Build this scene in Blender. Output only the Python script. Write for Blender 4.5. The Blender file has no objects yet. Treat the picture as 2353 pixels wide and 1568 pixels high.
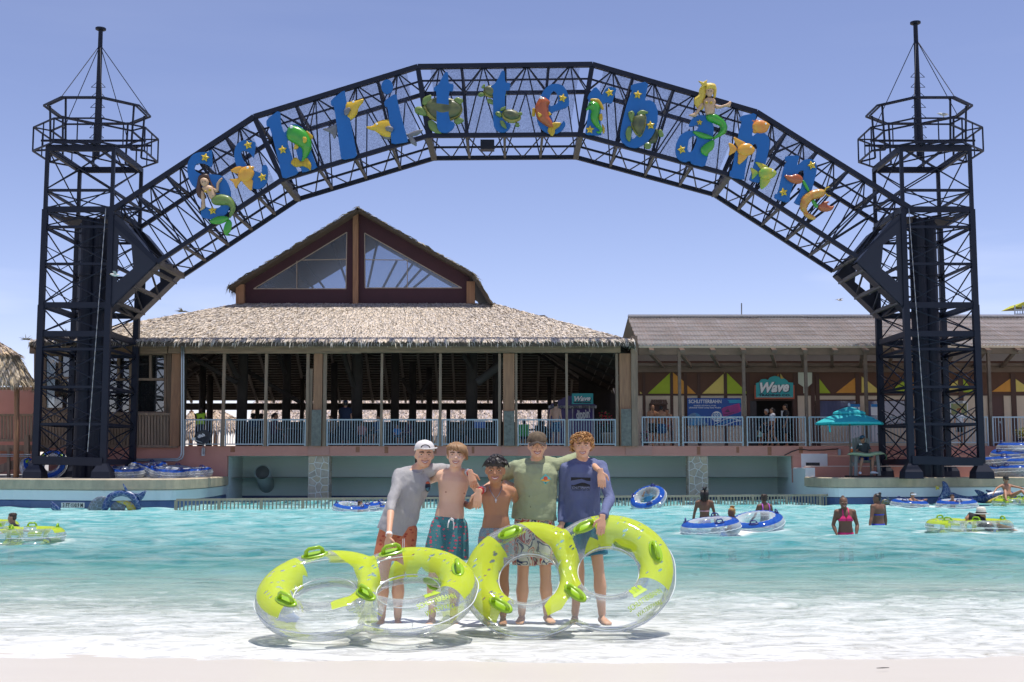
import bpy, bmesh, math, random
import numpy as np
from mathutils import Vector, Matrix, noise as mnoise, geometry as mgeo
rad = math.radians
S = bpy.context.scene
COL = S.collection
random.seed(7); RNG = np.random.default_rng(7)

# ------------------------------------------------------------------ camera, sky, sun, exposure
F = 2800.0                                   # focal length in pixels of a 2353 px wide picture
CAM = Vector((0, 0, 1.47)); PITCH = math.atan(278 / F)
_r = Vector((1, 0, 0)); _u = Vector((0, -math.sin(PITCH), math.cos(PITCH))); _f = Vector((0, math.cos(PITCH), math.sin(PITCH)))
cd = bpy.data.cameras.new('camera'); cam = bpy.data.objects.new('camera', cd); COL.objects.link(cam)
cam.location = CAM; cam.rotation_euler = (math.pi / 2 + PITCH, 0, 0)
cd.sensor_width = 36; cd.lens = 36 * F / 2353; cd.clip_start = .1; cd.clip_end = 3000
S.camera = cam
SUN = Vector((.12, -.015, .98)).normalized()   # towards the sun: near the zenith, a little to the right
W = bpy.data.worlds.new('World'); S.world = W; W.use_nodes = True
wn = W.node_tree.nodes; wl = W.node_tree.links; wn.clear()
sky = wn.new('ShaderNodeTexSky'); sky.sky_type = 'NISHITA'; sky.sun_disc = False
sky.sun_elevation = math.asin(SUN.z); sky.sun_rotation = math.atan2(SUN.x, SUN.y)
sky.air_density = .75; sky.dust_density = .1; sky.ozone_density = 3.5; sky.altitude = 0
tint = wn.new('ShaderNodeMix'); tint.data_type = 'RGBA'; tint.blend_type = 'MULTIPLY'; tint.inputs[0].default_value = 1
tint.inputs[7].default_value = (1.22, .95, .96, 1)
bg = wn.new('ShaderNodeBackground'); bg.inputs[1].default_value = .106
wo = wn.new('ShaderNodeOutputWorld')
wl.new(sky.outputs[0], tint.inputs[6]); # thin high haze streaks low over the horizon
tc = wn.new('ShaderNodeTexCoord'); wm = wn.new('ShaderNodeMapping'); wm.inputs[3].default_value = (1.2, 1.2, 9); wl.new(tc.outputs['Generated'], wm.inputs[0])
cn = wn.new('ShaderNodeTexNoise'); cn.inputs['Scale'].default_value = 2.2; cn.inputs['Detail'].default_value = 7; wl.new(wm.outputs[0], cn.inputs[0])
cr_ = wn.new('ShaderNodeMapRange'); cr_.inputs[1].default_value = .52; cr_.inputs[2].default_value = .78; cr_.inputs[4].default_value = .3; wl.new(cn.outputs[0], cr_.inputs[0])
sx = wn.new('ShaderNodeSeparateXYZ'); wl.new(tc.outputs['Generated'], sx.inputs[0]); lo_ = wn.new('ShaderNodeMapRange'); lo_.inputs[1].default_value = .08; lo_.inputs[2].default_value = .24; lo_.inputs[3].default_value = 1; lo_.inputs[4].default_value = .1; wl.new(sx.outputs[2], lo_.inputs[0]); ml_ = wn.new('ShaderNodeMath'); ml_.operation = 'MULTIPLY'; wl.new(cr_.outputs[0], ml_.inputs[0]); wl.new(lo_.outputs[0], ml_.inputs[1])
cm_ = wn.new('ShaderNodeMix'); cm_.data_type = 'RGBA'; wl.new(ml_.outputs[0], cm_.inputs[0]); wl.new(tint.outputs[2], cm_.inputs[6]); cm_.inputs[7].default_value = (7.5, 7.6, 8.2, 1)
wl.new(cm_.outputs[2], bg.inputs[0]); wl.new(bg.outputs[0], wo.inputs[0])
sl = bpy.data.lights.new('sun', 'SUN'); sl.energy = 2.9; sl.angle = rad(.5); sl.color = (1, .95, .87)
so = bpy.data.objects.new('sun', sl); COL.objects.link(so); so.rotation_euler = SUN.to_track_quat('Z', 'Y').to_euler()
so.location = (10, 10, 60)
S.view_settings.view_transform = 'Standard'; S.view_settings.look = 'None'
S.view_settings.exposure = 0.72; S.view_settings.gamma = 1; S.view_settings.use_curve_mapping = False
S.cycles.max_bounces = 7; S.cycles.diffuse_bounces = 3; S.cycles.glossy_bounces = 3; S.cycles.transmission_bounces = 4
S.cycles.transparent_max_bounces = 28; S.cycles.caustics_reflective = False; S.cycles.caustics_refractive = False
S.cycles.sample_clamp_indirect = 4; S.cycles.use_denoising = True; S.cycles.use_adaptive_sampling = True; S.cycles.adaptive_threshold = .02

def P(u, v, y):
    """a point of the photograph (2353 px wide) placed at depth y in metres"""
    d = _r * (u - 1176.5) + _u * (784 - v) + _f * F
    return CAM + d * (y / d.y)
def PX(u, y, v=1000): return P(u, v, y).x
def PZ(v, y): return P(1176, v, y).z
def onwater(u, v, z=0.0):
    d = _r * (u - 1176.5) + _u * (784 - v) + _f * F
    return CAM + d * ((z - CAM.z) / d.z)

# ------------------------------------------------------------------ materials
def lin(r, g, b):
    f = lambda c: (c / 255 / 12.92) if c <= 10 else ((c / 255 + .055) / 1.055) ** 2.4
    return (f(r), f(g), f(b), 1)
MATS = {}
def M(name, col, rough=.6, metal=0, var=0, vs=3.0, bump=0, bs=20, spec=.5, stretch=(1, 1, 1), col2=None, coat=0, vt='noise', sss=0, attr=None, alpha=None):
    """principled material; var mixes the colour by noise towards col2 (default a darker tone)"""
    if name in MATS: return MATS[name]
    m = bpy.data.materials.new(name); m.use_nodes = True; MATS[name] = m
    nt = m.node_tree; n = nt.nodes; l = nt.links; b = n['Principled BSDF']
    col = lin(*col) if max(col[:3]) > 1.5 else (*col[:3], 1)
    b.inputs['Base Color'].default_value = col; b.inputs['Roughness'].default_value = rough; b.inputs['Metallic'].default_value = metal
    b.inputs['Specular IOR Level'].default_value = spec
    if coat: b.inputs['Coat Weight'].default_value = coat; b.inputs['Coat Roughness'].default_value = .1
    if sss:
        b.inputs['Subsurface Weight'].default_value = sss; b.inputs['Subsurface Radius'].default_value = (.02, .008, .004); b.inputs['Subsurface Scale'].default_value = .6
    if var or bump:
        g = n.new('ShaderNodeNewGeometry'); mp = n.new('ShaderNodeMapping'); mp.inputs[3].default_value = stretch
        l.new(g.outputs[0], mp.inputs[0])
    if var:
        t = n.new('ShaderNodeTexNoise') if vt == 'noise' else n.new('ShaderNodeTexVoronoi')
        t.inputs['Scale'].default_value = vs
        if vt == 'noise': t.inputs['Detail'].default_value = 6; t.inputs['Roughness'].default_value = .62
        l.new(mp.outputs[0], t.inputs['Vector'])
        r = n.new('ShaderNodeValToRGB'); r.color_ramp.elements[0].position = .32; r.color_ramp.elements[1].position = .68
        c2 = (lin(*col2) if max(col2[:3]) > 1.5 else (*col2[:3], 1)) if col2 else tuple(c * (1 - .6) for c in col[:3]) + (1,)
        c2 = tuple(col[i] + (c2[i] - col[i]) * var for i in range(3)) + (1,)
        r.color_ramp.elements[0].color = c2; r.color_ramp.elements[1].color = col
        l.new(t.outputs['Fac' if vt == 'noise' else 'Distance'], r.inputs[0]); src = r.outputs[0]
        if attr:
            a = n.new('ShaderNodeAttribute'); a.attribute_name = attr
            mx = n.new('ShaderNodeMix'); mx.data_type = 'RGBA'; mx.blend_type = 'MULTIPLY'; mx.inputs[0].default_value = 1
            l.new(src, mx.inputs[6]); l.new(a.outputs['Color'], mx.inputs[7]); src = mx.outputs[2]
        l.new(src, b.inputs['Base Color'])
    elif attr:
        a = n.new('ShaderNodeAttribute'); a.attribute_name = attr; l.new(a.outputs['Color'], b.inputs['Base Color'])
    if bump:
        t2 = n.new('ShaderNodeTexNoise'); t2.inputs['Scale'].default_value = bs; t2.inputs['Detail'].default_value = 5
        l.new(mp.outputs[0], t2.inputs['Vector'])
        bp = n.new('ShaderNodeBump'); bp.inputs['Strength'].default_value = bump; bp.inputs['Distance'].default_value = .3 / bs
        l.new(t2.outputs[0], bp.inputs['Height']); l.new(bp.outputs[0], b.inputs['Normal'])
    return m
def nodes(m): return m.node_tree.nodes, m.node_tree.links, m.node_tree.nodes['Principled BSDF']
def clear_mat(name, tintc=(.93, .96, .97), gloss=.1, milk=.12, rough=.05):
    """thin clear vinyl, film or glass: see-through, a little milky, reflecting at grazing angles"""
    if name in MATS: return MATS[name]
    m = bpy.data.materials.new(name); m.use_nodes = True; MATS[name] = m
    n = m.node_tree.nodes; l = m.node_tree.links; n.clear()
    o = n.new('ShaderNodeOutputMaterial'); t = n.new('ShaderNodeBsdfTransparent'); t.inputs[0].default_value = (*tintc, 1)
    g = n.new('ShaderNodeBsdfGlossy'); g.inputs['Roughness'].default_value = rough; g.inputs['Color'].default_value = (1, 1, 1, 1)
    d = n.new('ShaderNodeBsdfDiffuse'); d.inputs[0].default_value = (.8, .84, .86, 1)
    tr = n.new('ShaderNodeBsdfTranslucent'); tr.inputs[0].default_value = (.8, .84, .86, 1)
    ad = n.new('ShaderNodeMixShader'); ad.inputs[0].default_value = .4; l.new(d.outputs[0], ad.inputs[1]); l.new(tr.outputs[0], ad.inputs[2])
    lw = n.new('ShaderNodeLayerWeight'); lw.inputs[0].default_value = .35
    mr = n.new('ShaderNodeMath'); mr.operation = 'MULTIPLY_ADD'; mr.inputs[1].default_value = milk * 1.6; mr.inputs[2].default_value = milk * .5
    l.new(lw.outputs['Facing'], mr.inputs[0])
    m1 = n.new('ShaderNodeMixShader'); l.new(mr.outputs[0], m1.inputs[0]); l.new(t.outputs[0], m1.inputs[1]); l.new(ad.outputs[0], m1.inputs[2])
    fr = n.new('ShaderNodeFresnel'); fr.inputs[0].default_value = 1.45
    mg = n.new('ShaderNodeMath'); mg.operation = 'MULTIPLY_ADD'; mg.inputs[1].default_value = .75; mg.inputs[2].default_value = gloss * .2
    l.new(fr.outputs[0], mg.inputs[0])
    m2 = n.new('ShaderNodeMixShader'); l.new(mg.outputs[0], m2.inputs[0]); l.new(m1.outputs[0], m2.inputs[1]); l.new(g.outputs[0], m2.inputs[2])
    l.new(m2.outputs[0], o.inputs[0])
    return m

# ------------------------------------------------------------------ mesh building
class MB:
    def __init__(s): s.v = []; s.f = []
    def add(s, vs, fs):
        b = len(s.v); s.v += [tuple(p) for p in vs]; s.f += [tuple(i + b for i in q) for q in fs]; return s
    def box(s, c, d, rot=None):
        c = Vector(c); h = [x / 2 for x in d]; vs = []
        for z in (-1, 1):
            for x, y in ((-1, -1), (1, -1), (1, 1), (-1, 1)):
                p = Vector((x * h[0], y * h[1], z * h[2])); vs.append(c + (rot @ p if rot else p))
        return s.add(vs, [(3, 2, 1, 0), (4, 5, 6, 7), (0, 1, 5, 4), (1, 2, 6, 5), (2, 3, 7, 6), (3, 0, 4, 7)])
    def bx(s, x0, x1, y0, y1, z0, z1): return s.box(((x0 + x1) / 2, (y0 + y1) / 2, (z0 + z1) / 2), (abs(x1 - x0), abs(y1 - y0), abs(z1 - z0)))
    def tube(s, pts, r, n=8, cap=True, closed=False, up=None):
        pts = [Vector(p) for p in pts]; k = len(pts)
        rr = r if isinstance(r, (list, tuple)) else [r] * k
        b = len(s.v); prev = None
        for i, p in enumerate(pts):
            if closed: d = pts[(i + 1) % k] - pts[i - 1]
            else: d = pts[min(i + 1, k - 1)] - pts[max(i - 1, 0)]
            d = d.normalized() if d.length > 1e-9 else Vector((0, 0, 1))
            if prev is None:
                a = Vector(up) if up else (Vector((0, 0, 1)) if abs(d.z) < .9 else Vector((0, 1, 0)))
            else: a = prev
            x = (a - d * a.dot(d)); x = x.normalized() if x.length > 1e-6 else d.orthogonal().normalized()
            prev = x; y = d.cross(x)
            q = rr[i]; ra, rb = q if isinstance(q, (tuple, list)) else (q, q)
            for j in range(n):
                t = 2 * math.pi * j / n; s.v.append(tuple(p + x * (math.cos(t) * ra) + y * (math.sin(t) * rb)))
        m = k if closed else k - 1
        for i in range(m):
            for j in range(n):
                a0 = b + i * n + j; a1 = b + i * n + (j + 1) % n; c0 = b + ((i + 1) % k) * n + j; c1 = b + ((i + 1) % k) * n + (j + 1) % n
                s.f.append((a0, a1, c1, c0))
        if cap and not closed:
            s.f.append(tuple(b + j for j in reversed(range(n)))); s.f.append(tuple(b + (k - 1) * n + j for j in range(n)))
        return s
    def ell(s, c, r, n=12, m=8, rot=None):
        c = Vector(c); b = len(s.v); r = (r, r, r) if not isinstance(r, (tuple, list)) else r
        put = lambda p: s.v.append(tuple(c + (rot @ Vector(p) if rot else Vector(p))))
        put((0, 0, -r[2]))
        for i in range(1, m):
            a = -math.pi / 2 + math.pi * i / m
            for j in range(n):
                t = 2 * math.pi * j / n; put((r[0] * math.cos(a) * math.cos(t), r[1] * math.cos(a) * math.sin(t), r[2] * math.sin(a)))
        put((0, 0, r[2])); e = len(s.v) - 1
        for j in range(n): s.f.append((b, b + 1 + (j + 1) % n, b + 1 + j)); s.f.append((e, e - n + j, e - n + (j + 1) % n))
        for i in range(m - 2):
            for j in range(n):
                a0 = b + 1 + i * n + j; a1 = b + 1 + i * n + (j + 1) % n; s.f.append((a0, a1, a1 + n, a0 + n))
        return s
    def rings(s, rings, cap=True):
        """loft through equal-length rings of points"""
        b = len(s.v); n = len(rings[0]); k = len(rings)
        for r in rings: s.v += [tuple(p) for p in r]
        for i in range(k - 1):
            for j in range(n): s.f.append((b + i * n + j, b + i * n + (j + 1) % n, b + (i + 1) * n + (j + 1) % n, b + (i + 1) * n + j))
        if cap:
            s.f.append(tuple(b + j for j in reversed(range(n)))); s.f.append(tuple(b + (k - 1) * n + j for j in range(n)))
        return s
    def prism(s, poly, d, holes=()):
        """flat 3d outline (list of points) pushed along d; holes are outlines too"""
        d = Vector(d); loops = [[Vector(p) for p in q] for q in [poly] + list(holes)]
        flat = [p for q in loops for p in q]; tri = mgeo.tessellate_polygon(loops); n = len(flat)
        nrm = mgeo.normal(loops[0]) if len(loops[0]) > 2 else Vector((0, 1, 0))
        fl = nrm.dot(d) > 0
        vs = flat + [p + d for p in flat]; fs = []
        t0 = (flat[tri[0][1]] - flat[tri[0][0]]).cross(flat[tri[0][2]] - flat[tri[0][0]]).dot(d)
        for t in tri:
            a = t if t0 < 0 else t[::-1]
            fs.append(tuple(a)); fs.append(tuple(i + n for i in a[::-1]))
        o = 0
        for qi, q in enumerate(loops):
            k = len(q)
            for j in range(k):
                a, b2 = o + j, o + (j + 1) % k
                fs.append((a, b2, b2 + n, a + n) if fl != True else (b2, a, a + n, b2 + n))
            o += k
        return s.add(vs, fs)
    def mesh(s, name='m', smooth=False):
        me = bpy.data.meshes.new(name); me.from_pydata(s.v, [], s.f)
        if smooth: me.polygons.foreach_set('use_smooth', [True] * len(me.polygons))
        me.update(); return me
    def build(s, name, mat, parent=None, smooth=False):
        return link(name, s.mesh(name, smooth), mat, parent)
def link(name, me, mat=None, parent=None):
    o = bpy.data.objects.new(name, me); COL.objects.link(o)
    if mat:
        for x in (mat if isinstance(mat, (list, tuple)) else [mat]): me.materials.append(x)
    if parent: adopt(o, parent)
    return o
def adopt(o, parent):
    o.parent = parent
    if parent.parent is None: o.matrix_parent_inverse = parent.matrix_basis.inverted()
def tag(o, label, cat, group=None, kind=None):
    if label: o['label'] = label
    if cat: o['category'] = cat
    if group: o['group'] = group
    if kind: o['kind'] = kind
    return o
def thing(name, loc, label, cat, group=None):
    o = bpy.data.objects.new(name, None); COL.objects.link(o); o.location = loc; o.empty_display_size = .2
    return tag(o, label, cat, group, 'thing')
def struct(o): o['kind'] = 'structure'; return o
UNIT = {}
def unit(shape, mat):
    k = (shape, mat.name)
    if k not in UNIT:
        b = MB()
        if shape == 'box': b.bx(-.5, .5, -.5, .5, 0, 1)
        else: b.tube([(0, 0, 0), (0, 0, 1)], .5, 8)
        me = b.mesh(shape, shape != 'box')
        if shape != 'box':
            for p in me.polygons:
                if len(p.vertices) > 4: p.use_smooth = False
        me.materials.append(mat); UNIT[k] = me
    return UNIT[k]
def bar(name, p, q, w, mat, parent, shape='box', d=None, up=None):
    """one straight member from p to q sharing one mesh with all its like"""
    p = Vector(p); q = Vector(q); z = (q - p); L = z.length; z = z / L
    a = Vector(up) if up else (Vector((0, 1, 0)) if abs(z.y) < .9 else Vector((1, 0, 0)))
    y = (a - z * a.dot(z)).normalized(); x = y.cross(z)
    m = Matrix(((x.x * w, y.x * (d or w), z.x * L, p.x), (x.y * w, y.y * (d or w), z.y * L, p.y), (x.z * w, y.z * (d or w), z.z * L, p.z), (0, 0, 0, 1)))
    o = bpy.data.objects.new(name, unit(shape, mat)); COL.objects.link(o)
    if parent: o.parent = parent; o.matrix_parent_inverse = parent.matrix_basis.inverted() if parent.parent is None else Matrix()
    o.matrix_basis = m
    return o
TMP = bpy.data.scenes.new('workshop')
def cook(ob):
    TMP.collection.objects.link(ob); vl = TMP.view_layers[0]; vl.update(); dg = vl.depsgraph
    me = bpy.data.meshes.new_from_object(ob.evaluated_get(dg), depsgraph=dg)
    TMP.collection.objects.unlink(ob); bpy.data.objects.remove(ob); return me
def fuse(mb, vox, smooth=4, factor=.5):
    """melt overlapping closed shapes into one skin"""
    ob = bpy.data.objects.new('w', mb.mesh()); m = ob.modifiers.new('r', 'REMESH'); m.mode = 'VOXEL'; m.voxel_size = vox; m.use_smooth_shade = True
    if smooth: k = ob.modifiers.new('s', 'SMOOTH'); k.iterations = smooth; k.factor = factor
    return cook(ob)
def text_mesh(txt, size=1.0, bold=0, ext=0, shear=0, align='CENTER', space=1):
    c = bpy.data.curves.new('t', 'FONT'); c.body = txt; c.size = size; c.offset = bold; c.extrude = ext; c.shear = shear
    c.align_x = align; c.align_y = 'CENTER'; c.resolution_u = 3; c.space_character = space
    return cook(bpy.data.objects.new('t', c))
def put_text(name, txt, center, size, mat, parent, width=None, bold=0, ext=.004, shear=0, rot=0, xa=(1, 0, 0), ya=(0, 0, 1)):
    """lettering standing on a plane given by its x and y axes"""
    me = text_mesh(txt, size, bold, ext, shear)
    co = np.empty(len(me.vertices) * 3, 'f'); me.vertices.foreach_get('co', co); co = co.reshape(-1, 3)
    if width: k = width / (co[:, 0].max() - co[:, 0].min()); co[:, 0] *= k
    co[:, 0] -= (co[:, 0].max() + co[:, 0].min()) / 2; co[:, 1] -= (co[:, 1].max() + co[:, 1].min()) / 2
    if rot: c, s_ = math.cos(rot), math.sin(rot); co[:, :2] = co[:, :2] @ np.array([[c, s_], [-s_, c]])
    X = np.array(xa); Y = np.array(ya); Z = np.cross(X, Y)
    w = np.array(center) + co[:, :1] * X + co[:, 1:2] * Y + co[:, 2:] * Z
    me.vertices.foreach_set('co', w.astype('f').ravel()); me.update(); me.materials.clear()
    return link(name, me, mat, parent)
def set_color(me, name, cols):
    a = me.color_attributes.new(name, 'FLOAT_COLOR', 'POINT'); a.data.foreach_set('color', np.asarray(cols, 'f').ravel())
def copy_tree(o, parent=None):
    c = o.copy(); COL.objects.link(c)
    if parent: c.parent = parent
    for ch in o.children: copy_tree(ch, c)
    return c

# ================================================================== SETTING: beach, pool, water, decks
def floor_z(y):
    return float(np.interp(y, [-60, 0, 8, 9.35, 11.3, 16, 22, 30, 38, 60], [1.6, .17, .030, 0, -.045, -.11, -.36, -.85, -1.05, -1.1]))
m_beach = M('pool plaster', (.60, .555, .49), .45, var=.22, vs=1.2, bump=.12, bs=60, spec=.4, col2=(.52, .475, .42), stretch=(.5, 1.6, 1))
def sheet(name, xs, ys, zf, mat, smooth=True):
    nx, ny = len(xs), len(ys); v = [(x, y, zf(x, y)) for y in ys for x in xs]
    f = [(j * nx + i, j * nx + i + 1, (j + 1) * nx + i + 1, (j + 1) * nx + i) for j in range(ny - 1) for i in range(nx - 1)]
    return MB().add(v, f).build(name, mat, None, smooth)
nz = lambda x, y, s, k=0: mnoise.noise(Vector((x * s, y * s, k)))
ys = list(np.arange(-60, 4, 8)) + list(np.arange(4, 14, .25)) + list(np.arange(14, 61, 1.5))
struct(sheet('beach', list(np.linspace(-60, 60, 121)), ys, lambda x, y: floor_z(y) + .012 * nz(x, y, .35) * (1 if y < 14 else 0), m_beach))
m_ground = M('ground', (.42, .39, .35), .9, var=.4, vs=.6)
struct(sheet('ground', [-1800, -300, -60, 60, 300, 1800], [46.6, 60, 100, 400, 2500], lambda x, y: .88 if y > 53 or abs(x) > 50 else -1.3, m_ground, False))
struct(MB().add([(-1800, -900, 1.5), (1800, -900, 1.5), (1800, -60, 1.5), (-1800, -60, 1.5)], [(0, 1, 2, 3)]).build('ground', m_ground))

# ---- water: real waves, tinted by its depth
m_water = bpy.data.materials.new('water'); m_water.use_nodes = True
n = m_water.node_tree.nodes; l = m_water.node_tree.links; n.clear()
out = n.new('ShaderNodeOutputMaterial'); geo = n.new('ShaderNodeNewGeometry')
mp = n.new('ShaderNodeMapping'); mp.inputs[3].default_value = (.55, 1.0, 1); l.new(geo.outputs[0], mp.inputs[0])
t1 = n.new('ShaderNodeTexNoise'); t1.inputs['Scale'].default_value = 2.4; t1.inputs['Detail'].default_value = 7; t1.inputs['Roughness'].default_value = .58; t1.inputs['Distortion'].default_value = .6
l.new(mp.outputs[0], t1.inputs[0])
bp = n.new('ShaderNodeBump'); bp.inputs['Strength'].default_value = 1.0; bp.inputs['Distance'].default_value = .3; l.new(t1.outputs[0], bp.inputs['Height'])
tr = n.new('ShaderNodeBsdfTransparent'); tr.inputs[0].default_value = (1, 1, 1, 1)
gl = n.new('ShaderNodeBsdfGlossy'); gl.inputs['Roughness'].default_value = .06; l.new(bp.outputs[0], gl.inputs['Normal'])
fr = n.new('ShaderNodeFresnel'); fr.inputs[0].default_value = 1.30; l.new(bp.outputs[0], fr.inputs['Normal'])
fm = n.new('ShaderNodeMath'); fm.operation = 'MULTIPLY'; fm.inputs[1].default_value = .85; l.new(fr.outputs[0], fm.inputs[0])
# fine bubbles: milky water, ripple light and shade painted into its colour, and foam where waves break on the slope
df = n.new('ShaderNodeBsdfDiffuse'); wr_c = n.new('ShaderNodeValToRGB'); wr_c.color_ramp.elements[0].position = .36; wr_c.color_ramp.elements[1].position = .66; wr_c.color_ramp.elements[0].color = (.13, .50, .52, 1); wr_c.color_ramp.elements[1].color = (.52, .80, .79, 1); l.new(t1.outputs[0], wr_c.inputs[0]); l.new(wr_c.outputs[0], df.inputs[0]); l.new(bp.outputs[0], df.inputs['Normal'])
mk = n.new('ShaderNodeMixShader'); ad_ = n.new('ShaderNodeAttribute'); ad_.attribute_name = 'depth'; l.new(ad_.outputs['Fac'], mk.inputs[0]); l.new(tr.outputs[0], mk.inputs[1]); l.new(df.outputs[0], mk.inputs[2])
mx = n.new('ShaderNodeMixShader'); l.new(fm.outputs[0], mx.inputs[0]); l.new(mk.outputs[0], mx.inputs[1]); l.new(gl.outputs[0], mx.inputs[2])
fo = n.new('ShaderNodeBsdfDiffuse'); fo.inputs[0].default_value = (.84, .85, .84, 1)
at = n.new('ShaderNodeAttribute'); at.attribute_name = 'foam'
t2 = n.new('ShaderNodeTexNoise'); t2.inputs['Scale'].default_value = 5.5; t2.inputs['Detail'].default_value = 8; t2.inputs['Roughness'].default_value = .7; t2.inputs['Distortion'].default_value = 1.2
mp2 = n.new('ShaderNodeMapping'); mp2.inputs[3].default_value = (.5, 1, 1); l.new(geo.outputs[0], mp2.inputs[0]); l.new(mp2.outputs[0], t2.inputs[0])
sm = n.new('ShaderNodeMath'); sm.operation = 'ADD'; l.new(t2.outputs[0], sm.inputs[0]); l.new(at.outputs['Fac'], sm.inputs[1])
fr2 = n.new('ShaderNodeMapRange'); fr2.inputs[1].default_value = .84; fr2.inputs[2].default_value = 1.26; fr2.inputs[4].default_value = .84; l.new(sm.outputs[0], fr2.inputs[0])
mf = n.new('ShaderNodeMixShader'); l.new(fr2.outputs[0], mf.inputs[0]); l.new(mx.outputs[0], mf.inputs[1]); l.new(fo.outputs[0], mf.inputs[2])
l.new(mf.outputs[0], out.inputs[0])
va = n.new('ShaderNodeVolumeAbsorption'); va.inputs[0].default_value = (.25, .93, .945, 1); va.inputs[1].default_value = .30
l.new(va.outputs[0], out.inputs['Volume'])
xs = np.linspace(-25, 25, 500); ysw = np.concatenate([np.arange(8.3, 14, .055), np.arange(14, 24, .12), np.arange(24, 53.01, .22)])
def shore(x): return float(np.interp(x, [-9, -3.8, -2, -.7, 1.2, 2.6, 4.2, 9], [8.75, 8.95, 9.15, 9.3, 9.1, 9.3, 9.65, 9.9])) + .10 * nz(x, 0, .8, 2) + .05 * nz(x, 0, 2.6, 4) + .02 * nz(x, 0, 7, 4)   # the shoreline wanders
def wave(x, y):
    a = min(1, max(.12, (y - 9.2) / 9))
    h = .035 * math.sin(y * 1.9 + 1.3 * nz(x, y, .16) * 3 + .12 * x) * a
    h += .075 * a * mnoise.noise(Vector((x * .5, y * 1.15, 3))) + .045 * a * mnoise.noise(Vector((x * 1.25, y * 2.9, 8))) + .012 * mnoise.noise(Vector((x * 2.6, y * 6, 18)))
    return h + .006 - max(0, shore(x) - y) * .2
nx, ny = len(xs), len(ysw)
wv = [(x, y, wave(x, y)) for y in ysw for x in xs]; b0 = len(wv)
wf = [(j * nx + i, j * nx + i + 1, (j + 1) * nx + i + 1, (j + 1) * nx + i) for j in range(ny - 1) for i in range(nx - 1)]
rim = [i for i in range(nx)] + [j * nx + nx - 1 for j in range(1, ny)] + [(ny - 1) * nx + i for i in range(nx - 2, -1, -1)] + [j * nx for j in range(ny - 2, 0, -1)]
wv += [(wv[i][0], wv[i][1], -1.7) for i in rim]; k = len(rim)
wf += [(rim[(i + 1) % k], rim[i], b0 + i, b0 + (i + 1) % k) for i in range(k)] + [tuple(b0 + i for i in reversed(range(k)))]
mb = MB(); mb.v = wv; mb.f = wf
water = mb.build('water', m_water, None, True); struct(water)
fa = water.data.attributes.new('foam', 'FLOAT', 'POINT')
# churned water round the bathers, floats and feet
WAKES = [(P(u, 1200, y).x, y, r) for u, y, r in ((1618, 27, .25), (1682, 26, .3), (1756, 28, .25), (1941, 25.2, .28), (2016, 29, .28), (1633, 25.4, .62), (1738, 26.6, .62), (2090, 39.8, .6), (2198, 39.4, .65), (806, 36.6, .5), (842, 37.2, .5), (1490, 38.1, .3), (30, 25, .3), (877, 11.4, .12), (914, 11.4, .12), (993, 11.4, .12), (1042, 11.4, .12), (1118, 11.25, .12), (1156, 11.25, .12), (1199, 11.4, .12), (1257, 11.4, .12), (1321, 11.4, .12), (1383, 11.4, .12), (2180, 26.2, .6), (2270, 26.2, .6), (85, 22.9, .6))]
def foam(x, y):
    d = y - shore(x) - .05
    f = np.interp(d, [-1, 0, .25, .9, 1.6, 2.6, 4, 7], [.50, .62, .64, .60, .56, .50, .40, .08])
    for cx, cy, r in WAKES:
        q = (x - cx) ** 2 + (y - cy) ** 2
        if q < (r + .8) ** 2: f += .42 * math.exp(-((math.sqrt(q) - r) / .22) ** 2)
    return f + .16 * nz(x, y * 2.2, .30, 9) * (1 if d < 7 else 0)
fa.data.foreach_set('value', np.array([foam(p[0], p[1]) if i < b0 else 0 for i, p in enumerate(wv)], 'f'))

water.data.attributes.new('depth', 'FLOAT', 'POINT').data.foreach_set('value', np.array([np.interp(-floor_z(p[1]), [0, .1, .4, 1.0], [.03, .22, .62, .88]) for p in wv], 'f'))

# ---- pool walls with tan coping, white tiles and a navy water line
m_cop = M('coping concrete', (.58, .47, .32), .85, var=.55, vs=2.2, bump=.3, bs=12, col2=(.22, .20, .15), stretch=(1, 1, .6))
m_tile = M('white wall tile', (.72, .76, .76), .35, var=.12, vs=6, bump=.1, bs=60, col2=(.5, .55, .55))
m_navy = M('navy tile band', (.045, .075, .19), .35, var=.5, vs=30, col2=(.10, .15, .32))
m_pink = M('pink stucco', (.60, .28, .22), .9, var=.28, vs=1.6, bump=.25, bs=50, col2=(.44, .19, .145))
m_deck = M('pool deck concrete', (.50, .46, .40), .9, var=.3, vs=1.5, bump=.1)
def run(name, path, y_in, z0, z1, mat, parent, thick):
    """a band of wall along a plan path, set back by y_in from the face line"""
    n = len(path); off = []
    for i in range(n):
        a = Vector(path[max(i - 1, 0)]); b = Vector(path[min(i + 1, n - 1)]); d = (b - a).normalized(); off.append(Vector((-d.y, d.x)))
    f = [Vector(p) + off[i] * y_in for i, p in enumerate(path)]; bk = [Vector(p) + off[i] * (y_in + thick) for i, p in enumerate(path)]
    b = MB()
    r = [[(f[i].x, f[i].y, z0), (f[i].x, f[i].y, z1 - .03), (f[i].x + off[i].x * .04, f[i].y + off[i].y * .04, z1), (bk[i].x, bk[i].y, z1), (bk[i].x, bk[i].y, z0)] for i in range(n)]
    b.rings([q[::-1] for q in r]); return b.build(name, mat, parent)
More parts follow.
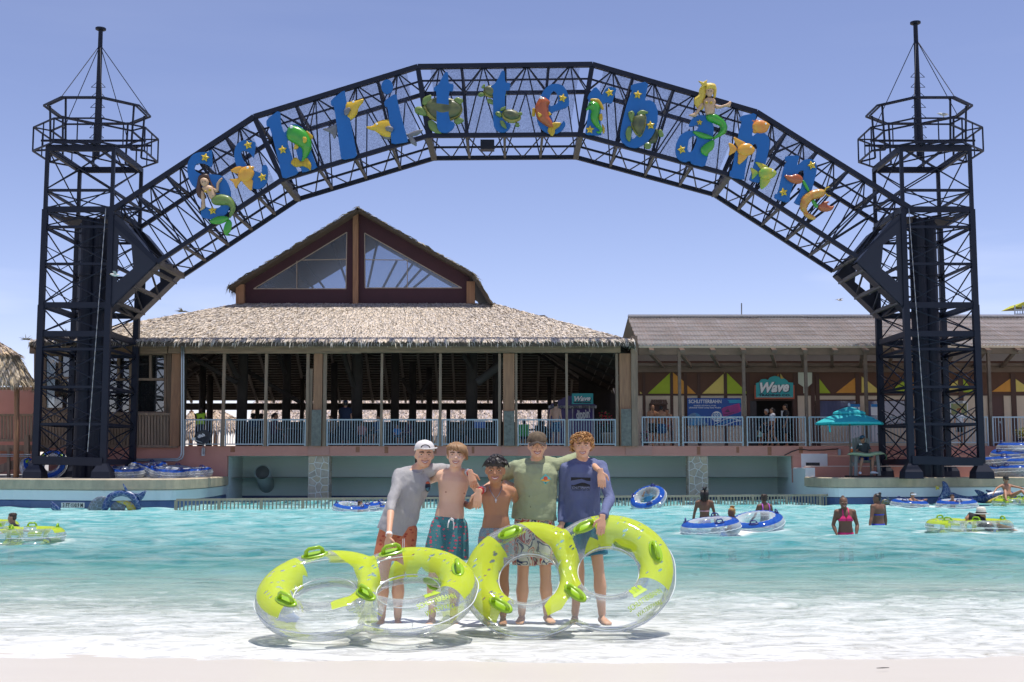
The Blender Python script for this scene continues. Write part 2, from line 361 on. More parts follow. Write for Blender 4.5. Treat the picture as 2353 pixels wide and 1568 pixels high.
def smooth_path(pts, n=6):
    out = []
    for i in range(len(pts) - 1):
        p0 = Vector(pts[max(i - 1, 0)]); p1 = Vector(pts[i]); p2 = Vector(pts[i + 1]); p3 = Vector(pts[min(i + 2, len(pts) - 1)])
        for j in range(n):
            t = j / n; out.append(.5 * ((2 * p1) + (p2 - p0) * t + (2 * p0 - 5 * p1 + 4 * p2 - p3) * t * t + (3 * p1 - p0 - 3 * p2 + p3) * t ** 3))
    return out + [Vector(pts[-1])]
def w2(u, v): p = onwater(u, v); return (p.x, p.y)
YB = 46.0; CX0 = P(521, 1100, YB).x; CX1 = P(1822, 1100, YB).x; YC = 48.7; ZD = PZ(1025, YB)
ZW = .94
left_path = smooth_path([(-40, 40), (-28, 39), w2(-60, 1167.5), w2(120, 1169.5), w2(240, 1171), w2(350, 1170)], 4)[:-1] + smooth_path([w2(350, 1170), w2(405, 1169), (P(470, 1100, 41.5).x, 41.5), (CX0, YB)], 5)
right_path = smooth_path([(P(1851, 1100, 44.3).x, 44.3), (P(1905, 1100, 42.4).x, 42.4), (P(2000, 1100, 42.2).x, 42.2), (P(2353, 1100, 43.6).x, 43.6), (28, 45), (40, 47)], 5)
for path, lab in ((left_path, 'curved pool wall with tan coping below the left tower'), (right_path, 'curved pool wall with tan coping in front of the lifeguard chair')):
    t = thing('pool_wall', (path[3][0], path[3][1], 0), lab, 'pool wall')
    run('coping', path, -.05, .61, ZW, m_cop, t, .55); run('white_tile_band', path, 0, .27, .606, m_tile, t, .45); run('navy_tile_band', path, .004, -1.3, .268, m_navy, t, .44)
t = thing('pool_wall', (CX1, 45, 0), 'tall white angled pool wall right beside the wave cave', 'pool wall')
seg = [(CX1, YB + .3), (P(1851, 1100, 44.3).x, 44.3)]
run('white_tile_band', seg, 0, .27, PZ(1075, 45), m_tile, t, .35); run('navy_tile_band', seg, .004, -1.3, .268, m_navy, t, .34)
def deck_poly(path, xs, name):
    pts = [(p[0], p[1] + .3, ZW - .03) for p in path] + xs
    o = MB().prism([Vector(p) for p in pts], (0, 0, -.3)).build(name, m_deck); struct(o)
deck_poly(left_path, [(CX0 - .2, YB + 1, ZW - .03), (-40, YB + 1, ZW - .03)], 'pool_deck')
deck_poly(right_path, [(40, YB + 3, ZW - .03), (CX1 + .2, YB + 3, ZW - .03), (CX1 + .2, 46, ZW - .03)], 'pool_deck')

# ---- the wave cave below the pavilion deck
m_cave = M('teal cave wall', (.74, .90, .84), .5, var=.25, vs=3, bump=.12, bs=8, col2=(.62, .80, .75), stretch=(.3, .3, 6))
m_cavel = M('pale cave side wall', (.74, .84, .80), .5, var=.2, vs=3, bump=.1, bs=8, stretch=(.3, .3, 6), col2=(.35, .42, .40))
ZC = PZ(1048, YB)
cave = thing('wave_cave', (0, YB, 0), 'dark teal wave cave recessed below the pavilion deck', 'cave')
MB().bx(CX0 - .3, CX1 + .3, YC, YC + .3, -1.3, ZD - .3).build('back_wall', m_cave, cave)  # wall set forward of its true depth so light reaches it
MB().bx(CX0 - .3, CX0, YB + .25, YC, -1.3, ZC).build('side_wall', m_cavel, cave)
MB().bx(CX1, CX1 + .3, YB + .25, YC, -1.3, ZC).build('side_wall', m_cavel, cave)
MB().bx(CX0 - .2, CX1 + .2, YB + .245, YC + .1, ZC - .01, ZC + .12).build('bounce_ceiling', m_cavel, cave)  # pale ceiling added to bounce light onto the cave walls
MB().bx(CX0, CX1, YC - .03, YC - .004, -1.3, .14).build('navy_band', m_navy, cave)
# pipe in the cave
m_pipe = M('painted pipe', (.42, .52, .50), .5, var=.15, vs=5)
pp = P(603, 1086, 47.3); pe = P(612, 1112, 48.6)
t = thing('outflow_pipe', pe, 'wide pale pipe stub angled out of the cave back wall', 'pipe')
ax = (pe - pp).normalized(); b = MB(); x = ax.orthogonal().normalized(); y = ax.cross(x)
rg = lambda c, r: [c + x * r * math.cos(a) + y * r * math.sin(a) for a in np.linspace(0, 2 * math.pi, 28, endpoint=False)]
b.rings([rg(pp, .27), rg(pp, .31), rg(pe + ax * .6, .31)][::1], False); b.build('pipe_barrel', m_pipe, t, True)
b = MB(); b.rings([rg(pp + ax * .001, .27), rg(pp + ax * .8, .27)], True); b.build('pipe_bore', M('pipe inside', (.12, .13, .12), .8), t, True)

# ---- fascia and pink lower walls
fas = thing('deck_fascia', (0, YB, ZC), 'long pink stucco deck edge below the railings', 'deck edge')
xL = P(-40, 1030, YB).x; xR = 32
MB().bx(CX0 - .0, xR, YB - .02, YB + .24, ZC, ZD).build('fascia_band', m_pink, fas)
m_stain = M('rust stain', (.30, .12, .06), .9, var=.5, vs=8, col2=(.45, .2, .14))
for u in (748, 822, 888, 1000, 1087, 1330, 1605, 1695, 1768, 1840, 455 + 80):
    w = random.uniform(.05, .09); x = P(u, 1035, YB).x; h = random.uniform(.2, .32)
    MB().bx(x - w, x + w, YB - .0245, YB - .0215, ZD - .03 - h, ZD - .03).build('stain', m_stain, fas)
for u0, u1 in ((708, 757), (1152, 1190), (1437, 1498)):
    MB().bx(P(u0, 1030, YB).x, P(u1, 1030, YB).x, YB - .06, YB - .024, ZC + .03, ZD + .012).build('fascia_plate', M('pink plate', (.54, .27, .22), .8, var=.15, vs=4), fas)
MB().bx(CX0 - 12, xR, YB + .26, 62.5, ZD - .12, ZD - .012).build('deck_slab', M('deck boards', (.16, .13, .11), .8, var=.4, vs=3), fas)
wl_ = thing('lower_wall', (-12, YB, 1), 'pink stucco wall behind the stacked tubes on the left', 'wall')
MB().bx(P(112, 1060, YB).x, CX0 - .003, YB, YB + .3, .7, ZD - .003).build('stucco', m_pink, wl_)
wr_ = thing('lower_wall', (12, YB, 1), 'pink stucco wall behind the lifeguard chair', 'wall')
MB().bx(CX1 + .003, xR, YB + .003, YB + .3, .7, ZC - .003).build('stucco', m_pink, wr_)
MB().bx(P(1851, 1080, 45).x, xR, 45, 45.3, .7, PZ(1073, 45)).build('low_step_wall', m_pink, wr_)
MB().bx(P(1851, 1080, 45).x, xR, 44.97, 45.32, PZ(1073, 45) + .002, PZ(1072, 45) + .02).build('ledge', M('ledge', (.75, .62, .55), .8), wr_)
t = thing('access_door', P(1872, 1072, 45.9), 'small white access hatch in the pink wall', 'door')
x0, x1 = P(1842, 1050, 45.9).x, P(1902, 1050, 45.9).x; z0, z1 = PZ(1075, 45.9), PZ(1043, 45.9)
MB().bx(x0, x1, YB - .05, YB - .003, z0, z1).build('frame', M('white paint', (.78, .76, .76), .5, var=.1, vs=6), t)
MB().bx(x0 + .05, x1 - .05, YB - .07, YB - .053, z0, z1 - .06).build('door_leaf', M('white paint', (.78, .76, .76), .5), t)
MB().bx(x0 + .16, x1 - .3, YB - .078, YB - .072, z0 + .02, z0 + .19).build('vent', M('dark vent', (.05, .05, .05), .8), t)

# ---- stone clad pillars: every stone is a piece
def clip(poly, p, nrm):
    out = []
    for i in range(len(poly)):
        a, b = poly[i], poly[(i + 1) % len(poly)]; da = (a - p) @ nrm; db = (b - p) @ nrm
        if da <= 0: out.append(a)
        if da * db < 0: out.append(a + (b - a) * (da / (da - db)))
    return out
def voronoi(w, h, nx, ny, rng, gap):
    seeds = np.array([((i + .5 + rng.uniform(-.38, .38)) * w / nx, (j + .5 + rng.uniform(-.38, .38)) * h / ny) for j in range(ny) for i in range(nx)])
    cells = []
    for s in seeds:
        poly = [np.array(p, float) for p in ((gap / 2, gap / 2), (w - gap / 2, gap / 2), (w - gap / 2, h - gap / 2), (gap / 2, h - gap / 2))]
        for q in seeds:
            if q is s or np.hypot(*(q - s)) < 1e-6: continue
            d = (q - s) / np.linalg.norm(q - s); poly = clip(poly, (s + q) / 2 - d * gap / 2, d)
            if len(poly) < 3: break
        if len(poly) >= 3: cells.append(poly)
    return cells
m_mort = M('white mortar', (.78, .76, .70), .9)
m_stone = [M('flagstone %d' % i, c, .85, var=.5, vs=5, bump=.3, bs=15) for i, c in enumerate(((.56, .46, .34), (.60, .49, .34), (.50, .43, .34), (.57, .47, .37)))]
def stone_pillar(u0, u1, lab, seed):
    rng = np.random.default_rng(seed); x0, x1 = P(u0, 1100, YB).x, P(u1, 1100, YB).x; zb, zt = -1.2, ZC - .004; w = x1 - x0; h = 1.9; y0 = YB + .06
    t = thing('stone_pillar', ((x0 + x1) / 2, y0, 0), lab, 'pillar')
    MB().bx(x0, x1, y0, y0 + w, zb, zt).build('core', m_mort, t)
    for face in (0, 1, 2):
        for cell in voronoi(w, h, 3, 7, rng, .035):
            c = sum(cell) / len(cell); b = MB()
            def p3(q, d):
                if face == 0: return Vector((x0 + q[0], y0 - d, zt - h + q[1]))
                if face == 1: return Vector((x0 - d, y0 + q[0], zt - h + q[1]))
                return Vector((x1 + d, y0 + q[0], zt - h + q[1]))
            r0 = [p3(q, -.01) for q in cell]; r1 = [p3(q, .016) for q in cell]; r2 = [p3(c + (q - c) * .9, .028) for q in cell]
            rr = [r0, r1, r2]
            b.rings([q[::-1] for q in rr] if face != 1 else rr); b.build('stone', m_stone[rng.integers(4)], t)
stone_pillar(708.5, 754, 'stone clad pillar in the cave left of the boys', 3)
stone_pillar(1584, 1627, 'stone clad pillar in the cave behind the braided woman', 9)

# ---- low rail in the water in front of the cave
m_rail = M('weathered fence rail', (.40, .33, .23), .6, var=.4, vs=6, col2=(.22, .18, .13))
fa0 = onwater(404, 1174.5); fa1 = onwater(1919, 1160); fz = .33
t = thing('pool_fence', fa0, 'low weathered rail standing in the water before the cave', 'fence')
bar('top_rail', fa0 + Vector((0, 0, fz)), fa1 + Vector((0, 0, fz)), .07, m_rail, t, 'box', .05)
for i in range(193):
    p = fa0.lerp(fa1, i / 192); big = i % 11 == 0
    bar('post' if big else 'baluster', p + Vector((0, 0, -.5)), p + Vector((0, 0, fz - .02)), .085 if big else .036, m_rail, t)

# ================================================================== TOWERS AND ARCH
m_steel = M('navy painted steel', (.007, .010, .023), .5, var=.4, vs=2.5, spec=.3, col2=(.018, .02, .034))
m_steel2 = M('navy steel plate', (.009, .012, .027), .5, var=.3, vs=1.2, bump=.05)
m_rustst = M('weathered brown steel', (.10, .075, .065), .6, var=.4, vs=4)
YF, YR = 42.0, 45.2
def V3(u, v, y=YF): return P(u, v, y)
def atY(p, y): return Vector((p.x, y, p.z))
def tower(uL, uR, side, lab):
    xl, xr = P(uL, 1090, YF).x, P(uR, 1090, YF).x; zb = ZW - .02
    cx = (xl + xr) / 2; cy = (YF + YR) / 2
    t = thing('lattice_tower', (cx, cy, zb), lab, 'tower', 'towers carrying the arch')
    lev = [zb + .55, PZ(975, YF), PZ(889.7, YF), PZ(802.7, YF), PZ(767.5, YF), PZ(701.6, YF), PZ(607, YF), PZ(522, YF), PZ(481.7, YF), PZ(437.7, YF), PZ(338, YF)]
    thick = {0, 4, 5, 8}; ztop = lev[-1]
    cor = [(xl, YF), (xr, YF), (xr, YR), (xl, YR)]
    for (x, y) in cor:
        bar('column', (x, y, zb), (x, y, lev[5]), .21, m_steel, t); bar('column', (x, y, lev[5]), (x, y, lev[8]), .18, m_steel, t)
        bar('column', (x, y, lev[8]), (x, y, ztop), .12, m_steel, t)
        b = MB(); b.rings([[(x + sx * w, y + sy * w, z) for sx, sy in ((-1, -1), (1, -1), (1, 1), (-1, 1))] for w, z in ((.32, zb - .02), (.3, zb + .22), (.14, zb + .5))]); b.build('foot_plate', m_steel, t)
    for k in range(4):
        a, c = cor[k], cor[(k + 1) % 4]; A = lambda z: Vector((a[0], a[1], z)); B = lambda z: Vector((c[0], c[1], z))
        for i, z in enumerate(lev):
            w = .2 if i in thick else .10
            bar('beam', A(z), B(z), .10 if i in thick else .09, m_steel, t, 'box', None) if i not in thick else bar('beam', A(z), B(z), .12, m_steel, t, 'box', w, up=(0, 0, 1))
        full = [zb + .55] + lev[1:]
        for i in range(len(full) - 1):
            z0, z1 = full[i] + .05, full[i + 1] - .05
            if z1 - z0 < .35: continue
            m = .5 * (A(z0) + B(z1))
            bar('brace', A(z0), B(z1), .05, m_steel, t, 'cyl'); bar('brace', B(z0), A(z1), .05, m_steel, t, 'cyl')
            if z1 - z0 > 1.1 and i < 7:
                bar('strut', .5 * (A(z0) + B(z0)), A(.5 * (z0 + z1)), .035, m_steel, t, 'cyl'); bar('strut', .5 * (A(z0) + B(z0)), B(.5 * (z0 + z1)), .035, m_steel, t, 'cyl')
    # plan bracing seen from below
    for i in (3, 5, 7, 8, 10):
        bar('plan_brace', (xl, YF, lev[i]), (xr, YR, lev[i]), .06, m_steel, t, 'cyl'); bar('plan_brace', (xr, YF, lev[i]), (xl, YR, lev[i]), .06, m_steel, t, 'cyl')
    # the pair of fat pipes in the middle
    px_ = cx + side * .12
    for dx, r in ((-.17, .30), (.24, .26)):
        b = MB(); n = 10; zz = np.linspace(zb, lev[8] - .1, n); pts = []; rr = []
        for z in zz[1:-1]:
            pts += [(px_ + dx, cy - .3, z - .04), (px_ + dx, cy - .3, z - .03), (px_ + dx, cy - .3, z + .03), (px_ + dx, cy - .3, z + .04)]; rr += [r, r + .05, r + .05, r]
        pts = [(px_ + dx, cy - .3, zz[0])] + pts + [(px_ + dx, cy - .3, zz[-1])]; rr = [r] + rr + [r]
        b.tube(pts, rr, 18); b.build('centre_pipe', m_steel, t, False)
    # bell-mouth plates under the top beam
    for dx in (-.7, .7):
        b = MB(); b.prism([(px_ + dx - .5, cy - .5, lev[8] - .03), (px_ + dx + .5, cy - .5, lev[8] - .03), (px_ + dx + .1 * (1 if dx < 0 else -1), cy - .5, lev[8] - .45)], (0, .05, 0)); b.build('hood_plate', m_rustst, t)
    # octagonal basket
    def octo(r, z): return [Vector((cx + r / math.cos(math.pi / 8) * math.sin(math.pi / 8 + k * math.pi / 4), cy - r / math.cos(math.pi / 8) * math.cos(math.pi / 8 + k * math.pi / 4), z)) for k in range(8)]
    zr0, zr1, zr2 = ztop + .06, PZ(272, 41.6), PZ(222, 41.8)
    lo, mid, up = octo(2.0, zr0), octo(2.0, zr1), octo(1.72, zr2); upb = octo(1.45, zr0 + .1); sec = octo(1.45, zr2 - .9)
    for k in range(8):
        j = (k + 1) % 8
        bar('ring_beam', lo[k], lo[j], .055, m_steel, t); bar('ring_beam', mid[k], mid[j], .05, m_steel, t)
        bar('ring_beam', up[k], up[j], .065, m_steel, t, 'box', .045); bar('ring_beam', octo(1.6, zr2 + .0)[k], octo(1.6, zr2)[j], .05, m_steel, t)
        bar('basket_post', lo[k], mid[k], .045, m_steel, t); bar('basket_post', upb[k], up[k].lerp(Vector((cx, cy, up[k].z)), .12), .06, m_steel, t)
        bar('basket_post', (lo[k] + lo[j]) / 2, (mid[k] + mid[j]) / 2, .035, m_steel, t)
        bar('basket_brace', sec[k], mid[k], .045, m_steel, t); bar('ring_beam', sec[k], sec[j], .055, m_steel, t)
        bar('basket_brace', upb[k], lo[k], .06, m_steel, t)
    # platform frame (heavy dark beams) and cross frames
    for k in range(4):
        a, c = cor[k], cor[(k + 1) % 4]; bar('platform_beam', (a[0], a[1], ztop - .05), (c[0], c[1], ztop - .05), .12, m_steel, t, 'box', .22, up=(0, 0, 1))
    for dx in (-.5, .5): bar('platform_beam', (cx + dx, cy - 2, zr0), (cx + dx, cy + 2, zr0), .08, m_steel, t)
    for dy in (-.35, .35): bar('platform_beam', (cx - 1.9, cy + dy, zr0 + .5), (cx + 1.9, cy + dy, zr0 + .5), .07, m_steel, t)
    # mast with rung brackets and stays
    zm = PZ(70 if side > 0 else 56, cy)
    mast = MB().tube([(cx, cy, zr0), (cx, cy, zm - 1.0), (cx, cy, zm)], [.12, .085, .08], 12).tube([(cx, cy, zm), (cx, cy, zm + .02), (cx, cy, zm + .08)], [.15, .19, .19], 16).build('mast', m_steel, t, False)
    z = zr0 + .3
    while z < zm - 2.0:
        bar('rung', (cx, cy, z + .28), (cx - .26, cy - .05, z), .022, m_steel, t, 'cyl'); bar('rung', (cx, cy, z + .28), (cx + .26, cy - .05, z), .022, m_steel, t, 'cyl')
        bar('rung', (cx - .26, cy - .05, z), (cx + .26, cy - .05, z), .022, m_steel, t, 'cyl'); z += .38
    for k in (0, 2, 3, 5, 7): bar('stay', (cx, cy, zm - .55), octo(1.5, zr2 - .6)[k] if k in (3, 5) else up[k], .03, m_steel, t, 'cyl')
    # chain hanging from the front
    b = MB(); xch = xr - .15 if side > 0 else xl + .15; z = lev[8]; pts = []
    for i in range(60): pts.append((xch - side * (.35 * i / 60), YF - .18, lev[8] - (lev[8] - zb - .9) * i / 59))
    b.tube(pts, [.022 if i % 2 else .012 for i in range(60)], 5); b.build('hanging_chain', M('galvanised chain', (.35, .36, .36), .4, 1), t)
    # foot beam
    bar('foot_beam', (xl, YF - .13, zb + .62), (xr, YF - .13, zb + .55), .10, m_steel, t, 'box', .28, up=(0, 0, 1))
    # haunch plates carrying the arch end, on the front and on the back
    xi = xr if side > 0 else xl
    zA, zB, zC = PZ(487, YF), PZ(603, YF), PZ(712, YF); xo = P(362, 603, YF).x if side > 0 else P(1969, 600, YF).x
    for y in (YF - .03, YR + .03):
        pl = [Vector((xi, y, zA)), Vector((xi + side * .35, y, zA - .25)), Vector((xo, y, zB)), Vector((xi, y, zC))]
        f = lambda s_, q: Vector((xi + (xo - xi) * s_, y, zC + (zA - zC) * q))
        ho = [f(.16, .28), f(.16, .76), f(.44, .66), f(.5, .42)]
        b = MB(); b.prism(pl, (0, .05, 0), [ho]); b.build('haunch_plate', m_steel2, t)
    for (a, c) in ((pl[1], pl[2]), (pl[2], pl[3])):
        for w in (-.02, .0):
            pass
        d = c - a; nn = Vector((0, 0, 1))
        q = [Vector((a.x, YF, a.z)), Vector((c.x, YF, c.z)), Vector((c.x, YF + .6, c.z)), Vector((a.x, YF + .6, a.z))]
        MB().prism(q, (0, 0, -.05)).build('flange', m_steel2, t)
        q = [Vector((p.x, p.y + YR - YF - .6, p.z)) for p in q]
        MB().prism(q, (0, 0, -.05)).build('flange', m_steel2, t)
    for s_ in (.15, .5, .85):
        p = pl[2].lerp(pl[3], s_); bar('haunch_tie', (p.x, YF, p.z), (p.x, YR, p.z), .12, m_rustst, t)
        p2 = pl[2].lerp(pl[3], min(1, s_ + .35)); bar('haunch_tie', (p.x, YF, p.z), (p2.x, YR, p2.z), .06, m_steel, t)
    return t
tower(81, 237, 1, 'dark steel lattice tower at the left end of the arch')
tower(2094, 2256, -1, 'dark steel lattice tower at the right end of the arch, beside the turquoise parasol')

arch = thing('arch_truss', P(1160, 230, 43.5), 'navy steel box truss arching between the two lattice towers', 'arch')
top = [(243, 493), (584, 269), (960, 154), (1361, 149), (1738.6, 258.5), (2094, 481)]
bot = [(362, 603), (648.7, 413), (984.4, 312.3), (1333.6, 309.7), (1675.4, 402), (1969, 590.6)]
TP = [P(u, v, YF) for u, v in top]; BP = [P(u, v, YF) for u, v in bot]
npan = [5, 4, 4, 4, 5]; TN, BN, KINK = [], [], set()
for s_ in range(5):
    for i in range(npan[s_]):
        if i == 0: KINK.add(len(TN))
        TN.append(TP[s_].lerp(TP[s_ + 1], i / npan[s_])); BN.append(BP[s_].lerp(BP[s_ + 1], i / npan[s_]))
TN.append(TP[-1]); BN.append(BP[-1]); NP = len(TN)
bk = lambda p: Vector((p.x, YR, p.z))
for y_ in (0, 1):
    g = bk if y_ else (lambda p: p)
    for s_ in range(5):
        bar('chord', g(TP[s_]), g(TP[s_ + 1]), .17 if not y_ else .14, m_steel, arch); bar('chord', g(BP[s_]), g(BP[s_ + 1]), .15, m_steel, arch)
    for i in range(NP):
        k = i in KINK
        bar('frame_post', g(TN[i]), g(BN[i]), .17 if k else .07, m_steel, arch, 'box', .1 if k else .07)
    for i in range(NP - 1):
        tm = (TN[i] + TN[i + 1]) / 2; bm = (BN[i] + BN[i + 1]) / 2
        l3 = TN[i].lerp(BN[i], .36); r3 = TN[i + 1].lerp(BN[i + 1], .36)
        for a, c in ((tm, BN[i]), (tm, BN[i + 1])): bar('diagonal', g(a), g(c), .05, m_steel, arch, 'cyl')
        if not y_: bar('lacing', g(tm), g(l3), .05, m_steel, arch, 'cyl'); bar('lacing', g(tm), g(r3), .05, m_steel, arch, 'cyl')
for i in range(NP):
    k = i in KINK
    bar('cross_beam', BN[i], bk(BN[i]), .20 if k else .085, m_rustst, arch); bar('cross_beam', TN[i], bk(TN[i]), .10, m_steel, arch)
    bar('cross_diagonal', TN[i], bk(BN[i]), .045, m_steel, arch, 'cyl')
for i in range(NP - 1):
    bm = (bk(BN[i]) + bk(BN[i + 1])) / 2
    bar('bottom_lacing', BN[i], bm, .05, m_steel, arch, 'cyl'); bar('bottom_lacing', BN[i + 1], bm, .05, m_steel, arch, 'cyl')
    tm = (TN[i] + TN[i + 1]) / 2
    bar('top_lacing', bk(TN[i]), tm, .05, m_steel, arch, 'cyl'); bar('top_lacing', bk(TN[i + 1]), tm, .05, m_steel, arch, 'cyl')
    c0 = (BN[i] + bk(BN[i])) / 2; c1 = (BN[i + 1] + bk(BN[i + 1])) / 2; bar('bottom_runner', c0, c1, .07, m_steel, arch)
    c0 = (TN[i] + bk(TN[i])) / 2; c1 = (TN[i + 1] + bk(TN[i + 1])) / 2; bar('top_runner', c0, c1, .06, m_steel, arch)
# perforated metal screens behind the letters
m_perf = bpy.data.materials.new('perforated metal'); m_perf.use_nodes = True
n, l, b = nodes(m_perf); b.inputs['Base Color'].default_value = (.05, .06, .11, 1); b.inputs['Roughness'].default_value = .6
geo = n.new('ShaderNodeNewGeometry'); vo = n.new('ShaderNodeTexVoronoi'); vo.inputs['Scale'].default_value = 30; vo.inputs['Randomness'].default_value = .1; l.new(geo.outputs[0], vo.inputs['Vector'])
mr = n.new('ShaderNodeMapRange'); mr.inputs[1].default_value = .60; mr.inputs[2].default_value = .68; mr.inputs[3].default_value = .0; mr.inputs[4].default_value = 1; l.new(vo.outputs['Distance'], mr.inputs[0])
tr = n.new('ShaderNodeBsdfTransparent'); mx = n.new('ShaderNodeMixShader'); l.new(mr.outputs[0], mx.inputs[0]); l.new(tr.outputs[0], mx.inputs[1]); l.new(b.outputs[0], mx.inputs[2])
l.new(mx.outputs[0], n['Material Output'].inputs[0])
sc = lambda p: Vector((p.x, YF + .12, p.z))
for i in range(NP - 1):
    if i < 3 or i > NP - 5: continue
    a0, a1, b0_, b1_ = TN[i], TN[i + 1], BN[i], BN[i + 1]
    e0 = .28 if i in KINK else .02; e1 = .28 if (i + 1) in KINK else .02
    q = [sc(a0.lerp(a1, e0)), sc(a0.lerp(a1, 1 - e1)), sc(b0_.lerp(b1_, 1 - e1)), sc(b0_.lerp(b1_, e0))]
    MB().prism(q, (0, .012, 0)).build('screen_panel', m_perf, arch)
# junction box under the arch
MB().box(P(1120, 335, 43.4), (.5, .4, .35)).build('junction_box', m_steel2, arch)

# ================================================================== LETTERS AND SEA CREATURES ON THE ARCH
m_let = M('blue letter paint', (.004, .125, .40), .5, var=.25, vs=1.5, col2=(.003, .095, .32))
CR = {'A': (402.2, 172.4, .2565), 'B': (919.2, 143.6, .21977), 'C': (1321.4, 143.6, .26857)}
def tr_(crop, pts, y):
    a, b, k = CR[crop]; return [P(a + x * k, b + v * k, y) for x, v in pts]
LET = [
 ('A', 's', 'with a dark haired mermaid', [(150,720),(200,695),(270,690),(295,695),(315,672),(330,675),(333,835),(270,795),(215,790),(185,800),(170,830),(180,860),(230,890),(330,890),(420,900),(470,960),(497,1040),(500,1100),(490,1180),(470,1230),(430,1270),(370,1290),(300,1292),(250,1280),(230,1265),(232,1110),(270,1180),(330,1200),(400,1190),(420,1150),(400,1100),(330,1060),(230,1040),(160,1000),(120,930),(108,850),(115,780)], []),
 ('A', 'c', 'with a yellow fish', [(725,605),(705,752),(680,710),(640,680),(600,680),(590,700),(600,740),(640,810),(690,850),(740,870),(775,880),(782,805),(826,810),(830,880),(825,950),(800,1000),(740,1025),(680,1010),(620,960),(570,860),(540,790),(528,720),(535,660),(560,610),(620,580),(680,590)], []),
 ('A', 'h', 'with a green fish', [(818,400),(940,308),(945,430),(975,520),(1000,500),(1040,445),(1090,440),(1140,470),(1170,540),(1260,800),(1275,830),(1140,875),(1130,850),(1075,640),(1050,580),(1020,570),(1000,600),(1085,840),(1110,880),(965,935),(945,850),(850,460),(818,462)], []),
 ('A', 'l', 'with a long nosed fish behind it', [(1395,225),(1520,130),(1525,190),(1620,660),(1630,735),(1490,762),(1480,700),(1425,275),(1398,275)], []),
 ('A', 'i', 'with a round dot', [(1872,232),(1982,160),(1995,250),(2085,585),(2085,600),(1940,622),(1935,560),(1905,285),(1878,285)], []),
 ('B', 't', 'in front of a large turtle', [(352,262),(400,235),(470,100),(503,100),(505,220),(562,225),(555,300),(508,300),(508,600),(575,635),(560,690),(500,735),(430,735),(395,700),(382,640),(382,300),(352,298)], []),
 ('B', 't', 'with two small turtles', [(945,250),(990,225),(1030,160),(1065,85),(1095,90),(1098,210),(1155,215),(1150,290),(1098,295),(1098,620),(1165,650),(1130,715),(1070,735),(1010,715),(980,670),(973,600),(973,300),(945,290)], []),
 ('B', 'e', 'with an orange fish', [(1430,600),(1435,480),(1460,370),(1510,280),(1570,230),(1640,220),(1710,245),(1750,310),(1770,400),(1765,465),(1575,525),(1590,600),(1630,660),(1680,650),(1715,605),(1735,650),(1700,710),(1640,745),(1570,750),(1500,720),(1450,660)], [[(1560,380),(1580,320),(1610,295),(1640,320),(1655,380),(1650,430),(1565,465)]]),
 ('B', 'r', 'with a green seahorse', [(1955,360),(2040,248),(2090,300),(2110,350),(2150,270),(2200,255),(2268,270),(2240,350),(2215,435),(2160,415),(2115,440),(2095,500),(2100,700),(2110,765),(1935,755),(1945,690),(1985,420)], []),
 ('C', 'b', 'with a turtle swimming through it', [(480,190),(630,160),(605,290),(600,330),(640,320),(685,350),(710,420),(705,520),(670,620),(610,690),(530,735),(450,720),(400,680),(383,630),(400,520),(450,330),(490,240),(475,230)], [[(600,440),(560,560),(520,640),(490,660),(480,620),(520,500),(560,430)]]),
 ('C', 'a', 'with a blonde mermaid on top', [(970,545),(1000,480),(1060,450),(1120,455),(1170,500),(1190,570),(1180,640),(1130,830),(1110,895),(1000,870),(985,840),(940,855),(880,830),(858,770),(865,690),(900,620),(960,585),(1040,585),(1060,545),(1040,535),(1000,550)], [[(975,650),(1030,620),(1045,660),(1010,750),(975,775),(960,740)]]),
 ('C', 'h', 'with three angelfish', [(1410,460),(1557,430),(1535,520),(1510,640),(1560,600),(1620,600),(1665,650),(1665,720),(1630,870),(1590,1035),(1490,1010),(1500,980),(1535,860),(1560,730),(1545,690),(1510,720),(1480,800),(1450,960),(1452,1005),(1322,980),(1325,930),(1345,920),(1400,600),(1430,500),(1408,500)], []),
 ('C', 'n', 'with an orange lobster', [(1800,800),(1925,795),(1905,850),(1900,885),(1960,830),(2020,825),(2065,860),(2070,930),(2030,1080),(1990,1200),(1995,1245),(1870,1205),(1890,1170),(1930,1100),(1960,960),(1955,920),(1920,930),(1885,990),(1840,1130),(1835,1205),(1705,1165),(1710,1125),(1735,1125),(1790,880),(1815,850),(1795,840)], []),
]
YL = YF - .22
def dense(pts, n=2):
    """round the corners of a traced outline a little"""
    for _ in range(n):
        o = []
        for i in range(len(pts)):
            a, b = pts[i], pts[(i + 1) % len(pts)]; o += [a * .8 + b * .2, a * .2 + b * .8]
        pts = o
    return pts
for cr, ch, lab, out_, holes in LET:
    pts = tr_(cr, out_, YL); c = sum(pts, Vector()) / len(pts)
    t = thing('sign_letter', (c.x, YL + .1, min(p.z for p in pts)), 'blue letter %s on the arch %s' % (ch, lab), 'letter', 'blue letters spelling the name across the arch')
    MB().prism(dense(pts, 1), (0, .08, 0), [dense(tr_(cr, h, YL), 1) for h in holes]).build('letter_board', m_let, t)
    if ch == 'i':
        q = [P(402.2 + (1900 + 52 * math.cos(a)) * .2565, 172.4 + (105 + 65 * math.sin(a)) * .2565, YL) for a in np.linspace(0, 2 * math.pi, 24, endpoint=False)]
        MB().prism(q, (0, .12, 0)).build('letter_dot', m_let, t)
    for k in range(2):
        p = pts[(k * len(pts)) // 2].lerp(c, .25); bar('bracket', (p.x, YL + .12, p.z), (p.x, YF + .05, p.z), .05, m_steel, t)

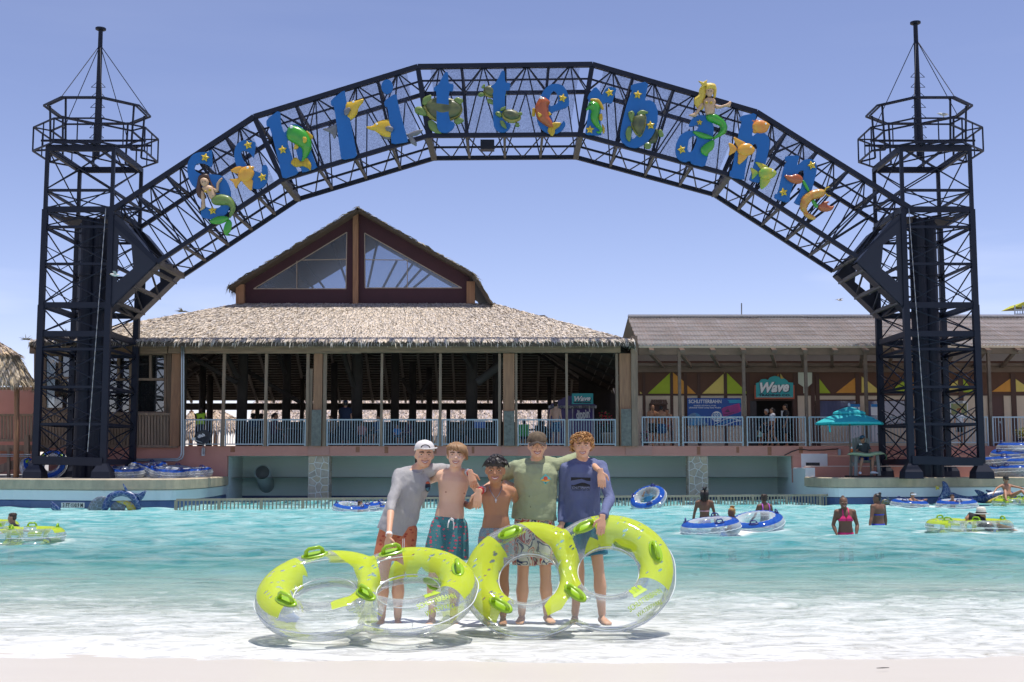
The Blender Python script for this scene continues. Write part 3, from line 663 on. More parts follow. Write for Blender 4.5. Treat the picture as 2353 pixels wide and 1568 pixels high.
def relief(name, pts, depth, mat, parent, y=None, flat=.03, dn=1):
    """a carved relief: outline filled and swollen towards the viewer"""
    y = y if y is not None else pts[0].y
    pts = dense([Vector((p.x, y, p.z)) for p in pts], dn) if dn else [Vector((p.x, y, p.z)) for p in pts]
    bm = bmesh.new(); vs = [bm.verts.new(p) for p in pts]; n_ = len(vs)
    es = [bm.edges.new((vs[i], vs[(i + 1) % n_])) for i in range(n_)]
    bmesh.ops.triangle_fill(bm, use_beauty=True, edges=es)
    ext = max((max(p.x for p in pts) - min(p.x for p in pts)), (max(p.z for p in pts) - min(p.z for p in pts)))
    for _ in range(4):
        long = [e for e in bm.edges if e.calc_length() > ext / 9 and not e.is_boundary]
        if not long: break
        bmesh.ops.subdivide_edges(bm, edges=long, cuts=1); bmesh.ops.triangulate(bm, faces=[f for f in bm.faces if len(f.verts) > 3])
    bmesh.ops.beautify_fill(bm, faces=bm.faces[:], edges=[e for e in bm.edges if not e.is_boundary])
    q = np.array([(p.x, p.z) for p in pts]); q2 = np.roll(q, -1, 0); dd = q2 - q; L2 = (dd ** 2).sum(1) + 1e-12
    ds = {}
    for v in bm.verts:
        p = np.array((v.co.x, v.co.z)); s_ = np.clip(((p - q) * dd).sum(1) / L2, 0, 1); ds[v] = 0 if v.is_boundary else np.sqrt((((q + dd * s_[:, None]) - p) ** 2).sum(1)).min()
    mx_ = max(ds.values()) or 1
    depth *= .55
    for v in bm.verts: v.co.y = y - flat - depth * math.sqrt(max(0, 1 - (1 - ds[v] / mx_) ** 2))
    bd = [e for e in bm.edges if e.is_boundary]; r = bmesh.ops.extrude_edge_only(bm, edges=bd)
    for g in r['geom']:
        if isinstance(g, bmesh.types.BMVert): g.co.y = y + .03
    bmesh.ops.recalc_face_normals(bm, faces=bm.faces[:])
    me = bpy.data.meshes.new(name); bm.to_mesh(me); bm.free(); me.polygons.foreach_set('use_smooth', [True] * len(me.polygons))
    return link(name, me, mat, parent)
m_star = M('yellow star paint', (.72, .48, .02), .35, coat=.3)
m_orange = M('orange fish paint', (.70, .30, .03), .35, coat=.4, var=.5, vs=3, col2=(.75, .48, .04))
m_yel = M('yellow fish paint', (.66, .42, .02), .35, coat=.4, var=.3, vs=4, col2=(.5, .3, .02))
m_gold = M('golden fin paint', (.62, .40, .02), .4, var=.6, vs=9, col2=(.2, .12, .01), stretch=(3, 1, .5))
m_green = M('green creature paint', (.05, .34, .02), .3, coat=.5, var=.4, vs=3, col2=(.02, .2, .02))
m_olive = M('turtle skin', (.16, .24, .05), .4, coat=.3, var=.4, vs=5, col2=(.07, .13, .03))
m_shell = M('turtle shell', (.12, .13, .04), .4, coat=.3, var=.8, vs=3.2, vt='voronoi', col2=(.05, .06, .025))
m_rim = M('turtle shell rim', (.34, .30, .07), .4, var=.5, vs=8)
m_grey = M('grey fin', (.12, .12, .13), .4, var=.5, vs=8, col2=(.28, .28, .3))
m_redor = M('red orange fish paint', (.42, .10, .02), .3, coat=.5, var=.3, vs=3, col2=(.3, .06, .01))
m_mskin = M('sculpted skin', (.55, .36, .22), .45)
m_blond = M('sculpted blond hair', (.70, .52, .08), .4, var=.5, vs=9, col2=(.45, .30, .03), stretch=(3, 1, .6))
m_brunet = M('sculpted brown hair', (.09, .045, .03), .45, var=.4, vs=9, stretch=(3, 1, .6))
m_dark = M('dark line paint', (.015, .012, .01), .5)
m_white = M('white eye paint', (.85, .85, .82), .4)
YCR = YL - .02
def cr_thing(name, crop, pts, label, cat):
    q = tr_(crop, pts, YCR); c = sum(q, Vector()) / len(q); return thing(name, (c.x, YCR + .02, min(p.z for p in q)), label, cat, 'sea creatures carved on the arch')
def piece(t, name, crop, pts, depth, mat, y=0, dn=1): return relief(name, tr_(crop, pts, YCR + y), depth, mat, t, YCR + y, dn=dn)
def dot(t, name, crop, x, v, r, mat, y=-.1):
    k = CR[crop][2] * YCR / F; c = tr_(crop, [(x, v)], YCR + y)[0]; return MB().ell(c, (r * k, r * k * .5, r * k), 10, 6).build(name, mat, t, True)
STARS = [('A',270,742,'on the top of the letter s'),('A',337,1216,'at the foot of the letter s'),('A',655,630,'on the top of the letter c'),('A',783,918,'on the lower end of the letter c'),('A',965,672,'on the stem of the first letter h'),
 ('B',1700,375,'on the letter e'),('B',2190,318,'on the arm of the letter r'),('B',1985,705,'at the foot of the letter r'),('C',535,278,'on the top of the letter b'),('C',646,540,'on the bowl of the letter b'),
 ('C',1065,515,'on the top of the letter a'),('C',912,748,'on the bowl of the letter a'),('C',2025,882,'on the shoulder of the letter n'),('C',1783,1113,'at the foot of the letter n')]
for cr, x, v, lab in STARS:
    R_ = 40 if cr != 'C' else (38 if (x, v) != (1065, 515) else 26)
    if cr == 'B': R_ = 46
    a0 = random.uniform(-.35, .35); pts = []
    for i in range(10):
        a = a0 - math.pi / 2 + i * math.pi / 5; r = R_ if i % 2 == 0 else R_ * .5; pts.append((x + r * math.cos(a), v + r * math.sin(a)))
    q = tr_(cr, pts, YL - .01); t = thing('starfish', (q[0].x, YL, min(p.z for p in q)), 'small yellow starfish ' + lab, 'starfish', 'yellow starfish on the letters')
    relief('star_body', q, .07, m_star, t, YL - .01, .03, 0)
    for dx in (-7, 7): dot(t, 'eye', cr, x + dx, v - 4, 4, m_dark, -.13)
    dot(t, 'mouth', cr, x, v + 9, 5, m_dark, -.13)
# --- fish on c, green fish on h, two long nosed fish
t = cr_thing('angelfish', 'A', [(600, 900)], 'yellow orange angelfish on the letter c', 'fish')
piece(t, 'body', 'A', [(565,880),(600,830),(660,815),(712,822),(700,850),(712,880),(690,930),(650,960),(600,960),(565,930)], .16, m_orange)
piece(t, 'fin', 'A', [(485,862),(560,820),(625,825),(570,890)], .04, m_orange, .01); piece(t, 'fin', 'A', [(590,950),(700,925),(690,1030),(675,1040)], .05, m_orange, .01)
piece(t, 'tail', 'A', [(480,935),(560,930),(585,915),(590,950),(560,990),(548,1028),(520,960)], .05, m_orange, .01); dot(t, 'eye', 'A', 650, 830, 12, m_white, -.15)
t = cr_thing('bass', 'A', [(1120, 650)], 'big green fish with golden tail on the first letter h', 'fish')
piece(t, 'body', 'A', [(1000,560),(1000,510),(1020,465),(1060,452),(1120,470),(1180,510),(1220,580),(1225,650),(1200,710),(1160,770),(1140,800),(1130,790),(1145,720),(1140,660),(1080,620),(1020,590)], .24, m_green)
piece(t, 'tail', 'A', [(1135,790),(1080,730),(1030,790),(1080,830),(1140,815),(1190,835),(1215,860),(1222,800),(1180,735)], .06, m_gold, .0); piece(t, 'fin', 'A', [(1170,510),(1185,500),(1243,555),(1215,585)], .04, m_gold, .01)
piece(t, 'fin', 'A', [(1142,555),(1180,560),(1180,600),(1150,615)], .05, m_yel, -.2); piece(t, 'fin', 'A', [(1060,670),(1075,615),(1110,640),(1100,665)], .04, m_yel, .01); dot(t, 'eye', 'A', 1042, 466, 16, m_white, -.14)
for (nm, lab, body, fin, tail, top, eye) in (('l', 'grey and yellow long nosed fish behind the letter l', [(1520,250),(1560,245),(1620,235),(1690,212),(1690,240),(1645,290),(1635,340),(1605,385),(1560,415),(1530,380),(1515,310)], [(1512,310),(1560,290),(1575,305),(1550,360),(1520,365)], [(1310,487),(1370,475),(1440,440),(1455,450),(1460,500),(1430,585),(1400,520)], [(1540,395),(1630,340),(1600,390),(1560,418)], (1597,240)),
  ('i', 'yellow long nosed fish with grey fins beside the letter i', [(1712,465),(1770,460),(1800,430),(1850,405),(1925,400),(1960,480),(1950,560),(1880,560),(1830,530),(1790,500),(1760,495),(1720,480)], [(1880,470),(1920,455),(1960,475),(1945,515),(1890,500)], [(2050,515),(2080,535),(2150,500),(2230,488),(2180,540),(2120,550),(2165,600),(2165,645),(2110,610),(2090,560)], [(1840,530),(1950,545),(1930,580),(1870,575)], (1808,440))):
    t = cr_thing('butterflyfish', 'A', body, lab, 'fish')
    piece(t, 'body', 'A', body, .14, m_yel, .1); piece(t, 'fin', 'A', fin, .06, m_grey, -.05); piece(t, 'tail', 'A', tail, .05, m_grey, .1); piece(t, 'fin', 'A', top, .04, m_grey, .12); dot(t, 'eye', 'A', *eye, 11, m_white, -.05)
# --- turtles: head, flippers, shell, rim
def turtle(lab, crop, shell, rim_, head, flips, eye, y=0, grp=None):
    t = cr_thing('sea_turtle', crop, shell, lab, 'turtle')
    piece(t, 'shell_rim', crop, rim_, .10, m_rim, y + .03); piece(t, 'shell', crop, shell, .22, m_shell, y); piece(t, 'head', crop, head, .13, m_olive, y)
    for f in flips: piece(t, 'flipper', crop, f, .06, m_olive, y - .03)
    dot(t, 'eye', crop, *eye, 6, m_dark, y - .15)
turtle('large green sea turtle behind the first letter t', 'B', [(260,450),(300,390),(380,370),(470,380),(560,395),(630,430),(650,490),(620,550),(540,590),(440,610),(360,590),(290,520)], [(235,470),(300,395),(400,365),(560,385),(640,430),(660,500),(620,570),(500,625),(380,625),(300,580),(260,520)], [(148,495),(170,465),(230,462),(270,500),(285,560),(250,560),(200,548),(160,530)], [[(230,440),(240,370),(330,335),(325,400),(270,450)], [(285,620),(330,600),(390,650),(450,740),(380,745),(310,700)], [(555,395),(600,362),(668,395),(630,450)], [(560,605),(620,570),(680,610),(610,652),(570,640)]], (200, 490), .16)
turtle('small green turtle with an olive shell left of the second letter t', 'B', [(870,290),(900,250),(960,245),(1000,280),(1000,350),(940,360),(890,330)], [(865,300),(900,250),(970,240),(1010,290),(1010,360),(940,375),(885,345)], [(812,340),(835,318),(870,315),(890,345),(850,362),(820,355)], [[(845,270),(870,232),(892,230),(885,275)], [(905,395),(940,375),(1010,430),(970,443),(920,425)], [(1095,330),(1118,335),(1110,350),(1098,348)]], (840, 332), .15)
turtle('small green turtle at the foot of the second letter t', 'B', [(1070,520),(1110,495),(1170,495),(1230,520),(1260,560),(1240,595),(1160,610),(1090,580)], [(1060,530),(1120,490),(1200,500),(1265,550),(1262,605),(1180,640),(1110,620),(1070,580)], [(992,535),(1010,515),(1050,520),(1070,560),(1050,580),(1010,560)], [[(1042,500),(1060,475),(1108,460),(1100,495),(1060,510)], [(1040,610),(1080,610),(1110,660),(1115,700),(1060,670)], [(1225,530),(1270,518),(1283,545),(1250,562)], [(1200,640),(1240,630),(1255,670),(1210,678)]], (1018, 530), -.02)
turtle('green sea turtle threading through the letter b', 'C', [(500,470),(560,440),(605,460),(600,540),(580,610),(550,640),(510,590),(485,530)], [(490,480),(560,430),(612,455),(605,560),(560,650),(510,610),(475,540)], [(450,430),(490,412),(510,440),(505,480),(490,520),(465,490)], [[(525,435),(570,405),(637,430),(580,450),(545,470)], [(430,600),(450,550),(480,545),(485,620),(470,685),(440,660)], [(710,580),(740,575),(765,635),(720,640)], [(600,690),(650,690),(650,735),(610,745),(590,720)]], (480, 430), -.02)
piece(bpy.data.objects['sea_turtle.003'], 'shell_end', 'C', [(660,600),(700,560),(715,600),(700,680),(640,700),(620,680)], .12, m_shell, .17)
# --- orange fish on e
t = cr_thing('bass', 'B', [(1480, 500)], 'big orange fish with golden tail on the letter e', 'fish')
piece(t, 'body', 'B', [(1405,480),(1430,420),(1460,370),(1510,362),(1570,410),(1565,435),(1550,450),(1555,560),(1600,640),(1612,690),(1570,690),(1500,650),(1430,590)], .26, m_redor)
piece(t, 'tail', 'B', [(1600,685),(1560,650),(1620,625),(1692,632),(1660,680),(1620,700),(1620,740),(1590,778),(1545,730),(1545,690),(1580,672)], .06, m_gold, -.02); piece(t, 'fin', 'B', [(1375,565),(1385,478),(1410,480),(1415,565)], .04, m_gold, .02); piece(t, 'fin', 'B', [(1435,518),(1490,550),(1450,578)], .05, m_yel, -.22); piece(t, 'fin', 'B', [(1550,510),(1588,545),(1550,560)], .04, m_yel, .0); dot(t, 'eye', 'B', 1475, 370, 15, m_white, -.18)
# --- seahorse on r
t = cr_thing('seahorse', 'B', [(2030, 560)], 'green seahorse with orange crest on the letter r', 'seahorse')
piece(t, 'body', 'B', [(1942,495),(1965,460),(1970,425),(2010,405),(2060,415),(2090,450),(2088,510),(2075,580),(2075,630),(2110,680),(2118,720),(2090,748),(2058,740),(2052,720),(2080,725),(2088,705),(2040,670),(2000,620),(1990,560),(2005,500),(1975,490),(1955,505)], .18, m_green)
piece(t, 'crest', 'B', [(1985,400),(1995,380),(2050,380),(2080,388),(2110,430),(2135,490),(2110,500),(2085,450),(2050,418)], .04, m_gold, .01); piece(t, 'fin', 'B', [(2080,545),(2115,535),(2120,610),(2080,610)], .04, m_gold, .01); piece(t, 'crest', 'B', [(2110,640),(2140,680),(2140,740),(2120,745),(2115,700)], .03, m_gold, .02); dot(t, 'eye', 'B', 1988, 440, 9, m_dark, -.12)
# --- three angelfish on the second h
m_gy = M('green and yellow fish paint', (.06, .36, .05), .35, coat=.4, var=1, vs=2.4, col2=(.62, .44, .03))
for lab, y, mat, body, f1, f2, tail, eye in (('red and yellow angelfish at the top of the second letter h', .05, M('red fish paint', (.62, .14, .03), .35, coat=.4, var=.8, vs=3, col2=(.7, .42, .03)), [(1515,530),(1560,495),(1620,500),(1670,535),(1660,555),(1640,595),(1590,612),(1540,600),(1515,570)], [(1465,478),(1540,490),(1600,505),(1530,540),(1500,510)], [(1510,565),(1560,590),(1545,612),(1520,600)], None, (1632, 525)),
  ('pale orange angelfish on the stem of the second letter h', -.02, m_orange, [(1385,740),(1430,695),(1500,695),(1545,750),(1515,790),(1450,805),(1395,780)], [(1350,635),(1400,660),(1470,695),(1400,740),(1375,700)], [(1395,770),(1490,785),(1450,840),(1392,885)], [(1308,685),(1360,705),(1385,735),(1380,760),(1310,805),(1325,740)], (1505, 725)),
  ('green and yellow striped angelfish at the foot of the second letter h', -.02, m_gy, [(1565,940),(1610,895),(1680,905),(1733,945),(1700,985),(1640,1010),(1580,985)], [(1535,848),(1600,865),(1660,900),(1590,920),(1570,890)], [(1580,970),(1680,1000),(1640,1060),(1585,1095)], [(1495,895),(1540,920),(1568,940),(1560,960),(1510,1010),(1515,950)], (1692, 925))):
    t = cr_thing('angelfish', 'C', body, lab, 'fish'); piece(t, 'body', 'C', body, .16, mat, y); piece(t, 'fin', 'C', f1, .04, mat, y + .02); piece(t, 'fin', 'C', f2, .04, mat, y + .02)
    if tail: piece(t, 'tail', 'C', tail, .04, mat, y + .02)
    dot(t, 'eye', 'C', *eye, 9, m_white, y - .12)
# --- lobster on n
t = cr_thing('lobster', 'C', [(1990, 1200)], 'orange and yellow lobster curling over the letter n', 'lobster')
m_lob = M('lobster shell', (.55, .17, .03), .35, coat=.4, var=.8, vs=6, col2=(.6, .42, .06))
piece(t, 'body', 'C', [(1925,1200),(1940,1150),(1990,1110),(2060,1085),(2120,1085),(2145,1110),(2130,1150),(2060,1170),(2030,1180),(1995,1220),(1980,1260),(2000,1300),(1955,1290),(1925,1260)], .2, m_lob)
piece(t, 'tail_fan', 'C', [(1950,1285),(2010,1295),(2062,1330),(2050,1350),(2000,1340),(1960,1310)], .07, m_lob); piece(t, 'claw', 'C', [(2075,1225),(2110,1205),(2130,1190),(2182,1192),(2150,1215),(2185,1235),(2220,1225),(2200,1265),(2150,1280),(2090,1270)], .1, m_redor)
piece(t, 'claw', 'C', [(1782,965),(1850,970),(1890,955),(1930,970),(1950,1000),(1940,1035),(1890,1042),(1830,1020)], .1, m_redor, -.06)
piece(t, 'arm', 'C', [(1935,1010),(1960,1010),(2010,1100),(1990,1110)], .05, m_green, -.03); piece(t, 'arm', 'C', [(2020,1190),(2040,1170),(2085,1235),(2060,1250)], .05, m_green, -.03)
for q in ([(2130, 1110), (2150, 1075), (2175, 1065)], [(2140, 1120), (2165, 1140), (2185, 1145)]): MB().tube(tr_('C', q, YCR - .1), .025, 6).build('antenna', m_yel, t)
# --- mermaids
def mermaid(lab, crop, tail, fl, torso, head, hair, arms, eyes, hm, bra, extra=()):
    t = cr_thing('mermaid', crop, torso, lab, 'mermaid figure')
    piece(t, 'hair', crop, hair, .12, hm, .02); piece(t, 'tail', crop, tail, .22, m_green if hm is m_blond else m_olive, 0)
    for f in fl: piece(t, 'tail_fin', crop, f, .08, m_green, -.02)
    piece(t, 'torso', crop, torso, .2, m_mskin, -.02)
    for a in arms: piece(t, 'arm', crop, a, .09, m_mskin, -.04)
    piece(t, 'face', crop, head, .15, m_mskin, -.06)
    for f in extra: piece(t, 'fringe', crop, f, .1, hm, -.14)
    for e in eyes: dot(t, 'eye', crop, *e, 5, m_dark, -.24)
    for q in bra: dot(t, 'shell_top', crop, *q, 13, m_gold, -.2)
mermaid('dark haired mermaid with olive tail on the letter s', 'A', [(325,1110),(360,1075),(430,1070),(500,1090),(540,1150),(543,1210),(510,1260),(490,1290),(485,1250),(500,1200),(470,1165),(400,1170),(350,1165),(325,1140)], [[(302,1310),(370,1270),(440,1262),(490,1280),(470,1310),(400,1340),(330,1335)], [(430,1400),(450,1330),(490,1290),(512,1330),(500,1400),(470,1430),(498,1442),(450,1440)]], [(240,1010),(290,985),(340,1000),(355,1040),(372,1090),(340,1118),(315,1115),(290,1060),(255,1040)], [(225,940),(250,920),(290,930),(305,960),(290,1000),(255,1005),(232,980)], [(210,910),(250,882),(300,890),(310,930),(345,1000),(410,1055),(380,1060),(330,1020),(310,960),(280,925),(235,930),(240,1020),(290,1100),(240,1120),(200,1090),(188,1030),(200,970)], [[(232,1030),(262,1050),(268,1140),(275,1190),(215,1225),(240,1180)], [(340,1010),(372,1030),(370,980),(395,940),(425,918),(418,945),(395,970),(388,1050),(352,1055)]], [(245, 960), (270, 952)], m_brunet, [(272, 1045), (312, 1030)])
mermaid('blonde mermaid with bright green tail sitting on the letter a', 'C', [(1115,460),(1150,440),(1200,440),(1250,470),(1290,510),(1305,560),(1290,610),(1230,640),(1190,660),(1175,650),(1220,610),(1245,580),(1240,545),(1180,520),(1130,500)], [[(1000,590),(1050,592),(1130,615),(1190,645),(1160,660),(1080,650),(1030,620)], [(1180,660),(1195,690),(1185,740),(1140,780),(1130,808),(1080,780),(1070,740),(1110,700)]], [(1095,330),(1130,300),(1180,305),(1205,330),(1195,380),(1195,440),(1160,455),(1118,450),(1110,390)], [(1118,220),(1150,210),(1185,220),(1185,260),(1165,295),(1140,298),(1122,270)], [(1060,230),(1090,190),(1150,175),(1200,185),(1212,230),(1205,300),(1185,310),(1180,240),(1125,230),(1115,300),(1095,340),(1105,400),(1060,410),(1020,360),(1015,310),(1060,280)], [[(1075,350),(1105,350),(1070,410),(1045,450),(1030,470),(962,455),(1025,435)], [(1195,360),(1240,375),(1300,355),(1325,330),(1338,345),(1325,385),(1290,378),(1240,395),(1200,395)]], [(1140, 242), (1165, 245)], m_blond, [(1125, 345), (1165, 345)], [[(1120,235),(1125,200),(1160,182),(1205,195),(1200,235),(1160,222)]])
piece(bpy.data.objects['mermaid.001'], 'hair_star', 'C', [(1055,160),(1095,170),(1130,150),(1125,185),(1150,200),(1110,205),(1070,228),(1085,195)], .06, m_blond, -.1, 0)

# ================================================================== THATCHED PAVILION
m_thatch = M('thatch', (.5, .5, .5), .9, attr='tone', spec=.1)
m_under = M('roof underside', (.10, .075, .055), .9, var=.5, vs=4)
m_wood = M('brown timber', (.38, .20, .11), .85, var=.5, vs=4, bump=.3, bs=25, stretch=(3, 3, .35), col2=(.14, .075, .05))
m_woodh = M('grey brown beam', (.36, .24, .155), .85, var=.55, vs=4, bump=.3, bs=25, stretch=(.35, 3, 3), col2=(.08, .065, .05))
m_woodg = M('grey weathered timber', (.33, .23, .16), .9, var=.6, vs=4, bump=.35, bs=22, stretch=(3, 3, .3), col2=(.12, .09, .07))
m_patch = M('grey patched board', (.22, .22, .19), .9, var=.7, vs=9, bump=.4, bs=30, col2=(.09, .09, .08))
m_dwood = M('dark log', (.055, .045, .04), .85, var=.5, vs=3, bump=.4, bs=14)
def thatch(name, parent, a, b, c, d, rows, per, L, w, tone=(.62, .54, .47), lift=.25, hang=True, seed=1, dark=.5, kind=True):
    """palm thatch on the slope a-b (eave) to d-c (top): thousands of single strands"""
    g = np.random.default_rng(seed); a, b, c, d = (np.array(x, float) for x in (a, b, c, d)); V_, F_, T_ = [], [], []
    nrm = np.cross(b - a, d - a); nrm /= np.linalg.norm(nrm)
    if nrm[2] < 0: nrm = -nrm
    out = []
    for r in range(rows + 1):
        t = (r + g.uniform(-.4, .4, per)) / rows; t = np.clip(t, 0, 1); s = (np.arange(per) + g.uniform(0, 1, per)) / per
        lo = a + (b - a) * s[:, None]; hi = d + (c - d) * s[:, None]
        if r == 0: t[:] = g.uniform(0, .03, per)
        wid = np.linalg.norm(lo - hi, axis=1); keep = g.uniform(0, 1, per) < np.clip(np.linalg.norm((b - a) * (1 - t)[:, None] + (c - d) * t[:, None], axis=1) / max(np.linalg.norm(b - a), 1e-6), .02, 1)
        p = lo + (hi - lo) * t[:, None]; dn = (lo - hi) / np.maximum(wid, 1e-6)[:, None]
        out.append((p[keep], dn[keep], np.full(keep.sum(), r == 0)))
    p = np.concatenate([o[0] for o in out]); dn = np.concatenate([o[1] for o in out]); ev = np.concatenate([o[2] for o in out]); n_ = len(p)
    side = np.cross(dn, nrm); side /= np.linalg.norm(side, axis=1)[:, None]
    dn = dn + side * g.normal(0, .22, n_)[:, None] + nrm * np.abs(g.normal(lift * .5, lift * .5, n_))[:, None]
    if hang: dn[ev] = dn[ev] * .35 + np.array([0, 0, -1.0]) + side[ev] * g.normal(0, .12, ev.sum())[:, None]
    dn /= np.linalg.norm(dn, axis=1)[:, None]; side = np.cross(dn, nrm + g.normal(0, .3, (n_, 3))); side /= np.linalg.norm(side, axis=1)[:, None]
    l_ = L * g.uniform(.55, 1.25, n_)[:, None]; w_ = w * g.uniform(.6, 1.3, n_)[:, None]
    base = p - dn * l_ * .3 + nrm * .02; mid = p + dn * l_ * .35 + nrm * .03; tip = p + dn * l_ * .85
    tip[~ev] += np.array([0, 0, -1.0]) * l_[~ev] * .12
    v = np.stack([base - side * w_ * .4, base + side * w_ * .4, mid + side * w_ * .5, mid - side * w_ * .5, tip], 1).reshape(-1, 3)
    i0 = np.arange(n_) * 5
    me = bpy.data.meshes.new(name)
    faces = np.concatenate([np.stack([i0, i0 + 1, i0 + 2, i0 + 3], 1).ravel(), np.stack([i0 + 3, i0 + 2, i0 + 4], 1).ravel()])
    me.vertices.add(len(v)); me.vertices.foreach_set('co', v.astype('f').ravel())
    me.loops.add(len(faces)); me.loops.foreach_set('vertex_index', faces.astype('i'))
    me.polygons.add(2 * n_); me.polygons.foreach_set('loop_start', np.concatenate([np.arange(n_) * 4, 4 * n_ + np.arange(n_) * 3]).astype('i')); me.polygons.foreach_set('loop_total', np.concatenate([np.full(n_, 4), np.full(n_, 3)]).astype('i'))
    me.update(calc_edges=True)
    br = g.uniform(dark, 1.15, n_)[:, None] ** 1.3; hue = g.normal(0, .035, (n_, 1)); col = np.concatenate([(np.array(tone) + hue * np.array([1, .3, -.8])) * br, np.ones((n_, 1))], 1)
    set_color(me, 'tone', np.repeat(np.clip(col, .01, 1), 5, 0))
    o = link(name, me, m_thatch, parent)
    if kind: o['kind'] = 'stuff'
    return o
def slab(name, pts, th, mat, parent): return MB().prism([Vector(p) for p in pts], (0, 0, -th)).build(name, mat, parent)

pav = thing('thatched_pavilion', P(822, 1025, 52), 'large open timber pavilion with pale thatched roof behind the boys', 'pavilion')
YE = 45.0; ZE = PZ(786, YE); xe0, xe1 = P(66, 786, YE).x, P(1462, 786, YE).x
YG = 50.0; ZG = PZ(699, YG); xg0, xg1 = P(548, 699, YG).x, P(1134, 699, YG).x; YK = 62.0; ZK = PZ(925, YK) + .25; YG2 = 56.0
E = [Vector((xe0, YE, ZE)), Vector((xe1, YE, ZE)), Vector((xe1 + .2, YK, ZK)), Vector((xe0 - .2, YK, ZK))]
G = [Vector((xg0, YG, ZG)), Vector((xg1, YG, ZG)), Vector((xg1, YG2, ZG)), Vector((xg0, YG2, ZG))]
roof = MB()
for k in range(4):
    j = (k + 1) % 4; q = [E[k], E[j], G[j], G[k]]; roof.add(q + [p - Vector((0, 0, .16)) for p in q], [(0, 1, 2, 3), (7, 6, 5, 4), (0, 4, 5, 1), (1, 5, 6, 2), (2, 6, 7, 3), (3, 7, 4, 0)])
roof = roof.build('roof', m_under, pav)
thatch('thatch', roof, E[0], E[1], G[1], G[0], 60, 900, .27, .038, (.76, .66, .56), .22, seed=3, dark=.5)
thatch('thatch', roof, E[1], E[2], G[2], G[1], 16, 160, .42, .08, (.66, .58, .5), .2, seed=4)
thatch('thatch', roof, E[3], E[0], G[0], G[3], 16, 160, .42, .08, (.60, .52, .43), .2, seed=5)
for (u, v, yy) in ((420, 716, 47.5), (60, 780, 45.2), (150, 764, 45.8)):   # loose palm tufts on the hip
    c = P(u, v, yy); b = MB()
    for i in range(14):
        a = random.uniform(-.4, math.pi + .4); L = random.uniform(.18, .38); d = Vector((math.cos(a), random.uniform(-.3, .3), abs(math.sin(a)) * .8)); s_ = Vector((0, 0, .025)) if abs(d.z) < .5 else Vector((.025, 0, 0))
        b.add([c + s_, c - s_, c + d * L + Vector((0, 0, -.05))], [(0, 1, 2)])
    b.build('palm_tuft', M('dry palm leaf', (.22, .20, .12), .9), roof)
# ---- gable room above
m_purple = M('maroon gable board', (.060, .017, .026), .7, var=.3, vs=2, bump=.1, bs=6)
gy = YG + .1
gable = [(560, 699), (560, 645), (822, 480), (1079, 638), (1079, 699)]
wl1 = [(583, 664), (795, 664), (797, 534)]; wr1 = [(839, 662), (1061, 662), (838, 536)]
PV = lambda pts, y: [P(u, v, y) for u, v in pts]
MB().prism(PV(gable, gy), (0, .12, 0), [PV(wl1, gy), PV(wr1, gy)]).build('gable_wall', m_purple, pav)
m_film = clear_mat('clear plastic film', (.55, .6, .68), .35, .10, .22)
m_lath = M('bare lath', (.45, .36, .30), .8, var=.4, vs=8)
for tri, nm in ((wl1, 'l'), (wr1, 'r')):
    w_ = MB().prism(PV(tri, gy + .03), (0, .012, 0)).build('window', m_film, pav)
    q = PV(tri, gy - .012)
    for i in range(3): bar('window_batten', q[i], q[(i + 1) % 3], .035, m_lath, w_)
for a, b in (((690, 598), (797, 596)), ((838, 597), (938, 598)), ((682, 600), (682, 664)), ((936, 598), (936, 662))): bar('glazing_bar', P(*a, gy - .014), P(*b, gy - .014), .03, m_lath, pav)
for a, b in (((600, 650), (640, 664)), ((655, 610), (720, 662)), ((700, 600), (745, 662)), ((765, 560), (800, 660)), ((870, 545), (845, 660)), ((912, 600), (880, 662)), ((960, 590), (910, 662)), ((1010, 612), (950, 662)), ((985, 600), (930, 662))):
    bar('rafter', P(*a, gy + .8), P(*b, gy + .8), .09, m_lath, pav)
bar('gable_post', P(817.5, 699, gy - .1), P(817.5, 487, gy - .1), .22, m_wood, pav, 'box', .2); bar('gable_post', P(553, 699, gy - .1), P(553, 655, gy - .1), .34, m_wood, pav, 'box', .3); bar('gable_post', P(1082, 699, gy - .1), P(1082, 648, gy - .1), .34, m_wood, pav, 'box', .3)
rz = PZ(478, 49.4); rx = P(822, 478, 49.4).x; y0g, y1g = 49.35, 57.5
gl0 = Vector((P(522, 660, 49.4).x, 0, PZ(660, 49.4))); gr0 = Vector((P(1088, 630, 49.4).x, 0, PZ(630, 49.4))); gr1 = Vector((P(1130, 696, 49.4).x, 0, PZ(698, 49.4)))
at_ = lambda p, y: Vector((p.x, y, p.z)); rp = Vector((rx, 0, rz))
groof = MB()
for a, b in ((gl0, rp), (rp, gr0), (gr0, gr1)):
    q = [at_(a, y0g), at_(b, y0g), at_(b, y1g), at_(a, y1g)]; nn = (q[1] - q[0]).cross(q[3] - q[0]).normalized(); nn = nn if nn.z > 0 else -nn
    groof.add(q + [p - nn * .1 for p in q], [(0, 1, 2, 3), (7, 6, 5, 4), (0, 4, 5, 1), (1, 5, 6, 2), (2, 6, 7, 3), (3, 7, 4, 0)])
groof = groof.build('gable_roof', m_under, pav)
thatch('thatch', groof, at_(gl0, y1g), at_(gl0, y0g - .05), at_(rp, y0g - .05), at_(rp, y1g), 26, 110, .4, .06, (.42, .37, .28), .2, seed=6, dark=.35)
thatch('thatch', groof, at_(gr0, y0g - .05), at_(gr0, y1g), at_(rp, y1g), at_(rp, y0g - .05), 24, 110, .4, .06, (.42, .37, .28), .2, seed=7, dark=.35, hang=False)
thatch('thatch', groof, at_(gr1, y0g - .05), at_(gr1, y1g), at_(gr0, y1g), at_(gr0, y0g - .05), 8, 110, .4, .06, (.42, .36, .27), .2, seed=8, dark=.35)
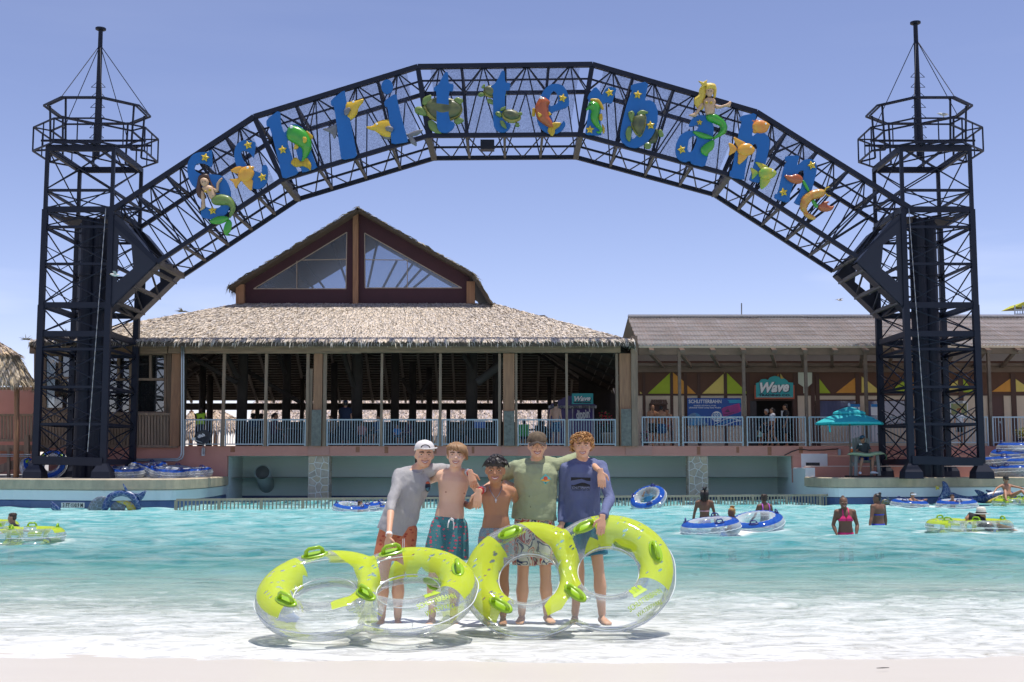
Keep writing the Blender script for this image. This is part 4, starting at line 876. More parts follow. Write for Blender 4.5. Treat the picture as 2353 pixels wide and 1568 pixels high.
MB().bx(xg0, xg1, YG2 + .9, YG2 + 1, ZG - .1, ZG + .1).build('tie_beam', m_dwood, pav)
# ---- eave beam, columns, posts
zb0, zb1 = PZ(813, 45.8), PZ(795, 45.8)
for u0, u1, dz in ((390, 830, 0), (826, 1425, .03)): MB().bx(P(u0, 800, 45.8).x, P(u1, 800, 45.8).x, 45.62 + dz * .5, 45.86, zb0 + dz, zb1 + .01 - dz).build('eave_beam', m_woodh, pav)
MB().bx(P(75, 800, 46).x, P(390, 800, 46).x, 45.7, 45.9, zb0, zb1).build('eave_beam', m_woodh, pav)
MB().bx(xe0 + .3, xe1 - .2, 45.95, 46.3, zb1 - .05, zb1 + .3).build('wall_plate', m_dwood, pav)
def column(u0, u1, y=45.9, mat=m_wood, d=.4, zt=None, name='column'): return MB().bx(P(u0, 900, y).x, P(u1, 900, y).x, y, y + d, ZD - .01, zt or zb0 + .006).build(name, mat, pav)
for u0, u1 in ((720, 740), (1156, 1182), (1424, 1450), (393, 414)): column(u0, u1, 45.78, m_wood, .42)
for u0, u1, v in ((717, 739, 942), (1158, 1182, 945), (1427, 1450, 940)): MB().bx(P(u0, 900, 45.7).x, P(u1, 900, 45.7).x, 45.70, 45.776, ZD, PZ(v, 45.7)).build('column_patch', m_patch, pav)
for u0, u1 in ((703, 710), (742, 750), (1145, 1151), (1183, 1189), (1415, 1421)): column(u0, u1, 45.84, m_woodg, .14, name='post')
for u0, u1 in ((510, 516.5), (607.5, 614), (874, 879.5), (1008.5, 1014.5), (1299.5, 1305)): column(u0, u1, 45.8, m_woodg, .12, name='post')
column(1451, 1466, 45.7, m_woodg, .3, PZ(772, 45.7), 'corner_board')
MB().bx(P(711, 900, 46.0).x, P(719, 900, 46.0).x, 45.9, 46.0, ZD, PZ(848, 46)).build('filler_board', m_woodg, pav)
# ---- interior: logs, braces, rafters, battens
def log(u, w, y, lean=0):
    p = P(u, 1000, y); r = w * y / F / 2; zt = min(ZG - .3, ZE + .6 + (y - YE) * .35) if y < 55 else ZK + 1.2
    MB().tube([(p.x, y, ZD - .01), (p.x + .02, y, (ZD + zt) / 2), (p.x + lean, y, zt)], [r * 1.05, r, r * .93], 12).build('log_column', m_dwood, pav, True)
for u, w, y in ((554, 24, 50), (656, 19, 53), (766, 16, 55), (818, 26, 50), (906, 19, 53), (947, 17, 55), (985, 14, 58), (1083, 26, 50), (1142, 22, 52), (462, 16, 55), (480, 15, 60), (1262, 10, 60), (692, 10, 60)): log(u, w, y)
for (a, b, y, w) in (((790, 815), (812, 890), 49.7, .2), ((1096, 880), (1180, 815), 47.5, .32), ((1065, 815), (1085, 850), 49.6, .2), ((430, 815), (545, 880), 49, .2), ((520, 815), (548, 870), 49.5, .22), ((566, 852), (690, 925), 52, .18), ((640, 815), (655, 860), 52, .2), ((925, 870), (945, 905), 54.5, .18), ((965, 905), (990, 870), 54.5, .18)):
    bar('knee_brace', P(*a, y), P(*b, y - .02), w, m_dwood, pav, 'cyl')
m_batt = M('rafter pole', (.30, .26, .22), .85, var=.4, vs=5)
for i in range(26):   # rafters of the rear slope
    x = xe0 + .8 + (xe1 - xe0 - 1.6) * i / 25; f = (x - E[3].x) / (E[2].x - E[3].x); gx = max(xg0, min(xg1, x * .98)); yt, zt_ = YG2, ZG
    if x < xg0: k = (x - E[3].x) / (xg0 - E[3].x); yt = YK + (YG2 - YK) * k; zt_ = ZK + (ZG - ZK) * k; gx = x
    if x > xg1: k = (E[2].x - x) / (E[2].x - xg1); yt = YK + (YG2 - YK) * k; zt_ = ZK + (ZG - ZK) * k; gx = x
    if YK - yt > .4: bar('rafter', (x, YK, ZK - .24), (gx, yt, zt_ - .24), .11, m_batt, pav)
for i in range(30):
    k = (i + .5) / 30; y = YK + (YG2 - YK) * k; z = ZK + (ZG - ZK) * k - .175; x0 = E[3].x + (xg0 - E[3].x) * k; x1 = E[2].x + (xg1 - E[2].x) * k
    bar('batten', (x0, y, z), (x1, y, z), .05, m_batt, pav, 'box', .03)
for i in range(14):
    k = (i + .5) / 14
    for (A0, A1, B0, B1, s_) in ((E[3], E[0], G[3], G[0], 1), (E[2], E[1], G[2], G[1], -1)):
        p = A0.lerp(B0, k); q = A1.lerp(B1, k); bar('batten', p - Vector((0, 0, .2)), q - Vector((0, 0, .2)), .05, m_batt, pav, 'box', .03)
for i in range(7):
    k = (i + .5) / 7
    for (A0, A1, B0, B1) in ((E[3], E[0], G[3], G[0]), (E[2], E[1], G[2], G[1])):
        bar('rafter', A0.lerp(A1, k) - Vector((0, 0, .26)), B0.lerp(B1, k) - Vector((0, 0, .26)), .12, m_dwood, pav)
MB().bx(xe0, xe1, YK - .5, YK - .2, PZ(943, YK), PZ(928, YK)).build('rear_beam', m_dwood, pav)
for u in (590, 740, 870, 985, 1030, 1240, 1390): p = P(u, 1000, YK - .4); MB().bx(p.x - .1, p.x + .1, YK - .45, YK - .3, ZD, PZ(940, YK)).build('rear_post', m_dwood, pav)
# ---- railings
m_alu = M('painted grey railing', (.40, .46, .50), .45, .2, var=.2, vs=6)
RAILG = 'metal railing panels along the deck'
def railing(u0, u1, lab, y=45.86, vt=965, vb=1021, sp=.098):
    x0, x1 = P(u0, 1000, y).x, P(u1, 1000, y).x; z1, z0 = PZ(vt, y), PZ(vb, y)
    t = thing('railing', ((x0 + x1) / 2, y, ZD), lab, 'railing', RAILG)
    bar('top_rail', (x0, y, z1), (x1, y, z1), .05, m_alu, t, 'box', .055); bar('bottom_rail', (x0, y, z0), (x1, y, z0), .045, m_alu, t, 'box', .045)
    for x in (x0 + .02, x1 - .02): bar('end_post', (x, y, ZD - .01), (x, y, z1), .05, m_alu, t)
    n_ = max(3, round((x1 - x0) / sp))
    for i in range(1, n_): x = x0 + (x1 - x0) * i / n_; bar('baluster', (x, y, z0), (x, y, z1), .021, m_alu, t)
for u0, u1, lab in ((424, 509, 'metal railing panel behind the satellite dish'), (517, 607, 'metal railing panel left of the thin post, second from the conduit'), (614.5, 702.5, 'metal railing panel left of the wide timber column'), (750.5, 873.5, 'metal railing panel in front of the man in navy'), (880, 1008, 'metal railing panel behind the white capped boy'), (1015, 1144.5, 'metal railing panel behind the flamingo shorts boy'), (1189.5, 1299, 'metal railing panel behind the boy in green'), (1305.5, 1415, 'metal railing panel behind the boy in blue, before the purple kiosk')): railing(u0, u1, lab)
for u0, u1, lab in ((1475, 1561, 'metal railing panel in front of the three bathers'), (1568, 1708, 'metal railing panel below the blue banner'), (1716, 1852, 'metal railing panel in front of the shop door'), (1859, 1988, 'metal railing panel behind the turquoise parasol'), (1995, 2160, 'metal railing panel behind the right tower pipes'), (2163, 2271, 'metal railing panel behind the right leg of the right tower'), (2281, 2420, 'metal railing panel at the right picture edge')): railing(u0, u1, lab, 45.9, 959, 1017, .12)
# ---- left wing: windows and board balustrade
wing = thing('timber_wing', P(250, 1025, 46), 'weathered timber wall with windows behind the left tower', 'building')
MB().prism(PV([(78, 1030), (78, 800), (394, 800), (394, 1030)], 46.3), (0, .12, 0), [PV([(104, 940), (104, 815), (172, 815), (172, 940)], 46.3), PV([(245, 950), (245, 815), (300, 815), (300, 950)], 46.3), PV([(312, 949), (312, 814), (380, 814), (380, 949)], 46.3)]).build('wall', m_woodg, wing)
m_glass = clear_mat('window glass', (.35, .38, .40), .6, .05, .03)
for u0, u1, v0, v1 in ((104, 172, 815, 940), (245, 300, 815, 950), (312, 380, 814, 949)):
    w_ = MB().prism(PV([(u0, v1), (u0, v0), (u1, v0), (u1, v1)], 46.36), (0, .01, 0)).build('window', m_glass, wing)
    for a, b in (((u0, v0), (u1, v0)), ((u0, v1), (u1, v1)), ((u0, v0), (u0, v1)), ((u1, v0), (u1, v1)), ((u0, v0 * .57 + v1 * .43), (u1, v0 * .57 + v1 * .43)), (((u0 + u1) / 2, v0), ((u0 + u1) / 2, v0 * .57 + v1 * .43))): bar('frame', P(*a, 46.28), P(*b, 46.28), .09, m_woodg, w_)
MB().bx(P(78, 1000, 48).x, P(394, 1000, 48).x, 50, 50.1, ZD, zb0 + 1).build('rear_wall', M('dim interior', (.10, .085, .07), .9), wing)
bal = thing('board_balustrade', P(245, 1025, 45.9), 'grey vertical board balustrade below the wing windows', 'balustrade')
for i in range(46):
    u = 80 + i * 7.1; h = random.uniform(-.5, .5); o = bar('board', P(u, 1024, 45.9), P(u, 953 + h, 45.9), .085, m_woodg, bal, 'box', .03)
bar('cap_rail', P(76, 952, 45.86), P(409, 952, 45.86), .09, m_woodg, bal, 'box', .12); bar('foot_rail', P(76, 1026, 45.86), P(409, 1026, 45.86), .1, m_woodg, bal)
# conduit and dish
m_cond = M('galvanised conduit', (.45, .49, .52), .4, .5)
t = thing('conduit', P(419, 900, 45.6), 'pair of grey conduits bending below the deck on the left', 'conduit')
for k, du in ((0, 0), (1, 4.5)):
    MB().tube([P(417 + du, 793, 45.55), P(417.5 + du, 830, 45.55), P(417 + du, 1040 + du, 45.6), P(415 + du * .8, 1049 + du, 45.6), P(408, 1055 + du * .8, 45.6), P(312, 1056 + du * .8, 45.6)], .032, 8).build('pipe', m_cond, t, True)
t = thing('satellite_dish', P(466, 1022, 45.3), 'dark satellite dish marked dish on a bracket before the railing', 'satellite dish')
c = P(466.5, 1005, 45.3); b = MB(); ax = Vector((-.25, -.93, .25)).normalized(); x = ax.cross(Vector((0, 0, 1))).normalized(); y = x.cross(ax)
rr_ = [[c + ax * (.10 * q * q - .06) + x * .34 * q * math.cos(a) + y * .27 * q * math.sin(a) for a in np.linspace(0, 2 * math.pi, 24, endpoint=False)] for q in (.02, .35, .7, 1, 1.02, .7, .3)]
for i in (4, 5, 6): rr_[i] = [p - ax * .02 for p in rr_[i]]
b.rings(rr_); b.build('reflector', M('dish grey', (.045, .05, .055), .5), t, True)
put_text('dish_lettering', 'dish', c - ax * .0 + Vector((-.05, -.075, .06)), .17, M('white print', (.8, .8, .8), .6), t, bold=.004, rot=.3)
bar('feed_arm', c - y * .2 + ax * -.02, c + ax * .35 + x * .15 - y * .2, .03, m_cond, t, 'cyl'); MB().box(c + ax * .36 + x * .17 - y * .16, (.12, .1, .1)).build('receiver', M('pale plastic', (.6, .6, .58), .5), t)
bar('mount_pole', c - ax * .05 - y * .1, P(467, 1044, 45.9), .045, m_cond, t, 'cyl'); MB().bx(P(463, 1040, 45.9).x, P(470, 1040, 45.9).x, 45.92, 45.975, PZ(1048, 45.9), PZ(1030, 45.9)).build('mount_plate', m_cond, t)
# ---- huts beyond the pavilion
hut_g = 'thatched roofs beyond the pavilion'
def hut(u, vt, ve, w, y, lab, seed):
    c = P(u, vt, y); ze = PZ(ve, y); r = w * y / F / 2; t = thing('thatched_hut', (c.x, y, ZD), lab, 'hut', hut_g); n_ = 14
    ring = [(c.x + r * math.cos(a), y + r * math.sin(a), ze) for a in np.linspace(0, 2 * math.pi, n_, endpoint=False)]
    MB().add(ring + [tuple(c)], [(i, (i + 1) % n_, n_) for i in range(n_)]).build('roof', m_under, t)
    for i in range(n_):
        if math.sin((i + .5) / n_ * 2 * math.pi) > .5: continue
        thatch('thatch', t, ring[i], ring[(i + 1) % n_], c, c, 12, 26, .5, .10, (.60, .47, .36), .2, seed=seed + i)
    MB().tube([(c.x, y, .8), tuple(c)], .14, 8).build('post', m_wood, t)
hut(497, 938, 990, 190, 72, 'conical thatched hut seen between the left pavilion posts', 40)
hut(440, 945, 1000, 80, 75, 'small conical thatched hut by the man in the yellow vest', 60)
t = thing('thatched_building', (0, 72, .9), 'long pale thatched roof seen through the back of the pavilion', 'building', hut_g)
za, zb_ = PZ(1000, 70), PZ(915, 76); q = [Vector((P(560, 1000, 70).x, 70, za)), Vector((P(1340, 1000, 70).x, 70, za)), Vector((P(1310, 920, 76).x, 76, zb_)), Vector((P(590, 920, 76).x, 76, zb_))]
slab('roof', q, .1, m_under, t); thatch('thatch', t, *q, 30, 330, .5, .09, (.58, .48, .42), .2, seed=77, dark=.5)
MB().bx(q[0].x + .5, q[1].x - .5, 71, 76, .8, za - .02).build('wall', M('tan wall', (.4, .33, .26), .9), t)

# ================================================================== SHOP WITH CORRUGATED PORCH ROOF
C_ = lambda x, y: (1407.5 + .2382 * x, 689.4 + .2382 * y)
D_ = lambda x, y: (1838.4 + .2748 * x, 689.4 + .2748 * y)
shop = thing('shop_building', P(1900, 1025, 50), 'half timbered shop with translucent corrugated porch roof on the right', 'building')
m_corr = bpy.data.materials.new('translucent corrugated sheet'); m_corr.use_nodes = True
n = m_corr.node_tree.nodes; l = m_corr.node_tree.links; n.clear()
o = n.new('ShaderNodeOutputMaterial'); d = n.new('ShaderNodeBsdfDiffuse'); t_ = n.new('ShaderNodeBsdfTranslucent'); tr = n.new('ShaderNodeBsdfTransparent'); tr.inputs[0].default_value = (.85, .83, .85, 1)
geo = n.new('ShaderNodeNewGeometry'); no = n.new('ShaderNodeTexNoise'); no.inputs['Scale'].default_value = .9; no.inputs['Detail'].default_value = 5; l.new(geo.outputs[0], no.inputs[0])
rp_ = n.new('ShaderNodeValToRGB'); rp_.color_ramp.elements[0].color = (.50, .49, .53, 1); rp_.color_ramp.elements[1].color = (.72, .70, .75, 1); rp_.color_ramp.elements[0].position = .35; rp_.color_ramp.elements[1].position = .65; l.new(no.outputs[0], rp_.inputs[0]); l.new(rp_.outputs[0], d.inputs[0])
t_.inputs[0].default_value = (.88, .85, .82, 1); m1 = n.new('ShaderNodeMixShader'); m1.inputs[0].default_value = .55; l.new(d.outputs[0], m1.inputs[1]); l.new(t_.outputs[0], m1.inputs[2])
m2 = n.new('ShaderNodeMixShader'); m2.inputs[0].default_value = .5; l.new(m1.outputs[0], m2.inputs[1]); l.new(tr.outputs[0], m2.inputs[2]); l.new(m2.outputs[0], o.inputs[0])
YS0, YS1, YS2 = 45.3, 49.5, 57.0; ZS0, ZS1 = PZ(795, YS0), PZ(729, YS1); xs0 = P(1443, 729, YS1).x; xs0b = P(1443, 729, YS1).x; xsr = 26.0
def corrugated(name, x0, x1, y0, z0, y1, z1, lift):
    k = int((x1 - x0) / .13); xs_ = np.linspace(x0, x1, k * 4 + 1); h = np.sin(np.arange(k * 4 + 1) * math.pi / 2) * .02
    v = [(x, y0, z0 + hh + lift) for x, hh in zip(xs_, h)] + [(x, y1, z1 + hh + lift) for x, hh in zip(xs_, h)]; N = len(xs_)
    return MB().add(v, [(i, i + 1, N + i + 1, N + i) for i in range(N - 1)]).build(name, m_corr, shop, True)
w_ = (xsr - xs0) / 12
for i in range(12):
    corrugated('roof_sheet', xs0 + i * w_ - (.02 if i else .0), xs0 + (i + 1) * w_ + .06, YS0, ZS0, YS1, ZS1, .012 * (i % 2))
MB().add([(xs0, YS1, ZS1), (xsr, YS1, ZS1), (xsr, YS2, ZS0 - .2), (xs0, YS2, ZS0 - .2)], [(0, 1, 2, 3)]).build('rear_roof', M('metal roof', (.4, .4, .4), .5), shop)
bar('ridge_cap', (xs0, YS1 - .05, ZS1 + .05), (xsr, YS1 - .05, ZS1 + .05), .3, M('white ridge cap', (.75, .75, .75), .5), shop, 'box', .07, up=(0, 0, 1))
m_purl = M('purlin timber', (.62, .46, .34), .8, var=.3, vs=5, stretch=(.3, 2, 2))
for i in range(7):
    k = (i + .25) / 7; y = YS0 + (YS1 - YS0) * k; z = ZS0 + (ZS1 - ZS0) * k - .07; bar('purlin', (xs0, y, z), (xsr, y, z), .09, m_purl, shop, 'box', .05)
for i in range(12):
    for j in range(7):
        k = (j + .25) / 7 + random.uniform(-.012, .012); y = YS0 + (YS1 - YS0) * k; z = ZS0 + (ZS1 - ZS0) * k + .035; bar('lap_strip', (xs0 + i * w_, y, z), (xs0 + (i + 1) * w_ + .03, y, z + .004), .012, m_purl, shop, 'box', .03)
m_tim = M('dark weathered timber', (.22, .15, .11), .9, var=.6, vs=3, bump=.3, bs=20, stretch=(.4, 1, 1), col2=(.09, .065, .05))
for i in range(16):
    x = xs0 + .5 + i * 1.15; bar('porch_rafter', (x, YS0 + .15, ZS0 - .2), (x, YS1, ZS1 - .2), .09, m_tim, shop, 'box', .18)
    bar('porch_strut', (x, 46.1, PZ(812, 46.1)), (x + .9, 49.5, PZ(843, 49.6)), .12, m_tim, shop)
for i in range(10):
    x = xs0 + 1 + i * 1.9; bar('web', (x, YS0 + 1.2, ZS0 + .05), (x + 1.3, YS1 - .6, ZS1 - .4), .14, m_tim, shop); bar('web', (x + 1.3, YS0 + 1.2, ZS0 + .05), (x, YS1 - .6, ZS1 - .4), .14, m_tim, shop)
bar('porch_beam', (xs0 + .05, 46.1, PZ(808, 46.1)), (P(2040, 808, 46.1).x, 46.1, PZ(808, 46.1)), .16, m_tim, shop, 'box', .26, up=(0, 0, 1))
bar('porch_beam', (P(2040, 808, 46.1).x, 46.1, PZ(806, 46.1)), (xsr, 46.1, PZ(806, 46.1)), .16, m_tim, shop, 'box', .24, up=(0, 0, 1))
bar('wall_beam', (xs0, 49.6, PZ(849, 49.6)), (xsr, 49.6, PZ(849, 49.6)), .16, m_tim, shop, 'box', .24, up=(0, 0, 1)); bar('wall_beam', (xs0, 49.4, PZ(838, 49.4)), (xsr, 49.4, PZ(838, 49.4)), .12, m_tim, shop, 'box', .1)
for u in (1562, 1710, 1853, 1991, 2275, 2420): MB().bx(P(u - 3.3, 900, 46).x, P(u + 3.3, 900, 46).x, 45.98, 46.12, ZD - .01, PZ(800, 46)).build('porch_post', m_tim, shop)
# ---- wall
YW = 50.0; m_brn = M('brown stucco', (.14, .066, .042), .85, var=.25, vs=3, bump=.15, bs=60); m_crm = M('cream stucco', (.74, .60, .45), .9, var=.15, vs=2, bump=.15, bs=60)
m_trim = M('brown trim', (.09, .043, .03), .7); m_lime = M('lime paint', (.42, .52, .03), .7, var=.15, vs=6); m_ora = M('orange paint', (.74, .32, .05), .7, var=.15, vs=6); m_ylw = M('yellow paint', (.78, .60, .15), .7, var=.15, vs=6)
zm_ = PZ(907, YW)
def rect(name, u0, v0, u1, v1, y, d, mat, parent): a = P(u0, v1, y); b = P(u1, v0, y); return MB().bx(a.x, b.x, y, y + d, a.z, b.z).build(name, mat, parent)
rect('brown_band', 1462, 830, 2500, 907, YW, .2, m_brn, shop)
for u0, u1 in ((1462, 1722), (1826, 2500)): rect('cream_wall', u0, 907.2, u1, 1032, YW, .2, m_crm, shop)
TRI = [(m_lime, [C_(340,905), C_(560,905), C_(560,700)]), (m_ora, [C_(582,905), C_(698,905), C_(698,795), C_(582,700)]), (m_ora, [C_(722,905), C_(805,905), C_(722,825)]), (m_ylw, [C_(865,905), C_(1085,905), C_(1085,700)]), (m_lime, [C_(1105,905), C_(1310,905), C_(1105,705)]), (m_ylw, [C_(265,905), C_(290,905), C_(265,885)]),
  (m_ora, [C_(1590,735), C_(1600,735), C_(1600,712)]), (m_ylw, [C_(1620,712), C_(1620,790), C_(1675,790)]), (m_lime, [D_(145,640), D_(145,780), D_(255,780)]), (m_ora, [D_(300,778), D_(488,778), D_(488,630)]), (m_ylw, [D_(515,640), D_(515,775), D_(685,775)]), (m_lime, [D_(740,775), D_(915,775), D_(915,640)]), (m_ora, [D_(935,640), D_(935,775), D_(1080,775)]), (m_ylw, [D_(1150,772), D_(1340,772), D_(1340,660)]), (m_lime, [D_(1365,660), D_(1365,772), D_(1455,772)]), (m_ora, [D_(1605,768), D_(1770,768), D_(1770,650)]), (m_ylw, [D_(1785,650), D_(1785,768), D_(1960,768)])]
for m_, q in TRI: MB().prism(PV(q, YW - .012), (0, .03, 0)).build('coloured_triangle', m_, shop)
rect('horizontal_trim', 1462, 905.2, 2500, 909.4, YW - .05, .06, m_trim, shop)
for u in (1480.5, 1544, 1576, 1607, 1668, 1720, 1829, 1869, 1880, 1972, 2095, 2160, 2210, 2331, 2420): rect('stud', u - 2.3, 858, u + 2.3, 1030, YW - .038, .05, m_trim, shop)
# notched pale panel by the door
MB().prism(PV([C_(1790, 690), C_(1925, 690), C_(1925, 805), C_(1885, 840), C_(1885, 900), C_(1842, 900), C_(1842, 840), C_(1792, 805)], YW - .06), (0, .02, 0)).build('pale_panel', M('pale green panel', (.62, .64, .52), .8), shop)
# open shop door
dr = thing('shop_doorway', P(1774, 1025, YW), 'dark open shop doorway below the wave sign', 'doorway')
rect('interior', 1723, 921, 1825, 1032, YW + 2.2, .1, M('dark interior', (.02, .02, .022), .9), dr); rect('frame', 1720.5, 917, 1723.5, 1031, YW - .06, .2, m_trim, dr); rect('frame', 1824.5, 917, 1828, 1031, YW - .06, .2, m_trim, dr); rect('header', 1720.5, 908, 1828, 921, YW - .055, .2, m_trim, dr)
rect('door_leaf', 1724, 921.5, 1738, 1031, YW + .02, .06, M('dark door', (.04, .03, .03), .5), dr); rect('notice', 1795, 944, 1806, 958, YW + .3, .01, M('paper', (.7, .72, .7), .8), dr)
# windows
m_refl = M('painted sky reflection glass', (.16, .17, .30), .08, .0, var=.5, vs=.9, spec=1, col2=(.03, .03, .04), stretch=(2, 1, .3))  # bluish sky reflection is put into the base colour
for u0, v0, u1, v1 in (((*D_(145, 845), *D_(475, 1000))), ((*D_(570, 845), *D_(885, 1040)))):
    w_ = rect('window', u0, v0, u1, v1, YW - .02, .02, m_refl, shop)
    for a in ((u0 - 3, v0 - 3, u1 + 3, v0), (u0 - 3, v1, u1 + 3, v1 + 3), (u0 - 3, v0, u0, v1), (u1, v0, u1 + 3, v1)): rect('frame', *a, YW - .07, .07, m_trim, w_)
d2 = thing('brown_door', P(2290, 1025, YW), 'brown panelled door right of the right tower', 'door')
rect('frame', 2275, 908.8, 2306, 1031, YW - .065, .06, m_trim, d2); rect('door_leaf', 2279, 913, 2302, 1031, YW - .09, .02, M('brown door', (.09, .03, .02), .5, var=.2), d2); rect('handle', 2297, 968, 2299.5, 973, YW - .14, .05, m_alu, d2)
# info board with shingle roof
ib = thing('notice_board', P(1514, 1025, 49.9), 'brown notice board with small shingle roof behind the bathers', 'notice board')
rect('board', *C_(360, 1000), *C_(525, 1190), 49.85, .1, m_trim, ib)
for r in range(3):
    for i in range(7):
        f = .82 + .06 * r; uc, vv = C_(448, 0)[0], C_(0, 962 + r * 15)[1]; hw = 22 * f
        rect('shingle', uc - hw + i * hw * 2 / 7 + .3, vv, uc - hw + (i + 1) * hw * 2 / 7 - .3, vv + 4, 49.68 - .03 * r, .06, M('shingle', (.16, .10, .075), .9, var=.5, vs=6), ib)
# ---- wave sign
def wave_sign(cen, w, h, y, lab, shape=True):
    m_teal = M('teal sign paint', (.03, .36, .37), .5); m_or = M('coral sign edge', (.62, .13, .06), .5); m_tx = M('white lettering', (.82, .82, .80), .5); m_nv = M('navy lettering', (.015, .03, .06), .5)
    u, v = cen; t = thing('shop_sign', P(u, v + h / 2, y), lab, 'sign')
    if shape:
        o = [(-.5, .5), (-.5, -.18), (-.42, -.22), (-.36, -.36), (-.24, -.38), (-.18, -.33), (-.12, -.46), (0, -.53), (.12, -.48), (.17, -.38), (.26, -.40), (.34, -.30), (.37, -.22), (.5, -.2), (.5, .5)]
        MB().prism(PV([(u + a * w * .97, v + b * h * .97 - .02 * h) for a, b in o], y - .04), (0, .05, 0)).build('sign_face', m_teal, t)
        MB().prism(PV([(u - w * .52, v + h * .53), (u - w * .52, v - .1 * h), (u + w * .52, v - .1 * h), (u + w * .52, v + h * .53)], y + .012), (0, .05, 0)).build('sign_back', m_or, t)
    else: rect('sign_face', u - w / 2, v - h / 2, u + w / 2, v + h / 2, y - .04, .05, m_teal, t)
    k = y / F; c = P(u, v - .01 * h, y - .05)
    put_text('wave_outline', 'Wave', c + Vector((.012, .002, -.012)), h * k * .62, m_nv, t, w * k * .80, .045 * h * k, .004, .35, .05); put_text('wave_lettering', 'Wave', c + Vector((0, -.012, 0)), h * k * .62, m_tx, t, w * k * .76, .026 * h * k, .004, .35, .05)
    put_text('trading_lettering', 'TRADING CO.' if shape else 'TRADING COMPANY', P(u, v + h * .36, y - .05), h * k * .14, m_nv, t, w * k * .84, .006, .003)
    if shape: rect('thin_rule', u - w * .46, v + h * .43, u + w * .46, v + h * .44, y - .046, .004, m_tx, t)
wave_sign((1780, 890.5), 88, 50, 49.7, 'teal wave trading sign with white script over the shop door')
# ---- blue banner
bn = thing('banner', P(1641, 980, 49.85), 'blue park banner with pink cards and a price circle on the shop wall', 'banner')
m_bl = M('banner blue', (.012, .07, .33), .5, var=.3, vs=1.2, col2=(.02, .16, .45)); m_wh = M('white print', (.8, .8, .8), .6); yb = 49.86
rect('banner_sheet', *C_(725, 948), *C_(1240, 1212), yb, .02, m_bl, bn)
put_text('headline', 'SCHLITTERBAHN', P(*C_(893, 980), yb - .006), .2, m_wh, bn, 315 * .2382 * yb / F, .004, .002)
put_text('small_print', 'UNLIMITED VISITS FOR ALL OF 2023', P(*C_(890, 1020), yb - .006), .07, m_wh, bn, 215 * .2382 * yb / F, .001, .002)
put_text('small_print', 'UPGRADE TODAY at Any Ticket Window', P(*C_(893, 1042), yb - .006), .08, m_wh, bn, 310 * .2382 * yb / F, .002, .002)
MB().prism(PV([C_(1105, 965), C_(1238, 965), C_(1238, 995), C_(1120, 995), C_(1125, 980)], yb - .005), (0, .004, 0)).build('ribbon', M('cyan print', (.03, .35, .55), .6), bn)
for k_, (dx, dy) in enumerate(((22, -12), (10, -5), (0, 2))):
    MB().prism(PV([C_(1050 + dx, 1050 + dy), C_(1200 + dx, 1010 + dy), C_(1218 + dx, 1085 + dy), C_(1068 + dx, 1128 + dy)], yb - .006 - .004 * k_), (0, .003, 0)).build('pink_card', M('pink print %d' % k_, (.55 - .1 * k_, .04, .22), .5), bn)
b = MB(); cc = C_(1107, 1068)
for a, s_ in (((-24, 8, 24, 14), 0), ((-10, -6, -2, 8), 0), ((2, -16, 10, 8), 0), ((12, -4, 18, 8), 0)): q0 = P(cc[0] + a[0] * .2382, cc[1] + a[3] * .2382, yb - .018); q1 = P(cc[0] + a[2] * .2382, cc[1] + a[1] * .2382, yb - .018); b.bx(q0.x, q1.x, q0.y, q0.y + .003, q0.z, q1.z)
b.build('castle_logo', m_nv_ if False else M('navy lettering', (.015, .03, .06), .5), bn)
put_text('card_print', 'SCHLITTERBAHN', P(*C_(1125, 1098), yb - .02), .06, M('navy lettering', (.015, .03, .06), .5), bn, 95 * .2382 * yb / F, .001, .002, rot=.26)
circ = lambda x, y, r, yy: PV([C_(x + r * math.cos(a), y + r * math.sin(a)) for a in np.linspace(0, 2 * math.pi, 28, endpoint=False)], yy)
MB().prism(circ(1005, 1125, 50, yb - .012), (0, .004, 0)).build('price_circle', m_wh, bn)
put_text('price', '$59', P(*C_(1000, 1122), yb - .016), .3, M('blue print', (.02, .2, .5), .6), bn, 70 * .2382 * yb / F, .004, .002); rect('under_price', *C_(975, 1152), *C_(1035, 1157), yb - .016, .003, M('blue print', (.02, .2, .5), .6), bn)
arc = [C_(725 + 200 * t, 1212 - 130 * math.sin(math.pi * min(1, .25 + .55 * t)) * (1 - t ** 3)) for t in np.linspace(0, 1, 14)]
MB().prism(PV([C_(725, 1211)] + arc[:-1] + [C_(922, 1211)], yb - .005), (0, .003, 0)).build('photo_print', M('banner photo', (.25, .22, .2), .6, var=1, vs=3, col2=(.05, .3, .6)), bn)
for j in range(3):
    pts = [(990 + 250 * t, 1205 - (14 * j) - 60 * t * (1 - .6 * t) + 18 * math.sin(5 * t + j)) for t in np.linspace(0, 1, 12)]
    MB().prism(PV([C_(*p) for p in pts] + [C_(x, y + 7) for x, y in pts[::-1]], yb - .007 - j * .001), (0, .003, 0)).build('wave_print', m_wh if j != 1 else M('cyan print', (.03, .35, .55), .6), bn)
